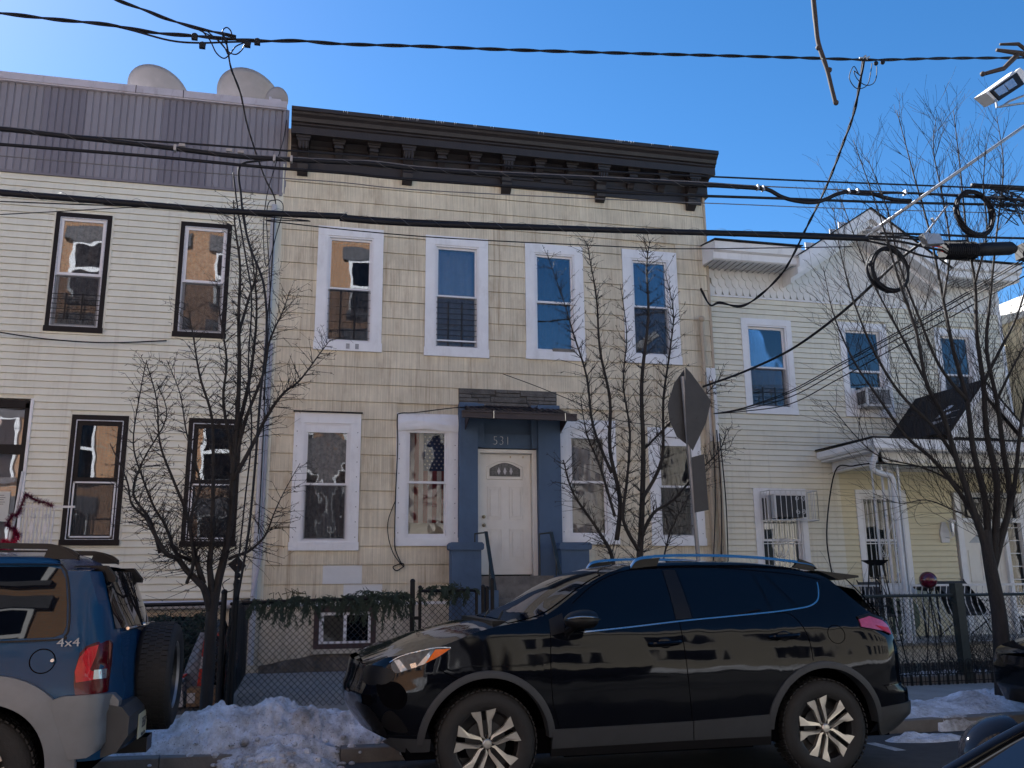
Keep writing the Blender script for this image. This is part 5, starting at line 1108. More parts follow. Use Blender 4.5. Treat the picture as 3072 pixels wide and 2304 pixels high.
# tailgate face: glass, spoiler wings, spare wheel, bumper, plate
def tx(z): return xrJ(z)+.05
gl = MB()
def gfn(u, v):
    z = 1.19+.375*v; wv = .66-.10*v; y = 7.11+(2*u-1)*wv; t = (2*u-1); return (xrJ(z)+.07*(1-(t*wv/.78)**2)+.012, y, z)
gl.grid(gfn, 16, 8); gl.build('rear_glass', 'tint_glass', BS, smooth=True)
for yy in (6.62, 7.62): MB().prism([(-1.50, 1.60), (-1.30, 1.60), (-1.235, 1.52), (-1.235, 1.49), (-1.27, 1.49), (-1.40, 1.59), (-1.5, 1.59)], 1, yy-.045, yy+.045).build('tail_wing', 'car_dark_plastic', BS)
mb = MB(); mb.tube([(-1.14, 6.62, 1.185), (-1.12, 7.6, 1.185)], .012, 6); mb.ball((-1.10, 7.0, 1.19), .022, 8, 6); mb.build('tailgate_trim', 'chrome', BS)
# spare wheel: axis along x
spw = bpy.data.objects.new('spare_wheel', None); spw.location = Vector((-.94, 7.18, .83))-wloc(BS); link(spw, BS)
c = (-1.13, 7.18, .83)
mb = MB(); mb.lathe([(.225, .20), (.235, .245), (.26, .255), (.31, .262), (.345, .25), (.362, .225), (.37, .19), (.37, .07), (.362, .04), (.33, .01), (.24, .0), (.1, .02)], c, 'x', 48); mb.build('tyre', 'rubber', spw, smooth=50)
mb = MB()
for k in range(60):
    a = 2*math.pi*k/60
    for h0, h1, sh in ((.05, .09, 0), (.095, .135, .05), (.14, .18, 0), (.185, .225, .05)):
        P = [(c[0]+hh, c[1]+r_*math.cos(aa+sh), c[2]+r_*math.sin(aa+sh)) for r_ in (.375, .366) for aa, hh in ((a-.035, h0), (a+.035, h0), (a+.035, h1), (a-.035, h1))]
        mb.add(P, [(0, 1, 2, 3), (0, 4, 5, 1), (1, 5, 6, 2), (2, 6, 7, 3), (3, 7, 4, 0)])
mb.build('tread', 'rubber', spw, kind='stuff')
mb = MB(); mb.lathe([(0, .17), (.15, .16), (.205, .15), (.222, .20), (.228, .235), (.236, .238), (.236, .225)], c, 'x', 40); mb.build('rim', 'alloy_dark', spw, smooth=40)
mb = MB(); mb.lathe([(.224, .225), (.229, .243), (.237, .243), (.239, .235)], c, 'x', 40); mb.build('rim_lip', 'galvanised', spw, smooth=40)
for k in range(5):
    a = k*2*math.pi/5+.3; ca, sa = math.cos(a), math.sin(a)
    P = [(.03, -.03), (.215, -.045), (.215, .045), (.03, .03)]
    mb = MB(); mb.add([(c[0]+.19+.0*r_, c[1]+r_*ca-o_*sa, c[2]+r_*sa+o_*ca) for r_, o_ in P]+[(c[0]+.16, c[1]+r_*ca-o_*sa, c[2]+r_*sa+o_*ca) for r_, o_ in P], [(0, 1, 2, 3), (0, 4, 5, 1), (1, 5, 6, 2), (2, 6, 7, 3), (3, 7, 4, 0)]); mb.build('spoke', 'alloy_dark', spw)
mb = MB(); mb.lathe([(0, .215), (.05, .21), (.06, .18)], c, 'x', 16); mb.build('hub', 'car_grey_plastic', spw, smooth=40)
for k in range(5): a = k*1.257; MB().lathe([(0, .226), (.010, .224), (.010, .2)], (c[0], c[1]+.035*math.cos(a), c[2]+.035*math.sin(a)), 'x', 6).build('wheel_nut', 'chrome', spw)
mb = MB(); mb.prism([(-1.17, .74), (-1.08, .72), (-1.03, .66), (-1.03, .55), (-1.09, .45), (-1.2, .42)], 1, 6.28, 7.94); mb.build('rear_bumper', 'car_grey_plastic', BS)
mb = MB(); mb.box(-1.3, -1.02, 7.0, 7.22, .33, .43); mb.build('tow_hitch', 'car_dark_plastic', BS)
pl = MB(); pl.box(-1.028, -1.022, 6.62, 6.93, .475, .63); plo = pl.build('licence_plate', 'plate', BS, 'cream licence plate on the rear bumper')
t_ = text('3550', .095, (-1.018, 6.79, .56), 'ink', plo, 'plate_number', rot=(math.pi/2, 0, math.pi/2), ext=.001, sx=.75); text('Garden State', .032, (-1.018, 6.79, .492), 'ink', plo, 'plate_motto', rot=(math.pi/2, 0, math.pi/2), ext=.001, sx=.9)
mb = MB(); mb.box(-4.9, -1.3, 6.35, 7.87, .30, .55); mb.build('underbody', 'liner', BS)
for A in (JA, JF):
    mb = MB(); mb.lathe([(.53, 0), (.53, .45), (.001, .46)], (A[0], 6.24, A[1]), 'y', 30); mb.build('wheel_liner', 'liner', BS)
    wheel(BS, A[0], A[1], 6.235, .365, .235, .215, dict(kind='plain', m='alloy', rot=.4))
    wheel(BS, A[0], A[1], 7.985, .365, .235, .215, dict(kind='plain', m='alloy', rot=.4), near=False)

# ---------------------------------------------------------------- near dark car at the lower right corner
NC = thing('parked_car', (2.4, 1.1, 0), 'dark car with its mirror and windscreen pillar in the lower right corner', 'car')
yA, yB = .45, 2.0
def ncp(x, z0=1.006): return z0+.43*(x-1.52)-.0*(x)
hood = MB()
def hf(u, v):
    x = .2+1.25*u; y = yA+(yB-yA)*v; t = 2*v-1; return (x, y, .80+.17*u+.03*(1-t*t)-.04*t**4)
hood.grid(hf, 12, 12); hood.build('bonnet', 'car_black', NC, smooth=True)
mb = MB(); mb.box(.15, 4.4, yA+.03, yB-.03, .25, .80); mb.build('body', 'car_black', NC)
ws = MB()
def wf(u, v):
    x = 1.42+.85*u; y = yA+.08+(yB-yA-.16)*v; t = 2*v-1; return (x-.14*(t*t)+.14, y-0, .955+.40*u*(1-.10*u)+.0*(1-t*t))
ws.grid(wf, 12, 12); ws.build('windscreen', 'tint_glass', NC, smooth=True)
mb = MB(); mb.box(2.35, 3.9, yA+.15, yB-.2, 1.20, 1.24); mb.build('roof', 'car_black', NC)
PA = [(1.30, 1.985, .915), (1.40, 1.99, .955), (1.52, 2.0, 1.008), (1.67, 1.99, 1.073), (1.776, 1.98, 1.116), (2.0, 1.95, 1.20), (2.3, 1.90, 1.27), (2.6, 1.88, 1.30), (3.8, 1.86, 1.30)]
PA = [(q[0], q[1], q[2]-.022) for q in PA]
mb = MB(); mb.tube(PA, .02, 8); mb.build('windscreen_pillar', 'car_black', NC, smooth=True)
mb = MB(); mb.tube([(p[0]+.012, p[1]-.05, p[2]+.004) for p in PA], .012, 6); mb.build('windscreen_trim', 'car_dark_plastic', NC)
mb = MB(); mb.ball((1.825, 2.12, 1.005), .1, 22, 16, (1.45, .85, .98))
for i, v in enumerate(mb.v): mb.v[i] = (min(v[0], 1.82), v[1], v[2])
mir = mb.build('wing_mirror', 'car_black', NC, smooth=50)
mb = MB(); mb.lathe([(0, 0), (.048, 0)], (0, 0, 0), 'x', 24)
mb.v = [(1.823, 2.12+v[1]*1.5, 1.005+v[2]*1.75) for v in mb.v]; mb.build('mirror_glass', 'chrome', mir)
# ---------------------------------------------------------------- front corner of a dark car at the right edge
RC = thing('parked_car', (9.2, 7.3, 0), 'front corner of a dark car parked by the pavement at the right edge', 'car')
ztR = smooth_pw([(6.95, .70), (7.1, .76), (7.5, .84), (8.2, .94), (8.6, 1.02), (9.2, 1.36), (10.2, 1.43), (11.2, 1.1), (11.5, .95)]); zcR = lambda x: ztR(x)+.04
cr = Car(7.45, .9, 6.95, 11.5, ztR, zcR, None, pw([(.2, 7.07), (.4, 6.96), (.6, 6.95), (.8, 7.03)]), pw([(0, 11.5), (2, 11.5)]), lambda z: .9-.25*(z-.6)**2, .5, .4, .62, .6, [(7.9, .33, .42), (10.5, .33, .42)], lambda x: .25)
cr.body('car_black', RC)
for far in (False, True): cr.patch('headlight', [(6.98, .68), (7.15, .74), (7.45, .80), (7.4, .70), (7.15, .60), (6.99, .58)], 'lamp_smoke', RC, off=.006, far=far)
wheel(RC, 7.9, .33, 6.6, .33, .2, .2, dict(kind='plain', m='alloy', rot=0))
cr.patch('bumper_seam', [(6.98, .52), (7.5, .53), (7.5, .52), (6.98, .51)], 'liner', RC, off=.003)
# ================================================================ fences
def chain_link(name, x0, x1, z0, z1, Y, parent, p=.072, r=.0034, m='black_vinyl_wire', barbs=True):
    mb = MB(); W_, H_ = x1-x0, z1-z0
    for sgn in (1, -1):
        c = -H_ if sgn > 0 else 0
        while c < W_+(0 if sgn > 0 else H_):
            # line x = x0 + c + sgn*t, z = z0 + t
            t0, t1 = 0, H_
            if sgn > 0: t0 = max(0, -c); t1 = min(H_, W_-c)
            else: t0 = max(0, c-W_); t1 = min(H_, c)
            if t1-t0 > .02:
                n = max(1, int((t1-t0)/(p/2))); P = []
                for i in range(n+1):
                    t = t0+(t1-t0)*i/n; k = round((c+sgn*t)/(p/2))
                    P.append((x0+c+sgn*t, Y+(.0025 if (k % 2 == 0) == (sgn > 0) else -.0025), z0+t))
                if barbs and t1 == H_: P.append((P[-1][0]+sgn*.012, Y, z0+t1+.03))
                mb.tube(P, r, 3, cap=False)
            c += p
    return mb.build(name, m, parent, kind='stuff', fix=False)
F1 = thing('chain_link_fence', (-.2, 10.75, .1), 'black chain link fence draped with cut evergreen before the tan house', 'fence')
chain_link('wire_mesh', -.66, 1.24, .13, 1.28, 10.75, F1)
def rail(nm, a, b, r, par, m='black_metal'): return MB().tube([a, b], r, 8).build(nm, m, par)
rail('top_rail', (-.66, 10.75, 1.27), (1.24, 10.75, 1.31), .021, F1)
for x, h, r in ((-.73, 1.50, .035), (1.27, 1.49, .030)): mb = MB(); mb.tube([(x, 10.75, .1), (x, 10.75, h)], r, 10); mb.ball((x, 10.75, h), r*1.1, 10, 6); mb.build('post', 'black_metal', F1)
F2 = thing('chain_link_fence', (-2.2, 10.75, .1), 'black chain link fence before the cream house behind the blue SUV', 'fence')
chain_link('wire_mesh', -3.9, -.86, .13, 1.25, 10.75, F2); rail('top_rail', (-3.9, 10.75, 1.24), (-.86, 10.75, 1.27), .021, F2)
mb = MB(); mb.tube([(-.86, 10.75, .1), (-.86, 10.75, 1.38)], .032, 10); mb.ball((-.86, 10.75, 1.39), .036, 10, 6); mb.build('post', 'black_metal', F2)
MB().tube([(-2.6, 10.75, .1), (-2.6, 10.75, 1.3)], .026, 8).build('post', 'black_metal', F2)
# dividing fence running back to the house corner
F3 = thing('dividing_fence', (-.76, 12.5, .1), 'dark dividing fence with black netting running back between the two yards', 'fence')
mb = MB()
for sgn in (1, -1):
    c = -1.1
    while c < 3.6+1.1:
        t0, t1 = (max(0, -c), min(1.1, 3.6-c)) if sgn > 0 else (max(0, c-3.6), min(1.1, c))
        if t1-t0 > .03: mb.tube([(-.78, 10.8+c+sgn*t0, .15+t0), (-.78, 10.8+c+sgn*t1, .15+t1)], .003, 3, cap=False)
        c += .06
mb.build('netting', 'black_vinyl_wire', F3, kind='stuff', fix=False)
MB().tube([(-.78, 10.8, 1.26), (-.78, 14.3, 1.26)], .02, 6).build('top_rail', 'black_metal', F3)
def sheet(u, v): return (-.80+.03*noise.noise(Vector((u*8, v*5, 3)))+.012*math.sin(u*60), 10.82+1.3*u, .16+1.05*v)
MB().grid(sheet, 40, 24).build('black_sheet', 'black_bag', F3, smooth=True)
G1 = thing('gate', (1.75, 10.75, .1), 'black chain link gate between two posts beside the blue stoop', 'gate')
mb = MB(); mb.tube([(1.36, 10.75, .2), (1.36, 10.75, 1.40)], .019, 8); mb.tube([(2.04, 10.75, .2), (2.04, 10.75, 1.40)], .019, 8); mb.tube([(1.36, 10.75, 1.38), (2.04, 10.75, 1.38)], .019, 8); mb.tube([(1.36, 10.75, .25), (2.04, 10.75, .25)], .019, 8); mb.ball((1.36, 10.75, 1.42), .025, 8, 6); mb.build('gate_frame', 'black_metal', G1)
chain_link('wire_mesh', 1.38, 2.03, .26, 1.37, 10.75, G1)
MB().box(1.28, 1.36, 10.71, 10.74, 1.05, 1.09).build('latch', 'black_metal', G1)
for x, h in ((2.12, 1.42), (2.17, 1.40), (2.235, 1.50)): mb = MB(); mb.tube([(x, 10.75, .1), (x, 10.75, h)], .024, 8); mb.ball((x, 10.75, h), .027, 8, 6); mb.build('post', 'black_metal', G1)
F4 = thing('chain_link_fence', (8, 10.75, .1), 'dark green chain link fence with a thick post before the ivory house', 'fence')
chain_link('wire_mesh', 5.3, 11.6, .18, 1.24, 10.75, F4, m='dark_metal'); rail('top_rail', (4.9, 10.75, 1.24), (11.6, 10.75, 1.24), .02, F4, 'dark_metal')
MB().box(8.66, 8.78, 10.69, 10.81, .1, 1.40).build('post', 'dark_metal', F4); MB().box(5.28, 5.36, 10.71, 10.79, .1, 1.38).build('post', 'dark_metal', F4)
F5 = thing('garden_edging', (8, 10.62, .12), 'low black wire edging of hoops with small fleur shapes along the pavement', 'garden edging')
hp = MB(); R_ = .055
P = [(-R_, 0, 0), (-R_, 0, .26)]+[(R_*math.cos(a), 0, .26+R_*math.sin(a)) for a in np.linspace(math.pi, 0, 9)]+[(R_, 0, .26), (R_, 0, 0)]
hp.tube(P, .0065, 5); hp.tube([(0, 0, 0), (0, 0, .22)], .005, 4); hp.prism([(0, .29), (.012, .25), (.035, .235), (.015, .22), (.012, .18), (-.012, .18), (-.015, .22), (-.035, .235), (-.012, .25)], 1, -.006, .006)
hpm = mesh_of(hp, 'hoop', 'black_metal'); x = 5.4
while x < 11.4: inst('hoop', hpm, (x, 10.64, .10), F5); inst('hoop', hpm, (x+.06, 10.66, .08), F5, scale=(1, 1, .8)) if False else None; x += .137
mb = MB(); mb.box(5.3, 11.5, 10.636, 10.644, .23, .242); mb.box(5.3, 11.5, 10.636, 10.644, .14, .15)
x = 5.47
while x < 11.4: mb.box(x-.004, x+.004, 10.636, 10.644, .08, .24); x += .137
mb.build('edging_bars', 'black_metal', F5)
MB().box(5.3, 11.6, 10.70, 10.84, .0, .20).build('fence_kerb', 'kerb_stone', F4)
# ================================================================ trees
def twigs(mb, p, d, L, r, depth, rg, up=.25, spread=.6, spur=False, n=3, tip=.0015, budget=None):
    """recursive bare branch"""
    if L < .04: return
    P = [p]; R = [r]; seg = max(2, int(L/.10)); dd = d.copy()
    for i in range(seg):
        dd = (dd+Vector((rg.gauss(0, .13), rg.gauss(0, .13), rg.gauss(0, .08)+up*.12))).normalized(); P.append(P[-1]+dd*L/seg); R.append(max(tip, r+(tip-r)*(i+1)/seg*.85))
    mb.tube(P, R, n if r > .004 else 3, cap=False)
    if depth <= 0: return
    k = max(1, int(L/.14))
    for i in range(k):
        j = rg.randint(1, seg); a = rg.uniform(0, 6.283); base = (P[j]-P[j-1]).normalized(); o = base.orthogonal().normalized(); o2 = base.cross(o)
        side_ = (o*math.cos(a)+o2*math.sin(a)); nd = (base*(1-spread*.5)+side_*spread*rg.uniform(.6, 1.2)+Vector((0, 0, up))).normalized()
        twigs(mb, P[j], nd, L*rg.uniform(.28, .55), R[j]*.6, depth-1, rg, up, spread, spur, n, tip)
    if spur:
        for i in range(int(L/.05)):
            j = rg.randint(1, seg); a = Vector((rg.gauss(0, 1), rg.gauss(0, 1), rg.gauss(0, 1))).normalized(); mb.tube([P[j], P[j]+(a+dd*.5)*rg.uniform(.012, .035)], [.0028, .0022], 3, cap=False)
LF = 1.05
def limb(mb, pts, r0, r1, n=8):
    if n == 8: r0 *= LF; r1 *= LF
    P = crom(pts, 5); R = [r0+(r1-r0)*i/(len(P)-1) for i in range(len(P))]; mb.tube(P, R, n); return P, R
RM = .0048
def dress(mb, P, R, rg, every, Lr, depth, up, spread, start=.15, spur=False, fan=None):
    tot = sum((P[i+1]-P[i]).length for i in range(len(P)-1)); k = int(tot/every)
    for i in range(k):
        t = start+(1-start)*(i+rg.random())/k; j = min(int(t*(len(P)-1)), len(P)-2); base = (P[j+1]-P[j]).normalized(); a = rg.uniform(0, 6.283); o = base.orthogonal().normalized(); o2 = base.cross(o)
        sd_ = o*math.cos(a)+o2*math.sin(a); sd_.y *= .6
        d = (base*.45+sd_*spread+Vector((0, 0, up))).normalized(); twigs(mb, P[j], d, rg.uniform(*Lr)*(1.15-.5*t), min(RM, R[j]*.45+.001), depth, rg, up, spread, spur)
def A(Y, off, s, pts, amp=.0, rg=None):
    out = []; w_ = 0
    for i, (a, b) in enumerate(pts):
        w_ += (rg.gauss(0, amp) if rg else 0); out.append(at(off[0]+a/s, off[1]+b/s, Y+w_))
    return out
# tree 1 (left)
T1 = thing('street_tree', (-.92, 9.3, .06), 'bare upright street tree with dense spurs in front of the cream house', 'tree'); rg = random.Random(11); Y = 9.3
tr = MB(); tw = MB(); z1 = (300, 1500); s1 = 3.687
base = [at(612, 2190, Y), at(622, 2060, Y), at(630, 1930, Y), at(636, 1830, Y), at(640, 1775, Y)]
base[0].z = min(base[0].z, .02)
Pb, Rb = limb(tr, base, .062, .052, 12)
fk = at(634, 1850, Y); fk2 = at(638, 1840, Y)
limbs = []
def add(pts, r0, r1, tip=None): P, R = limb(tr, pts, r0, r1, 8); limbs.append((P, R))
add([fk]+A(Y, z1, s1, [(1160, 1000), (1080, 900), (960, 780), (860, 650), (740, 600), (640, 440), (560, 300), (500, 190), (350, 40)], .05, rg)+[at(380, 1440, Y), at(330, 1330, Y+.1)], .036, .005)
add([at(610, 1750, Y)]+A(Y, z1, s1, [(1080, 720), (1060, 640), (1010, 400), (960, 150)], .05, rg)+[at(520, 1440, Y), at(480, 1330, Y), at(470, 1200, Y), at(440, 1090, Y)], .028, .004)
add(A(Y, z1, s1, [(1060, 700), (960, 650), (840, 580), (760, 380), (700, 240), (600, 80)], .05, rg)+[at(430, 1440, Y), at(400, 1330, Y), at(420, 1180, Y-.1), at(440, 1080, Y-.1)], .020, .004)
add([fk2]+A(Y, z1, s1, [(1225, 880), (1212, 700), (1240, 450), (1245, 200)], .03, rg)+[at(640, 1400, Y), at(635, 1250, Y), at(600, 1130, Y), at(580, 1010, Y+.1), at(560, 900, Y+.1)], .033, .004)
add([fk2]+A(Y, z1, s1, [(1300, 930), (1370, 650), (1420, 400), (1450, 150)], .03, rg)+[at(700, 1400, Y), at(712, 1250, Y), at(718, 1100, Y), at(716, 950, Y), at(720, 800, Y), at(705, 680, Y), at(700, 600, Y)], .042, .006)
add([at(700, 1420, Y), at(690, 1330, Y), at(670, 1200, Y-.1), at(680, 1080, Y-.15), at(660, 950, Y-.1), at(650, 830, Y)], .02, .003)
add([at(712, 1290, Y), at(740, 1180, Y+.1), at(760, 1060, Y+.2), at(770, 930, Y+.2), at(760, 800, Y+.2), at(740, 700, Y+.2)], .022, .003)
add([at(716, 1000, Y), at(745, 900, Y+.1), at(770, 810, Y+.1), at(745, 720, Y+.1), at(730, 620, Y+.1)], .016, .003)
add(A(Y, z1, s1, [(1430, 650), (1520, 610), (1640, 570), (1800, 430), (1870, 300), (1920, 160)], .04, rg)+[at(850, 1480, Y), at(900, 1390, Y)], .017, .003)
add([at(700, 1440, Y), at(760, 1330, Y), at(800, 1250, Y), at(850, 1180, Y-.1), at(900, 1140, Y-.1), at(960, 1060, Y-.1), at(990, 1020, Y-.1)], .022, .003)
add([at(705, 1380, Y), at(740, 1250, Y), at(790, 1120, Y), at(810, 1020, Y), at(850, 930, Y), at(870, 870, Y)], .020, .003)
add([at(480, 1660, Y), at(450, 1560, Y), at(400, 1480, Y+.1), at(430, 1380, Y+.1), at(500, 1250, Y+.1), at(470, 1150, Y)], .016, .003)
add([at(560, 1750, Y), at(580, 1680, Y-.1), at(570, 1560, Y-.1), at(600, 1450, Y-.1), at(560, 1300, Y-.1), at(540, 1180, Y-.1), at(500, 1080, Y-.1)], .016, .003)
tr.build('trunk', 'bark', T1, smooth=True)
for P, R in limbs: dress(tw, P, R, rg, .022, (.07, .38), 1, .04, .85, .15, spur=True)
tw.build('twigs', 'twig', T1, kind=None, fix=False)
# tree 2 (behind the black car)
T2 = thing('street_tree', (3.5, 9.5, .06), 'bare twin stemmed street tree rising behind the black SUV', 'tree'); rg = random.Random(5); Y = 9.5
tr = MB(); tw = MB(); limbs = []
add([at(1880, 2150, Y), at(1850, 1900, Y), at(1840, 1690, Y), at(1800, 1600, Y), at(1720, 1480, Y), at(1690, 1380, Y-.1)], .035, .006)
add([at(1905, 2150, Y+.1), at(1910, 1900, Y+.1), at(1918, 1690, Y+.1), at(1925, 1560, Y+.1), at(1930, 1350, Y), at(1925, 1150, Y), at(1945, 950, Y), at(1940, 800, Y), at(1950, 720, Y)], .05, .005)
add([at(1850, 1620, Y), at(1860, 1500, Y), at(1830, 1350, Y), at(1830, 1200, Y), at(1800, 1050, Y), at(1790, 900, Y), at(1770, 780, Y), at(1760, 720, Y)], .028, .004)
add([at(1920, 1620, Y+.1), at(1960, 1540, Y+.1), at(2020, 1500, Y+.1), at(2090, 1420, Y+.1), at(2160, 1350, Y), at(2180, 1280, Y)], .022, .003)
add([at(1925, 1500, Y), at(1985, 1380, Y), at(1990, 1200, Y), at(2010, 1050, Y), at(2020, 930, Y), at(1990, 800, Y)], .022, .003)
add([at(1930, 1350, Y), at(2050, 1230, Y), at(2120, 1180, Y), at(2170, 1120, Y)], .014, .003)
add([at(1835, 1420, Y), at(1780, 1280, Y), at(1760, 1130, Y), at(1720, 1000, Y), at(1690, 900, Y), at(1640, 760, Y)], .018, .003)
add([at(1845, 1550, Y-.1), at(1800, 1400, Y-.1), at(1760, 1300, Y-.1), at(1740, 1180, Y-.1)], .018, .003)
add([at(1915, 1650, Y), at(1870, 1560, Y-.1), at(1880, 1450, Y-.1), at(1890, 1300, Y-.1), at(1870, 1150, Y-.1), at(1880, 1000, Y-.1), at(1860, 850, Y-.1)], .022, .003)
add([at(1990, 1680, Y), at(2010, 1600, Y), at(2060, 1500, Y), at(2130, 1400, Y), at(2200, 1330, Y)], .010, .002)
tr.build('trunk', 'bark', T2, smooth=True)
for P, R in limbs: dress(tw, P, R, rg, .022, (.07, .34), 1, .10, .8, .12, spur=True)
tw.build('twigs', 'twig', T2, fix=False)
# tree 3 (right, whippy)
LF = .85; RM = .0036
T3 = thing('street_tree', (7.6, 8.9, .06), 'tall bare tree with many thin whippy branches at the right', 'tree'); rg = random.Random(21); Y = 8.9
tr = MB(); tw = MB(); limbs = []
limb(tr, [at(3022, 2250, Y), at(3008, 2000, Y), at(2998, 1850, Y), at(2975, 1720, Y), at(2960, 1640, Y), at(2955, 1590, Y)], .105, .050, 14)
f3 = at(2975, 1730, Y)
for pts, r0 in [([(2950, 1620), (2920, 1530), (2870, 1380), (2830, 1250), (2780, 1150), (2750, 1000), (2700, 850), (2640, 650), (2560, 420)], .055),
                ([(2965, 1620), (2955, 1500), (2920, 1350), (2900, 1200), (2860, 1050), (2830, 900), (2790, 700), (2740, 520), (2690, 330)], .055),
                ([(2985, 1620), (2990, 1450), (2960, 1300), (2950, 1150), (2930, 1000), (2925, 850), (2900, 700), (2880, 500), (2860, 330)], .055),
                ([(3000, 1630), (3030, 1500), (3010, 1350), (2990, 1200), (2960, 1050), (2970, 900), (2990, 700), (3010, 500), (2990, 350)], .05),
                ([(3005, 1600), (3040, 1480), (3060, 1300), (3090, 1100), (3130, 900), (3150, 700)], .045),
                ([(2930, 1560), (2880, 1480), (2800, 1380), (2720, 1310), (2640, 1200), (2560, 1080), (2500, 940), (2470, 800)], .035),
                ([(2900, 1480), (2850, 1440), (2760, 1400), (2640, 1370), (2560, 1300), (2480, 1200)], .018),
                ([(2870, 1380), (2800, 1280), (2700, 1180), (2620, 1050), (2560, 900), (2520, 750), (2500, 620)], .028),
                ([(2950, 1150), (3000, 1050), (3050, 950), (3090, 820), (3120, 700)], .028),
                ([(2900, 1200), (2820, 1100), (2760, 960), (2700, 800), (2660, 620), (2600, 470)], .026),
                ([(2990, 1200), (3050, 1080), (3110, 980)], .022),
                ([(2930, 1560), (2860, 1530), (2780, 1500), (2700, 1510), (2620, 1480)], .012),
                ([(2830, 900), (2850, 750), (2830, 600), (2800, 450), (2810, 350)], .018), ([(2925, 850), (2960, 700), (2950, 560), (2960, 430)], .018), ([(2780, 1150), (2700, 1000), (2620, 850), (2560, 700), (2510, 560)], .020)]:
    yo = rg.uniform(-.5, .5); n_ = len(pts)
    P3 = ([f3] if pts[0][1] > 1590 else [])+[at(a, b, Y+yo*i/n_) for i, (a, b) in enumerate(pts)]; P, R = limb(tr, P3, r0, .004, 8); limbs.append((P, R))
tr.build('trunk', 'bark', T3, smooth=True)
for P, R in limbs: dress(tw, P, R, rg, .062, (.3, 1.0), 1, .22, .5, .10)
tw.build('twigs', 'twig', T3, fix=False)
# twigs of a tree overhead near the camera
OT = thing('overhanging_twig', tuple(at(2440, -150, 3.0)), 'thin bare twig hanging down from the top edge right of centre', 'twig')
mb = MB(); mb.tube([at(2150, -1500, 3.4), at(2330, -800, 3.2), at(2425, -160, 3)], [.03, .018, .011], 7); mb.tube(crom([at(2425, -160, 3), at(2440, 0, 3), at(2447, 70, 3), at(2455, 130, 3), at(2480, 205, 3), at(2495, 265, 3), at(2507, 312, 3)], 4), [.011]*8+[.010]*8+[.009]*8+[.008], 7)
for q in ((2455, 143), (2488, 210), (2508, 308)): mb.ball(at(*q, 3), .012, 7, 5)
mb.build('stem', 'twig_pale', OT, smooth=True)
OU = thing('overhanging_twig', tuple(at(3120, 150, 3.0)), 'stubby forked twig poking in at the upper right edge', 'twig')
mb = MB(); mb.tube([at(4200, -300, 3.3), at(3500, 60, 3.1), at(3110, 172, 3)], [.03, .02, .014], 7); mb.tube([at(3120, 175, 3), at(3060, 160, 3), at(2990, 150, 3)], [.014, .012, .008], 7); mb.tube([at(3090, 160, 3), at(3055, 132, 3), at(3000, 133, 3)], [.010, .009, .006], 6); mb.tube([at(3052, 165, 3), at(3012, 205, 3), at(2950, 222, 3)], [.013, .011, .009], 7); mb.ball(at(2948, 222, 3), .012, 7, 5)
mb.build('stem', 'twig_pale', OU, smooth=True)
# ================================================================ street sign (backs)
SG = thing('road_sign', (4.34, 9.3, .06), 'back of a faded grey octagonal sign and plate on a post behind the black SUV', 'road sign'); Y = 9.3
mb = MB(); b0, b1 = at(2096, 1690, Y), at(2048, 1130, Y); px_ = b0.x
mb.tube([(px_+.03, Y, .06), (px_, Y, b0.z), (b1.x, Y, b1.z)], .026, 8); mb.build('post', 'sign_post', SG)
P = [at(*q, Y-.03) for q in ((2056, 1102), (2072, 1118), (2133, 1203), (2118, 1268), (2078, 1352), (2062, 1330), (2055, 1210))]
MB().prism([(p.x, p.z) for p in P], 1, Y-.034, Y-.030).build('sign_plate', 'sign_back', SG)
P = [at(*q, Y+.04) for q in ((2052, 1108), (2060, 1200), (2075, 1345), (2030, 1310), (2008, 1260), (2002, 1215), (2022, 1150))]
MB().prism([(p.x, p.z) for p in P], 1, Y+.036, Y+.040).build('sign_plate', 'sign_back', SG)
P = [at(*q, Y-.03) for q in ((2075, 1372), (2112, 1362), (2126, 1530), (2084, 1538))]
MB().prism([(p.x, p.z) for p in P], 1, Y-.034, Y-.030).build('lower_plate', 'sign_back', SG)
# ================================================================ dishes
def dish(lbl, cx, cz, R, Y, yaw_, tilt, sq=1, roll=0):
    D = thing('satellite_dish', (cx, Y, 9.6), lbl, 'satellite dish', 'dishes on the grey parapet roof')
    mb = MB(); n = 36; vs = []; rings = 7
    Mx = Matrix.Rotation(math.radians(roll), 3, 'Y') @ Matrix.Rotation(math.radians(yaw_), 3, 'Z') @ Matrix.Rotation(math.radians(tilt), 3, 'X')
    for j in range(rings+1):
        r = R*j/rings
        for k in range(n):
            a = 2*math.pi*k/n; v = Mx @ Vector((r*math.cos(a), .13*r*r/R, r*math.sin(a)*sq)); vs.append((cx+v.x, Y+v.y, cz+v.z))
    mb.add(vs, [(j*n+k, j*n+(k+1) % n, (j+1)*n+(k+1) % n, (j+1)*n+k) for j in range(rings) for k in range(n)]); o = mb.build('reflector', 'dish_grey', D, smooth=True)
    so = o.modifiers.new('thick', 'SOLIDIFY'); so.thickness = .015
    mb = MB(); mb.tube([(cx+.05, Y-.1, cz-.15), (cx+.05, Y-.0, 9.5)], .025, 6); mb.build('mount', 'galvanised', D); mb = MB(); mb.box(cx-.09, cx+.09, Y-.07, Y-.03, cz-.18, cz-.02); mb.box(cx-.12, cx-.08, Y-.09, Y-.05, cz-.25, cz-.0); mb.build('bracket', 'coping', D)
dish('large grey satellite dish on the roof, leftmost of three', -2.86, 10.03, .56, 15.3, 22, 30, .80, 32)
dish('large grey satellite dish on the roof, middle one of three', -1.30, 10.10, .62, 15.3, 22, 30, .82, 34)
dish('small grey satellite dish overlapping the middle one on the roof', -.82, 10.06, .23, 15.1, -35, 12, 1, -15)
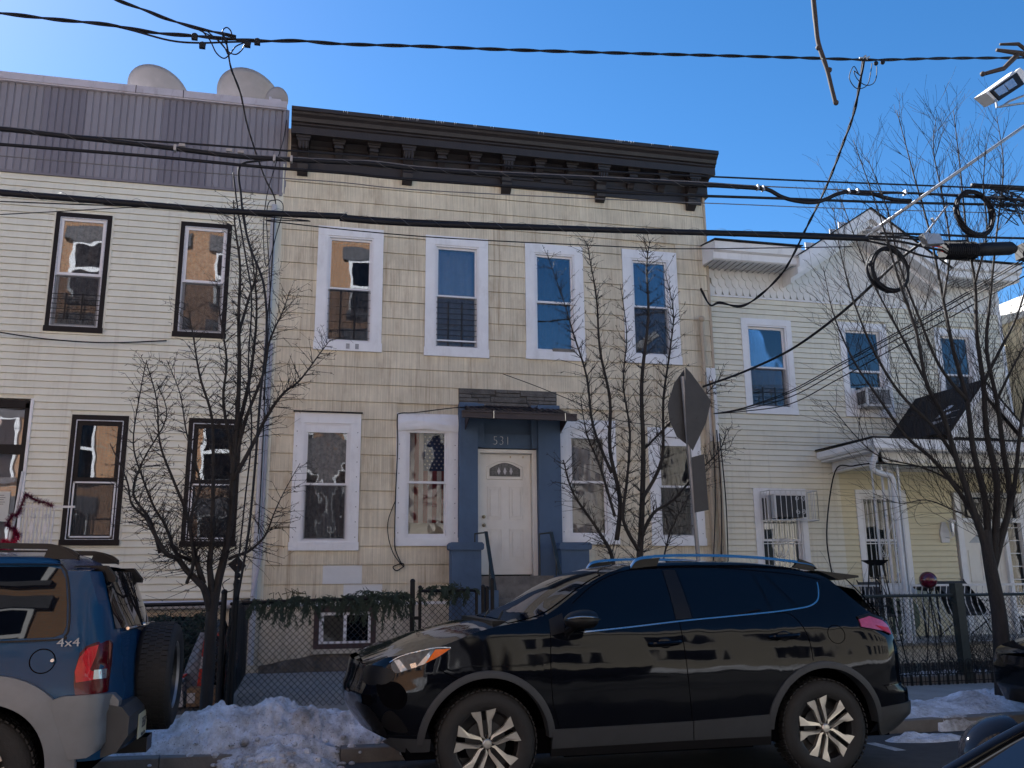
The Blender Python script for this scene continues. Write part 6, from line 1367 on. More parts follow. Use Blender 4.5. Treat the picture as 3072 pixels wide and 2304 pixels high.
# ================================================================ cables
GC = 'cables strung along the street'
def cable(lbl, pts, r, m='cable', name='cable', cat='cable', group=None, twist=0, Y0=8.8, parent=None, n=6, k=6):
    r *= 1.3; P = [at(q[0], q[1], q[2] if len(q) > 2 else Y0) for q in pts]
    P = crom(P, k)
    if group == GC or parent is not None:
        if pts[0][0] < -20 and pts[0][0] != 300: P.insert(0, P[0]+(P[0]-P[2]).normalized()*16)
        if pts[-1][0] > 3100: P.append(P[-1]+(P[-1]-P[-3]).normalized()*16)
    if parent is None: o = thing(name, tuple(P[0]), lbl, cat, group)
    else: o = parent
    if twist:
        L_ = 0; mb = MB()
        for ph in range(twist):
            Q = []; L_ = 0
            PP = []
            for i in range(len(P)-1):
                nn = max(1, int((P[i+1]-P[i]).length/.06)); PP += [P[i].lerp(P[i+1], j/nn) for j in range(nn)]
            PP.append(P[-1])
            for i, p in enumerate(PP):
                if i: L_ += (PP[i]-PP[i-1]).length
                a = L_*2*math.pi/.75+ph*2*math.pi/twist; Q.append(p+Vector((0, math.cos(a), math.sin(a)))*r*.95)
            mb = MB(); mb.tube(Q, r, n, cap=True); mb.build('strand', m, o, smooth=True, fix=False)
    else: mb = MB(); mb.tube(P, r, n+2); mb.build('strand' if parent is None or True else 'wire', m, o, smooth=True, fix=False)
    return o
def T(s, ox, oy, L): return [(ox+a/s, oy+b/s) for a, b in L]
t = 2.1602
c1 = cable('thick twisted service cable across the sky near the top', [(-60, 36)]+T(t, 0, 0, [(0, 85), (350, 125), (700, 160), (1000, 212), (1250, 232), (1450, 250), (1700, 266), (1950, 265)])+T(t, 800, 0, [(480, 285), (1000, 300), (1500, 320), (2212, 342)])+T(t, 2048, 0, [(600, 370), (1100, 385), (1300, 388), (1700, 378), (2212, 375)])+[(3150, 172)], .0085, group=GC, twist=2)
cable('', T(t, 0, 0, [(700, 160), (850, 195), (1100, 262), (1290, 278), (1500, 272), (1700, 268), (1800, 266)]), .008, parent=c1)
cable('twisted cable coming from the top edge down to the left cable joint', [(300, -30)]+T(t, 0, 0, [(760, 0), (950, 70), (1060, 115), (1200, 160), (1300, 188), (1440, 218), (1530, 240)]), .0080, group=GC, twist=2)
for pts in ([(1300, 190), (1360, 260), (1400, 340), (1450, 378), (1490, 350), (1530, 300), (1590, 275)], [(1340, 200), (1420, 270), (1480, 335), (1530, 352), (1570, 320), (1590, 280)], [(1445, 230), (1445, 195), (1470, 178), (1495, 200), (1505, 240)], [(1240, 170), (1330, 215), (1400, 250), (1450, 300), (1475, 350)]): cable('', T(t, 0, 0, pts), .0055, parent=c1)
for q in ((1262, 232), (1312, 288), (1605, 280), (1668, 265)):
    p = at(q[0]/t, q[1]/t, 8.78); mb = MB(); mb.ball(p, .036, 10, 7, (1, .8, .9)); mb.box(p.x-.03, p.x+.03, p.y-.02, p.y+.02, p.z-.045, p.z); mb.build('connector', 'cable', c1)
p = at(1450/t, 248/t, 8.76); mb = MB()
for a in (0, 1.1, 2.3, 3.0): mb.tube([p+Vector((-.04*math.cos(a), 0, -.06*math.sin(a)-.02)), p+Vector((.03*math.cos(a), 0, .07*math.sin(a)))], .008, 5)
mb.build('clamp', 'cable', c1)
cable('wavy black drop cable from the left joint down past the parapet', [(*T(t, 0, 0, [(1465, 260)])[0], 8.8), (*T(t, 0, 0, [(1480, 350)])[0], 9), (*T(t, 0, 0, [(1500, 450)])[0], 9.4), (*T(t, 0, 0, [(1560, 610)])[0], 10), (*T(t, 0, 0, [(1600, 800)])[0], 11), (*T(t, 0, 0, [(1655, 980)])[0], 12.2), (*T(t, 0, 0, [(1720, 1160)])[0], 13.2), (*T(t, 0, 0, [(1785, 1300)])[0], 14.3), (*T(t, 0, 0, [(1775, 1450)])[0], 14.3), (*T(t, 0, 0, [(1770, 1600)])[0], 14.3), (812, 860, 14.3), (800, 1000, 14.3), (790, 1300, 14.3), (775, 1600, 14.3)], .0075, name='drop_cable', twist=2)
cable('thin looping cables beside the drop cable on the house corner', [(860, 360, 14.2), (850, 420, 14.2), (825, 500, 14.2), (800, 590, 14.2), (790, 700, 14.2), (800, 800, 14.25), (830, 700, 14.25), (850, 620, 14.25), (826, 600, 14.25), (800, 640, 14.2), (810, 900, 14.2), (790, 1200, 14.3)], .006, name='drop_cable')
# main bundles
HB = [(-80, 384)]+T(t, 0, 0, [(0, 835), (400, 880), (850, 930), (1140, 965), (1500, 1010), (1780, 1030), (2212, 1052)])
HB2 = T(t, 800, 0, [(700, 1062), (1000, 1098), (1500, 1130), (2212, 1165)])+T(t, 2048, 0, [(100, 1197), (480, 1220), (560, 1232), (640, 1275), (740, 1303), (850, 1312), (930, 1290), (1000, 1258), (1080, 1243), (1200, 1248), (1290, 1275), (1380, 1295), (1480, 1300)])
b1 = cable('thick lashed phone cable with a bow over the ivory house, second bundle down', HB+HB2, .019, group=GC); 
cable('', [(q[0], q[1]-7) for q in HB[1:]]+[(q[0], q[1]-8) for q in HB2[:5]]+T(t, 2048, 0, [(480, 1205), (1080, 1232), (1400, 1245), (1800, 1262), (2212, 1290)])+[(3150, 600)], .006, 'cable_grey', parent=b1)
cable('', T(t, 2048, 0, [(1060, 1250), (1200, 1262), (1350, 1250), (1600, 1258), (2212, 1300)])+[(3150, 606)], .012, parent=b1)
for q in ((1135, 960), (1778, 1028), (1888, 1032)): p = at(q[0]/t, q[1]/t, 8.78); MB().box(p.x-.012, p.x+.012, p.y-.03, p.y+.03, p.z-.035, p.z+.03).build('cable_band', 'galvanised', b1)
for q in ((485, 1215), (520, 1222), (1075, 1240), (1130, 1240), (1440, 1250)): p = at(2048+q[0]/t, q[1]/t, 8.78); MB().box(p.x-.010, p.x+.010, p.y-.03, p.y+.03, p.z-.03, p.z+.03).build('cable_band', 'galvanised', b1)
for q in ((1180, 942), (1485, 975), (1560, 985)): p = at(q[0]/t, q[1]/t, 8.8); mb = MB(); mb.box(p.x-.03, p.x+.03, p.y-.015, p.y+.015, p.z-.012, p.z+.015); mb.build('hanger', 'galvanised', b1)
cable('thin straight black wire above the thick lashed cable', T(t, 0, 0, [(330, 872), (1000, 915), (1650, 962), (2212, 1000)])+T(t, 800, 0, [(1000, 1038), (2212, 1112)])+T(t, 2048, 0, [(300, 1150), (1000, 1180), (1800, 1212)])+[(3150, 575)], .0085, group=GC)
cable('medium black cable just under the thick lashed cable', [(-80, 426)]+T(t, 0, 0, [(0, 935), (1000, 1015), (1700, 1082), (2212, 1120)])+T(t, 800, 0, [(1000, 1168), (2212, 1246)])+T(t, 2048, 0, [(600, 1285), (1300, 1310), (2212, 1330)])+[(3150, 618)], .013, group=GC)
cable('thinnest wire crossing the grey panels and tan wall', [(-80, 462)]+T(t, 0, 0, [(0, 1010), (1000, 1095), (1830, 1155), (2212, 1182)])+T(t, 800, 0, [(1000, 1232), (2212, 1292)])+T(t, 2048, 0, [(300, 1322), (1000, 1350), (2212, 1385)])+[(3150, 643)], .0045, 'cable_grey', group=GC)
b2 = cable('lowest and thickest cable bundle crossing above the upstairs windows', [(-80, 572)]+T(t, 0, 0, [(0, 1250), (500, 1292), (1000, 1332), (1500, 1372), (2212, 1405)])+T(t, 800, 0, [(500, 1418), (1000, 1452), (2212, 1492)])+T(t, 2048, 0, [(300, 1515), (700, 1530), (1200, 1548)]), .024, group=GC)
cable('', [(-80, 562)]+T(t, 0, 0, [(0, 1234), (500, 1276), (1000, 1318), (1500, 1358), (2212, 1390)])+T(t, 800, 0, [(500, 1398), (1000, 1430), (2212, 1478)])+T(t, 2048, 0, [(300, 1500), (700, 1510), (1200, 1530), (1450, 1545), (1650, 1570)]), .010, parent=b2)
def lash(P2, par, rad, pitch, rw=.0022):
    P = crom([at(q[0], q[1], 8.8) for q in P2], 6); out = []; L_ = 0
    for i in range(len(P)-1):
        d = (P[i+1]-P[i]).length; nn = max(1, int(d/.02))
        for j in range(nn): a = (L_+d*j/nn)*2*math.pi/pitch; out.append(P[i].lerp(P[i+1], j/nn)+Vector((0, math.cos(a), math.sin(a)))*rad)
        L_ += d
    MB().tube(out, rw, 3, cap=False).build('lashing_wire', 'cable_grey', par, fix=False)
lash([(-80, 566)]+T(t, 0, 0, [(0, 1243), (500, 1285), (1000, 1326), (1500, 1366), (2212, 1399)])+T(t, 800, 0, [(500, 1410), (1000, 1444), (2212, 1486)])+T(t, 2048, 0, [(300, 1509), (700, 1521)]), b2, .043, .34)
lash(HB+HB2[:6], b1, .028, .34)
b3 = cable('thin wire hanging close below the lowest bundle', T(t, 0, 0, [(0, 1305), (500, 1325), (1000, 1345), (2000, 1430)])+T(t, 800, 0, [(0, 1430), (1000, 1532), (2212, 1595)])+T(t, 2048, 0, [(1, 1612), (700, 1605), (1100, 1598)]), .005, group=GC)
cable('thin wire rising from the bundle across the left windows', T(t, 0, 0, [(-60, 1392), (0, 1390), (350, 1372), (900, 1342), (1200, 1345)]), .004, group=GC)
cable('thin wire sagging below the upstairs windows of the cream house', [(-40, 990, 14.38), (0, 997, 14.38), (150, 1018, 14.38), (320, 1028, 14.38), (500, 1022, 14.42)], .008, name='wall_cable')
cable('hooked cable riser dropping into the left tree crown', T(t, 0, 0, [(1760, 1035), (1650, 1045), (1580, 1058), (1550, 1090), (1548, 1160), (1560, 1250), (1575, 1400), (1620, 1600)])+[(790, 850), (800, 1000), (780, 1200), (765, 1400), (745, 1600), (712, 1800)], .009, name='cable_riser')
cable('', [(712, 1800), (735, 1600), (750, 1400), (770, 1200), (740, 1000), (742, 760), (712, 640), (706, 560), (704, 520)], .006, name='cable_riser', parent=None) if False else None
cable('dark cable bundle hanging beside the left trunk', [(700, 520, 9.0), (712, 620, 9.0), (735, 760, 9.0), (755, 900, 9.05), (745, 1100, 9.05), (755, 1300, 9.05), (735, 1500, 9.05), (715, 1690, 9.05), (708, 1800, 9.05)], .006, name='cable_riser', twist=3)
# drops to the right
cable('black drop cable from the coil down to the corner of the tan house', [(*T(t, 2048, 600, [(1560, 270)])[0], 8.9), (*T(t, 2048, 600, [(1420, 372)])[0], 9.3), (*T(t, 2048, 600, [(1250, 530)])[0], 10.2), (*T(t, 2048, 600, [(1000, 755)])[0], 11.4), (*T(t, 2048, 600, [(700, 970)])[0], 12.8), (*T(t, 2048, 600, [(400, 1112)])[0], 13.8), (*T(t, 2048, 600, [(130, 1210)])[0], 14.3)], .016, name='drop_cable')
cable('black drop cable curving from the upper right clamp to the tan house corner', [(2591, 178, 8.8), (*T(t, 2048, 0, [(1155, 500)])[0], 9), (*T(t, 2048, 0, [(1110, 730)])[0], 9.6), (*T(t, 2048, 0, [(1045, 915)])[0], 10.2), (*T(t, 2048, 0, [(960, 1140)])[0], 11), (*T(t, 2048, 0, [(880, 1320)])[0], 11.6), (*T(t, 2048, 0, [(790, 1500)])[0], 12.3), (*T(t, 2048, 0, [(715, 1655)])[0], 12.8), (*T(t, 2048, 600, [(640, 480)])[0], 13.3), (*T(t, 2048, 600, [(510, 610)])[0], 13.7), (*T(t, 2048, 600, [(380, 688)])[0], 14), (*T(t, 2048, 600, [(240, 665)])[0], 14.2), (*T(t, 2048, 600, [(180, 682)])[0], 14.3), (*T(t, 2048, 600, [(130, 600)])[0], 14.35), (*T(t, 2048, 600, [(118, 572)])[0], 14.35)], .011, name='drop_cable', twist=2)
for i, (dy, e) in enumerate(((0, 0), (14, 3), (45, 2), (95, 3))):
    cable(('upper', 'second', 'third', 'lowest')[i]+' of four thin drop wires fanning left from the right tree to the corner pipe', [(*T(t, 2048, 600, [(2212, 380+dy*1.2)])[0], 9), (*T(t, 2048, 600, [(1600, 740+dy)])[0], 10.5), (*T(t, 2048, 600, [(1300, 905+dy)])[0], 11.6), (*T(t, 2048, 600, [(1000, 1070+dy)])[0], 12.6), (*T(t, 2048, 600, [(700, 1235+dy*.9)])[0], 13.5), (*T(t, 2048, 600, [(400, 1345+dy*.25)])[0], 14.1), (*T(t, 2048, 600, [(200, 1385)])[0], 14.35)], .007, name='drop_wire')
wc = cable('loose black cables hung on the wall left of the doorway', [(1700, 1240, 13.7), (1500, 1222, 13.9), (1380, 1222, 14.3), (1250, 1237, 14.4), (1200, 1240, 14.42), (1192, 1255, 14.42), (1193, 1340, 14.42), (1187, 1480, 14.42), (1184, 1620, 14.42), (1190, 1660, 14.42), (1210, 1700, 14.42), (1208, 1690, 14.42), (1180, 1700, 14.42), (1190, 1712, 14.42), (1210, 1700, 14.42)], .0065, name='wall_cable')
cable('', [(1187, 1500, 14.41), (1165, 1560, 14.41), (1165, 1610, 14.41), (1180, 1660, 14.41), (1205, 1695, 14.41)], .0055, parent=wc)
cable('thin wire from a wall hook over the awning towards the right tree', [(1510, 1122, 14.4), (1600, 1155, 14.2), (1700, 1195, 13.9), (1800, 1235, 13.9), (1860, 1262, 14.2), (1960, 1275, 14.3)], .005, name='wall_cable')
for q, lb in (((2150, 1290, 2165, 1668), 'middle'), ((2140, 1310, 2140, 1690), 'leftmost'), ((2158, 1300, 2185, 1700), 'rightmost')): cable(lb+' of three black cables strapped beside the pipes at the tan house corner', [(q[0], q[1], 14.3), ((q[0]+q[2])/2+6, (q[1]+q[3])/2, 14.3), (q[2], q[3], 14.3)], .008, name='wall_cable', group='cables beside the corner pipes')
# coils
def coil(lbl, c, rx, rz, Y, nturn=8, r=.0125):
    o = thing('cable_coil', tuple(at(c[0], c[1]+72, Y)), lbl, 'cable coil'); C = at(*c, Y); rr = random.Random(int(c[0]))
    for k in range(nturn):
        a0 = rr.uniform(0, 6); ex, ez = rx+rr.gauss(0, .012), rz+rr.gauss(0, .012); dy = rr.gauss(0, .02); n = 40
        Q = [C+Vector((ex*math.cos(2*math.pi*i/n+a0)+rr.gauss(0, .0), dy+.015*math.sin(2*math.pi*i/n*2+a0), ez*math.sin(2*math.pi*i/n+a0))) for i in range(n+1)]
        mb = MB(); mb.tube(Q, r, 6); mb.build('loop', 'cable', o, smooth=True, fix=False)
    for a in (.2, 2.9, 4.5): p = C+Vector((rx*math.cos(a), 0, rz*math.sin(a))); MB().ball(p, .034, 8, 6).build('tie', 'cable', o)
coil('black cable coil hanging low in front of the scalloped gable', (2668, 810), .262, .272, 8.8); coil('black cable coil hanging higher against the sky in the right tree', (2925, 640), .262, .29, 8.75)
CS = thing('splice_case', tuple(at(2900, 740, 8.8)), 'ribbed black cable splice case hung on the lowest bundle at the right', 'splice case')
a, b = at(2828, 752, 8.8), at(2922, 752, 8.8); mb = MB(); mb.tube([a, b], .10, 16)
for i in range(15): p = a.lerp(b, (i+.5)/15); q = a.lerp(b, (i+.8)/15); mb.tube([p, q], .112, 16)
mb.build('ribbed_body', 'cable', CS); mb = MB(); mb.tube([b, at(2945, 748, 8.8), at(3030, 745, 8.8), at(3045, 748, 8.8)], [.075, .085, .085, .05], 12); mb.build('sleeve', 'cable', CS, smooth=True)
mb = MB(); mb.box(at(3058, 750, 8.8).x, at(3160, 750, 8.8).x, 8.72, 8.88, at(3058, 775, 8.8).z, at(3058, 735, 8.8).z); mb.build('end_box', 'cable', CS)
cable('', [(2790, 742), (2810, 748), (2832, 756)], .006, 'fiber_red', parent=CS); cable('', [(2790, 738), (2812, 740), (2832, 742)], .006, 'fiber_red', parent=CS); cable('', [(2920, 745), (2935, 740), (2948, 733)], .012, 'fiber_red', parent=CS)
cable('', [(2600, 715), (2700, 725), (2780, 742), (2830, 752)], .012, parent=CS); cable('', [(2600, 722), (2690, 742), (2760, 765), (2820, 775), (2850, 768)], .010, parent=CS); cable('', [(2640, 700), (2740, 702), (2850, 706), (2960, 712), (3072, 715), (3150, 718)], .012, parent=CS); cable('', [(2620, 712), (2720, 708), (2800, 722), (2900, 722)], .009, parent=CS)
TB = thing('terminal_box', tuple(at(2800, 722, 8.75)), 'small grey terminal box beside the ribbed splice case', 'junction box')
P = [at(*q, 8.72) for q in ((2760, 705), (2808, 706), (2824, 735), (2775, 737))]; MB().prism([(p.x, p.z) for p in P], 1, 8.66, 8.76).build('lid', 'galvanised', TB)
SL = thing('cable_sleeve', tuple(at(2990, 560, 8.8)), 'fat black rubber sleeve on the top phone cable at the right edge', 'cable sleeve')
mb = MB(); mb.tube([at(2915, 556, 8.8), at(3150, 568, 8.8)], .028, 10); mb.build('tube', 'cable', SL, smooth=True)
TG = thing('cable_tangle', tuple(at(3030, 590, 8.8)), 'messy knot of small wires on the cables at the right edge', 'wires'); rr = random.Random(4)
for k_ in range(16):
    q = [(rr.uniform(2960, 3090), rr.uniform(565, 625), 8.8) for _ in range(4)]; q.insert(2, (rr.uniform(2990, 3080), rr.uniform(600, 680), 8.75)); cable('', q, .0045, parent=TG)
# clamp on the top cable at the right
cl = MB(); p = at(2593, 178, 8.78)
for a, b in (((-.07, .01), (-.02, .02)), ((-.03, .0), (.03, .06)), ((.0, .05), (.045, .0)), ((.03, .02), (.08, .05))): cl.tube([p+Vector((a[0], 0, a[1]+.0)), p+Vector((b[0], 0, b[1]))], .011, 6)
cl.build('clamp', 'galvanised', c1)
for q in ((2628, 190), (2648, 187)): p = at(*q, 8.78); mb = MB(); mb.ball(p, .03, 8, 6); mb.build('connector', 'cable', c1)
cable('', T(t, 2048, 0, [(1170, 410), (1150, 490), (1110, 430), (1080, 500), (1110, 560), (1150, 575), (1200, 545), (1222, 450), (1225, 410)]), .0045, parent=c1); cable('', T(t, 2048, 0, [(1150, 490), (1110, 460), (1130, 510), (1180, 550), (1230, 545), (1255, 500), (1258, 430)]), .0045, parent=c1)
# brace tube, small rod and floodlight
BR = thing('brace_tube', tuple(at(2600, 697, 8.7)), 'long bare metal brace tube slanting up to the right edge', 'brace'); a, b = at(2620, 692, 8.7), at(3290, 228, 8.7)
mb = MB(); mb.tube([a, b], .020, 10); mb.build('tube', 'galvanised', BR, smooth=True); mb = MB()
for q in ((2598, 708), (2592, 690), (2612, 700)): mb.tube([at(2625, 690, 8.7), at(*q, 8.68)], .009, 5)
mb.tube([a, at(2640, 680, 8.65)], .028, 8); mb.build('fitting', 'galvanised', BR)
RD = thing('stay_rod', tuple(at(2780, 700, 8.8)), 'short pale metal rod between the coil cables', 'rod'); mb = MB(); mb.tube([at(2778, 700, 8.8), at(2845, 613, 8.8)], .012, 6); mb.tube([at(2800, 665, 8.8), at(2796, 655, 8.78)], .02, 6); mb.build('rod', 'galvanised', RD)
FLt = thing('floodlight', tuple(at(3060, 300, 8.3)), 'unlit white floodlight on a bracket at the upper right edge', 'floodlight'); Y = 8.3
def fq(a, b, y=Y): return at(2048+a/t, b/t, y)
top = [fq(1962, 600), fq(2188, 438), fq(2260, 500), fq(2035, 660)]; mb = MB(); mb.add(top+[p+Vector((.02, .22, .05)) for p in top], [(0, 1, 2, 3), (0, 4, 5, 1), (1, 5, 6, 2), (2, 6, 7, 3), (3, 7, 4, 0), (4, 7, 6, 5)]); mb.build('housing', 'ac_white', FLt)
face = [fq(1995, 588, Y-.02), fq(2165, 468, Y-.02), fq(2215, 545, Y-.02), fq(2055, 650, Y-.02)]; mb = MB(); mb.add(face+[p+Vector((0, .03, 0)) for p in face], [(0, 1, 2, 3), (0, 4, 5, 1), (1, 5, 6, 2), (2, 6, 7, 3), (3, 7, 4, 0)]); mb.build('lens_bezel', 'cable', FLt)
for (q) in (((2018, 585), (2080, 545), (2112, 590), (2052, 622)), ((2082, 543), (2140, 505), (2170, 550), (2118, 582))):
    f_ = [fq(*z, Y-.03) for z in q]; mb = MB(); mb.add(f_+[p+Vector((0, .01, 0)) for p in f_], [(0, 1, 2, 3), (0, 4, 5, 1), (1, 5, 6, 2), (2, 6, 7, 3), (3, 7, 4, 0)]); mb.build('led_panel', 'lamp_clear', FLt)
mb = MB(); mb.tube([fq(2028, 645), fq(2035, 695), fq(2070, 690), fq(2120, 655), fq(2260, 600), fq(2600, 640)], .016, 6); mb.tube([fq(2060, 690), fq(2200, 670), fq(2290, 660), fq(2600, 700)], .014, 6); mb.build('bracket', 'galvanised', FLt)
UP_ = thing('utility_pole', tuple(Vector((at(3300, 600, 8.8).x, 8.85, .05))), 'weathered wooden utility pole just past the right edge carrying the cables and floodlight', 'utility pole')
xq = at(3300, 600, 8.8).x; MB().tube([(xq, 8.9, -.1), (xq, 8.9, 9.6)], [.15, .11], 14).build('shaft', 'bark', UP_)
# ================================================================ snow
def snowbank(lbl, x0, x1, y0, y1, hf, res=.012, name='snow_bank', kind='stuff', seed=0, base=None):
    nx, ny = int((x1-x0)/res), int((y1-y0)/res); mb = MB()
    def fn(u, v):
        x = x0+(x1-x0)*u; y = y0+(y1-y0)*v; b = (base(x, y) if base else swz(max(y, 8.42))); e = hf(x, y); f = min(1, max(0, e)*8)
        nn = .10*noise.noise(Vector((x*3.1, y*3.1, seed)))+.055*noise.noise(Vector((x*8, y*8, seed+3)))+.028*noise.noise(Vector((x*19, y*19, seed+9)))+.014*noise.noise(Vector((x*47, y*47, seed+5)))
        rid = .05*abs(noise.noise(Vector((x*11, y*11, seed+7))))
        return (x+.02*noise.noise(Vector((x*14, y*14, 1))), y+.02*noise.noise(Vector((x*14, y*14, 8))), b-.02+(max(-.02, (e+(nn+rid)*f*(.45+e*1.4))) if e > .003 else -.09))
    mb.grid(fn, nx, ny); o = mb.build(name, 'snow', None, smooth=True, fix=False); o['label'] = lbl; o['category'] = 'snow'; o['kind'] = kind; return o
pkL = pw([(-1.95, 0), (-1.70, .03), (-1.45, .12), (-1.28, .24), (-1.0, .33), (-.85, .34), (-.70, .41), (-.42, .40), (-.15, .45), (.0, .40), (.2, .33), (.5, .27), (.8, .20), (1.2, .14), (1.6, .05), (1.8, 0)])
def hL(x, y):
    e = pkL(x)*.86; c_ = 8.86+.05*math.sin(x*3); t_ = (y-c_)/(.42 if y > c_ else .36); v = e*max(0, 1-abs(t_)**2.2)-.0
    spill = .17*max(0, 1-((x+.12)/.50)**2)*max(0, 1-((y-8.25)/.50)**2)
    return max(v, spill) if y > 8.40 else spill
b_ = lambda x, y: swz(y) if y > 8.45 else (roadz(y)+.0 if y < 8.35 else roadz(y)+(swz(8.45)-roadz(y))*(y-8.35)/.10)
snowbank('heaped dirty snow bank on the kerb between the blue SUV and black SUV', -2.0, 1.9, 7.7, 9.45, hL, .013, seed=2, base=b_)
pkR = pw([(5.2, .06), (6.0, .10), (6.4, .11), (6.6, .09), (7.0, .09), (7.3, .13), (7.6, .14), (8.2, .12), (9.0, .1), (9.5, 0)])
def hR(x, y): e = pkR(x); c_ = 8.95+.08*(x-6.4); w_ = .48; return e*max(0, 1-abs((y-c_)/w_)**2.4)+(.035*max(0, 1-((x-6.65)/.25)**2)*max(0, 1-((y-8.47)/.10)**2))
snowbank('low clean snow strip on the kerb behind the black SUV', 5.0, 9.4, 8.2, 9.7, hR, .016, seed=5, base=b_)
def hP(x, y): return .075*max(0, 1-((x-5.95)/.48)**2-((y-7.98)/.20)**2)*(1+.5*noise.noise(Vector((x*9, y*9, 4))))-.004
snowbank('small snow patch melting in the gutter behind the black SUV', 5.4, 6.5, 7.6, 8.35, hP, .012, seed=8, base=lambda x, y: roadz(y)+.012)
def hY(x, y): return .05+.05*noise.noise(Vector((x*1.5, y*2, 2)))
snowbank('thin snow cover behind the garden edging before the ivory house', 5.45, 11.2, 10.86, 11.9, hY, .03, seed=12, base=lambda x, y: .10)
def hO(x, y): return .35*max(.15, 1-((y+1.7)/1.1)**2)*(1+.3*noise.noise(Vector((x*.8, y, 2))))
snowbank('sunlit snow bank added along the opposite pavement to bounce light', -30, 34, -4.15, -.5, hO, .16, seed=15, base=lambda x, y: .04)  # added behind the camera, spread wide to bounce white light onto the facades
def hE(x, y): return .03*max(0, 1-((x-11.3)/1.9)**4)
o = snowbank('snow on the porch floor edge below the white railing', 9.45, 13.1, 13.06, 13.22, hE, .03, seed=17, base=lambda x, y: .44)
rr = random.Random(9); mb = MB()
for i in range(90):
    x = rr.gauss(-.15, .5); y = rr.uniform(7.75, 8.6) if abs(x+.12) < .5 else rr.uniform(8.35, 8.6); z = b_(x, y)+max(0, hL(x, y)); mb.ball((x, y, z), rr.uniform(.012, .045), 6, 4, (1, rr.uniform(.6, 1), rr.uniform(.5, .9)))
o = mb.build('snow_lumps', 'snow', None, smooth=False); tag(o, 'loose lumps of snow spilling off the dirty bank into the gutter', 'snow', kind='stuff')
# ================================================================ yard clutter, left
CB = thing('cardboard_box', (-1.06, 11.3, .11), 'brown cardboard carton with torn side behind the left tree trunk', 'cardboard box')
MB().box(-1.24, -.91, 11.2, 11.5, .12, .32).build('carton', 'cardboard', CB); MB().box(-1.235, -1.15, 11.19, 11.199, .16, .27).build('torn_flap', 'foam_white', CB); MB().box(-1.06, -1.03, 11.195, 11.199, .12, .32).build('tape', 'conduit_tan', CB)
FB = thing('foam_box', (-1.42, 11.3, .11), 'white box with a red lid edge beside the brown cardboard carton', 'box')
MB().prism([(-1.58, .12), (-1.27, .12), (-1.30, .36), (-1.50, .42), (-1.60, .34)], 1, 11.2, 11.5).build('box_body', 'foam_white', FB); MB().prism([(-1.60, .36), (-1.28, .44), (-1.28, .46), (-1.60, .39)], 1, 11.18, 11.5).build('lid_edge', 'orange_plastic', FB)
OS = thing('barrier_post', (-1.13, 11.45, .11), 'orange and white striped plastic post leaning beside the left tree trunk', 'barrier post'); 
for i in range(6):
    a, b = .11+i*.135, .11+(i+1)*.135; MB().prism([(-1.15+.012*i-.028, a), (-1.15+.012*i+.028, a), (-1.15+.012*(i+1)+.028, b), (-1.15+.012*(i+1)-.028, b)], 1, 11.42, 11.47).build('stripe_band', 'orange_plastic' if i not in (3,) else 'foam_white', OS)
MB().ball((-1.085, 11.44, .93), .03, 8, 6).build('cap', 'orange_plastic', OS); MB().ball((-.95, 11.44, .90), .02, 8, 6).build('knob', 'orange_plastic', OS)
GT = thing('tarpaulin', (-1.25, 11.6, .11), 'crumpled grey tarpaulin heap behind the striped post', 'tarpaulin')
def tp(u, v): a = u*math.pi; r = .20*(1-v*.65)*(1+.2*noise.noise(Vector((u*6, v*4, 2)))); return (-1.24+r*math.cos(a)*1.1+.14*v, 11.62-r*math.sin(a), .12+.80*v)
MB().grid(tp, 26, 18).build('sheet', 'grey_tarp', GT, smooth=True)
BB = thing('bin_bag', (-.95, 11.7, .11), 'shiny black rubbish bag hanging beside the fence post', 'bin bag')
def bbf(u, v): a = u*2*math.pi; r = (.16*math.sin(math.pi*(.12+.85*v))+.03)*(1+.25*noise.noise(Vector((math.cos(a)*2, math.sin(a)*2, v*5)))); return (-.95+r*math.cos(a), 11.7+r*math.sin(a), .11+.95*v)
MB().grid(bbf, 30, 24).build('bag', 'black_bag', BB, smooth=True)
def bush(lbl, c, size, n, m, seed, leaf=.03, name='shrub'):
    o = thing(name, (c[0], c[1], .11), lbl, 'shrub'); rr = random.Random(seed); mb = MB()
    for i in range(n):
        v = Vector((rr.gauss(0, 1), rr.gauss(0, 1), rr.gauss(0, 1))).normalized()*(rr.random()**.35); k = 1+.25*noise.noise(v*2+Vector((seed, 0, 0)))
        p = Vector((c[0]+v.x*size[0]*k, c[1]+v.y*size[1]*k, c[2]+v.z*size[2]*k)); a = Vector((rr.gauss(0, 1), rr.gauss(0, 1), rr.gauss(0, 1))).normalized(); b = a.orthogonal().normalized(); l = leaf*rr.uniform(.6, 1.5)
        mb.add([p-a*l, p+b*l*.35, p+a*l, p-b*l*.35], [(0, 1, 2, 3)])
    mb.build('foliage', m, o, fix=False); mb = MB()
    for i in range(9): mb.tube([(c[0]+rr.uniform(-.06, .06), c[1], .1), (c[0]+rr.uniform(-.8, .8)*size[0], c[1]+rr.uniform(-.5, .5)*size[1], c[2]+rr.uniform(-.3, .8)*size[2])], [.012, .003], 5)
    mb.build('stems', 'twig', o); return o
bush('dark evergreen bush behind the fence beside the spare wheel', (-1.75, 12.3, .60), (.62, .42, .50), 9000, 'shrub_green', 3)
bush('smaller evergreen bush right of the basement windows', (-1.35, 13.2, .72), (.28, .25, .40), 3000, 'evergreen', 8)
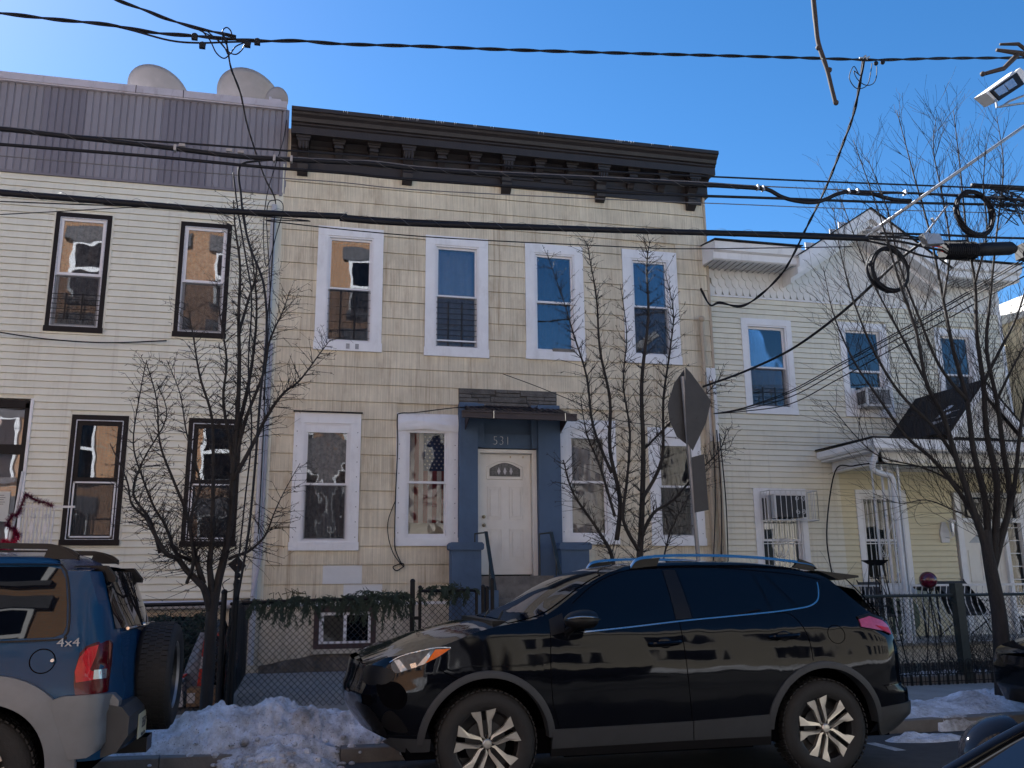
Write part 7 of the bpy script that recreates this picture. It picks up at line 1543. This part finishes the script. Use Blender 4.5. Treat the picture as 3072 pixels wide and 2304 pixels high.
# evergreen swag
def swag(o, segs, Y, rr, m='evergreen'):
    mb = MB()
    def spray(p, d, L):
        P = [p]; dd = d.copy(); n = 7
        for i in range(n): dd = (dd+Vector((0, 0, -.28))+Vector((rr.gauss(0, .1), rr.gauss(0, .1), 0))).normalized(); P.append(P[-1]+dd*L/n)
        mb.tube(P, [.003]*3+[.002]*5, 3, cap=False)
        for i in range(1, len(P)):
            for s_ in range(7):
                q = P[i-1].lerp(P[i], rr.random()); t_ = (P[i]-P[i-1]).normalized(); a = Vector((rr.gauss(0, 1), rr.gauss(0, .6), rr.gauss(0, .5)-.5)).normalized(); e = (t_+a*.8).normalized(); l = rr.uniform(.03, .07); w = e.cross(Vector((0, 1, 0)))
                w = (w.normalized() if w.length > .01 else Vector((1, 0, 0)))*.0042; mb.add([q, q+e*l*.5+w, q+e*l, q+e*l*.5-w], [(0, 1, 2, 3)])
    for x, cnt, L, zz in segs:
        for i in range(max(2, int(cnt*1.0))): spray(Vector((x+rr.gauss(0, .05), Y+rr.uniform(-.06, .05), zz+rr.uniform(-.01, .05))), Vector((rr.gauss(0, .7), rr.gauss(0, .3), rr.uniform(-.5, .45))).normalized(), L*rr.uniform(.5, 1.3))
    return mb.build('sprays', m, o, fix=False)
rr = random.Random(3)
E1 = thing('evergreen_swag', (.3, 10.72, 1.3), 'drooping cut evergreen sprays laid over the fence rail before the tan house', 'evergreen swag')
swag(E1, [(-.5, 8, .18, 1.28), (-.38, 7, .3, 1.28), (-.22, 11, .30, 1.28), (-.08, 9, .2, 1.29), (.0, 11, .36, 1.29), (.12, 10, .26, 1.29), (.25, 6, .16, 1.29), (.4, 5, .14, 1.3), (.55, 12, .22, 1.30), (.66, 14, .28, 1.31), (.78, 14, .26, 1.31), (.88, 15, .36, 1.32), (.98, 16, .5, 1.32), (1.08, 9, .25, 1.31), (1.18, 4, .12, 1.31)], 10.74, rr)
E2 = thing('evergreen_swag', (1.7, 10.72, 1.38), 'thin cut evergreen sprays laid over the gate top rail', 'evergreen swag')
swag(E2, [(1.48, 6, .14, 1.38), (1.62, 9, .16, 1.39), (1.72, 9, .18, 1.39), (1.82, 9, .18, 1.39), (1.92, 7, .14, 1.39)], 10.74, rr)
mb = MB()
for i in range(12):
    x = -.1+rr.gauss(0, .1); mb.tube([(x, 10.74, 1.30), (x+rr.uniform(-.05, .05), 10.74, 1.38+rr.uniform(0, .05)), (x+rr.uniform(-.1, .1), 10.74, 1.36)], .006, 4)
mb.build('dry_stems', 'evergreen_dry', E1)
RB = thing('recycling_bin', (1.72, 11.3, .12), 'dark blue plastic lidded bin behind the gate by the stoop', 'bin')
mb = MB(); mb.lathe([(.28, 0), (.33, .55), (.36, .56), (.36, .62)], (1.75, 11.4, .12), 'z', 24); mb.build('tub', 'bin_blue', RB, smooth=40)
mb = MB(); mb.lathe([(.37, .60), (.37, .66), (.34, .73), (.22, .80), (0, .83)], (1.75, 11.4, .12), 'z', 24); mb.build('lid', 'bin_blue', RB, smooth=60)
LB = thing('lantern', (-.80, 10.72, 1.5), 'tilted square black lantern box on a thin pole by the fence corner', 'lantern')
p = at(712, 1697, 10.7); mb = MB(); k_ = .085; mb.prism([(p.x, p.z+k_*1.2), (p.x+k_*1.15, p.z), (p.x, p.z-k_*1.1), (p.x-k_*1.15, p.z+.01)], 1, 10.62, 10.78); mb.build('lamp_box', 'black_metal', LB)
mb = MB(); mb.tube([(p.x-.01, 10.7, p.z), (p.x-.03, 10.7, .1)], .014, 6); mb.ball((p.x+.01, 10.7, p.z-.11), .035, 8, 6); mb.build('pole', 'black_metal', LB); MB().ball((p.x, 10.615, p.z), .010, 6, 4).build('screw', 'chrome', LB)
cable('thin wires looped round the lantern pole', [(690, 1735, 10.7), (668, 1752, 10.7), (680, 1775, 10.7), (705, 1765, 10.7), (715, 1740, 10.7), (722, 1760, 10.7), (708, 1778, 10.7), (700, 1750, 10.7)], .004, name='wire_loop')
# entrance steps railing at the far left
RL = thing('stair_railing', (-3.9, 13.2, .1), 'white iron stair railing wound with tinsel by the cream house door', 'railing')
mb = MB(); x0, x1 = -3.73, -3.36
for i in range(9): x = x0+(x1-x0)*i/8; mb.tube([(x, 13.3, .3), (x, 13.3, 2.62-.10*i/8)], .011, 5)
mb.box(x0-.02, x1+.26, 13.29, 13.31, 2.53, 2.56); mb.box(x0, x1, 13.29, 13.31, 1.9, 1.92); mb.tube([(-3.80, 13.3, 3.02), (-3.83, 13.3, 2.5), (-3.95, 13.3, 1.4)], .022, 8)
for i in range(14): x = -4.75+i*.065; mb.tube([(x, 13.3, .4), (x, 13.3, 2.02)], .009, 4)
mb.build('bars', 'white_metal', RL)
mb = MB()
for xx in (-3.62, -3.45):
    for zz in (2.42, 2.06): scroll(mb, xx, zz, .05, 13.28, 1, zz, 1.4, .006)
    mb.prism([(xx, 2.36), (xx+.03, 2.25), (xx, 2.12), (xx-.03, 2.25)], 1, 13.285, 13.295)
mb.build('scrollwork', 'white_metal', RL)
def tinsel(o, pts, r, m, seed):
    rr = random.Random(seed); P = crom([Vector(q) for q in pts], 8); mb = MB()
    for i in range(len(P)-1):
        for s_ in range(22):
            q = P[i].lerp(P[i+1], rr.random()); a = Vector((rr.gauss(0, 1), rr.gauss(0, 1), rr.gauss(0, 1))).normalized(); b = a.orthogonal().normalized()*.003; l = r*rr.uniform(.5, 1.2); mb.add([q-b, q+a*l-b*.3, q+a*l+b*.3, q+b], [(0, 1, 2, 3)])
    return mb.build('strand', m, o, fix=False)
TN = thing('tinsel_garland', (-3.7, 13.25, 2.6), 'crimson tinsel garland wrapped on the white stair railing', 'garland')
tinsel(TN, [(-3.38, 13.27, 2.56), (-3.5, 13.27, 2.60), (-3.62, 13.27, 2.64), (-3.72, 13.27, 2.70), (-3.76, 13.27, 2.58), (-3.78, 13.25, 2.45)], .058, 'tinsel_red', 1)
tinsel(TN, [(-3.78, 13.25, 2.45), (-3.88, 13.25, 2.38), (-3.90, 13.25, 2.28), (-3.80, 13.25, 2.22), (-3.76, 13.25, 2.15)], .058, 'tinsel_red', 2); tinsel(TN, [(-3.80, 13.25, 2.2), (-3.76, 13.25, 2.12), (-3.83, 13.25, 2.04), (-3.92, 13.25, 2.08), (-3.94, 13.25, 1.96), (-3.84, 13.25, 1.94), (-4.0, 13.25, 1.97)], .058, 'tinsel_bright', 3)
# ================================================================ garden things, right
OB2 = thing('garden_obelisk', (8.25, 11.8, .15), 'tall black wire obelisk with dead vines beside the porch column', 'obelisk')
mb = MB(); tops = [(8.17, 11.72), (8.29, 11.72), (8.29, 11.84), (8.17, 11.84)]; bots = [(8.02, 11.55), (8.45, 11.55), (8.45, 11.98), (8.02, 11.98)]
for a, b in zip(tops, bots): mb.tube([(a[0], a[1], 1.72), (b[0], b[1], .12)], .010, 5)
for q in (.3, .6, .85, 1.0): P = [(tops[i % 4][0]*q+bots[i % 4][0]*(1-q), tops[i % 4][1]*q+bots[i % 4][1]*(1-q), .12+1.6*q) for i in range(5)]; mb.tube(P, .008, 5)
mb.add([(8.08, 11.65, 1.74), (8.38, 11.65, 1.74), (8.38, 11.92, 1.74), (8.08, 11.92, 1.74), (8.18, 11.72, 1.66), (8.28, 11.72, 1.66), (8.28, 11.84, 1.66), (8.18, 11.84, 1.66)], [(0, 1, 2, 3), (0, 4, 5, 1), (1, 5, 6, 2), (2, 6, 7, 3), (3, 7, 4, 0)]); mb.build('frame', 'black_metal', OB2)
rr = random.Random(6); mb = MB()
for i in range(34):
    z = .2; a = rr.uniform(0, 6.28); P = []
    for j in range(9): z = .15+j*.17; r_ = .20-.10*j/8; a += rr.uniform(-.2, 1.0); P.append((8.23+r_*math.cos(a), 11.78+r_*math.sin(a), z+rr.uniform(-.04, .04)))
    mb.tube(P[:rr.randint(4, 9)], .0045, 4, cap=False)
mb.build('dead_vines', 'twig', OB2, fix=False)
GB = thing('gazing_ball', (9.72, 12.6, .5), 'dark red glass gazing ball on a black stand behind the railing', 'gazing ball'); MB().ball((9.72, 12.6, 1.44), .135, 28, 18).build('ball', 'gazing_red', GB, smooth=True)
mb = MB()
for k_ in range(3): a = k_*2.1; mb.tube(crom([(9.72+.09*math.cos(a), 12.6+.09*math.sin(a), 1.36), (9.72+.03*math.cos(a), 12.6+.03*math.sin(a), 1.25), (9.72+.02*math.cos(a), 12.6+.02*math.sin(a), 1.1), (9.72+.15*math.cos(a), 12.6+.15*math.sin(a), .2)], 4), .009, 5)
mb.build('stand', 'black_metal', GB)
GS = thing('folding_table', (9.42, 13.9, .45), 'dark green folded table standing behind the porch railing', 'folding table'); MB().prism([(9.86, .55), (10.22, .55), (10.36, .72), (10.36, .98), (10.25, 1.12), (9.86, 1.14)], 1, 13.75, 13.80).build('table_top', 'green_sheet', GS); 
mb = MB(); mb.tube([(9.95, 13.74, 1.1), (10.3, 13.7, .46)], .012, 5); mb.tube([(10.25, 13.74, 1.1), (9.95, 13.7, .46)], .012, 5); mb.build('legs', 'black_metal', GS)
def deck(lbl, x, y, w=.5):
    o = thing('porch_chair', (x, y, .45), lbl, 'chair'); MB().prism([(y+.25, 1.42), (y+.22, 1.42), (y-.02, .86), (y-.38, .84), (y-.38, .87), (y, .89)], 0, x-w/2, x+w/2).build('sling', 'dark_canvas', o)
    for xx in (x-w/2, x+w/2): mb = MB(); mb.tube([(xx, y+.26, 1.45), (xx, y-.35, .46)], .012, 5); mb.tube([(xx, y-.42, .86), (xx, y+.28, .46)], .012, 5); mb.tube([(xx, y-.40, 1.08), (xx, y+.12, 1.1)], .015, 5); mb.build('side_frame', 'black_metal', o)
    return o
deck('dark sling chair on the porch right of the gazing ball', 11.3, 13.85, .62); deck('dark sling chair on the porch behind the corner column', 9.75, 14.0, .4)
CP = thing('round_seat', (11.0, 14.1, .45), 'low dark rounded chair top behind the white railing', 'seat'); mb = MB(); mb.ball((10.95, 14.2, 1.32), .3, 20, 8, (1.0, .6, .25)); mb.tube([(10.8, 14.2, 1.3), (10.8, 14.2, .45)], .02, 6); mb.tube([(11.1, 14.2, 1.3), (11.1, 14.2, .45)], .02, 6); mb.build('seat_pad', 'dark_canvas', CP, smooth=True)
def bare_shrub(lbl, c, n, h, w, seed, m='twig'):
    o = thing('bare_shrub', (c[0], c[1], .1), lbl, 'shrub'); rr = random.Random(seed); mb = MB()
    for i in range(n):
        p = Vector((c[0]+rr.gauss(0, w*.4), c[1]+rr.gauss(0, .15), .1)); d = Vector((rr.gauss(0, .45), rr.gauss(0, .25), 1)).normalized(); twigs(mb, p, d, h*rr.uniform(.6, 1.1), .005, 1, rr, .1, .7)
    mb.build('branches', m, o, fix=False); return o
bare_shrub('dense leafless brown shrub behind the dark fence right of the thick post', (9.35, 11.25), 95, .75, .85, 1, 'twig_pale'); bare_shrub('leafless brown shrub at the foot of the right tree', (10.6, 11.3), 60, .85, .7, 2, 'twig_pale'); bare_shrub('thin leafless shrub left of the thick fence post', (8.35, 11.2), 26, .55, .4, 3)
bare_shrub('tall leafless rose bush rising behind the tail of the black SUV', (7.55, 12.2), 14, 1.5, .3, 4)
cable('dark climbing stem with fairy lights up the ivory wall', [(2500, 1740, 14.4), (2480, 1600, 14.45), (2505, 1415, 14.45), (2560, 1398, 13.6), (2640, 1390, 13.15), (2800, 1402, 13.1), (3072, 1406, 13.1)], .010, name='climbing_stem', cat='stem')
# lashing wire spirals are modelled on the two thick bundles
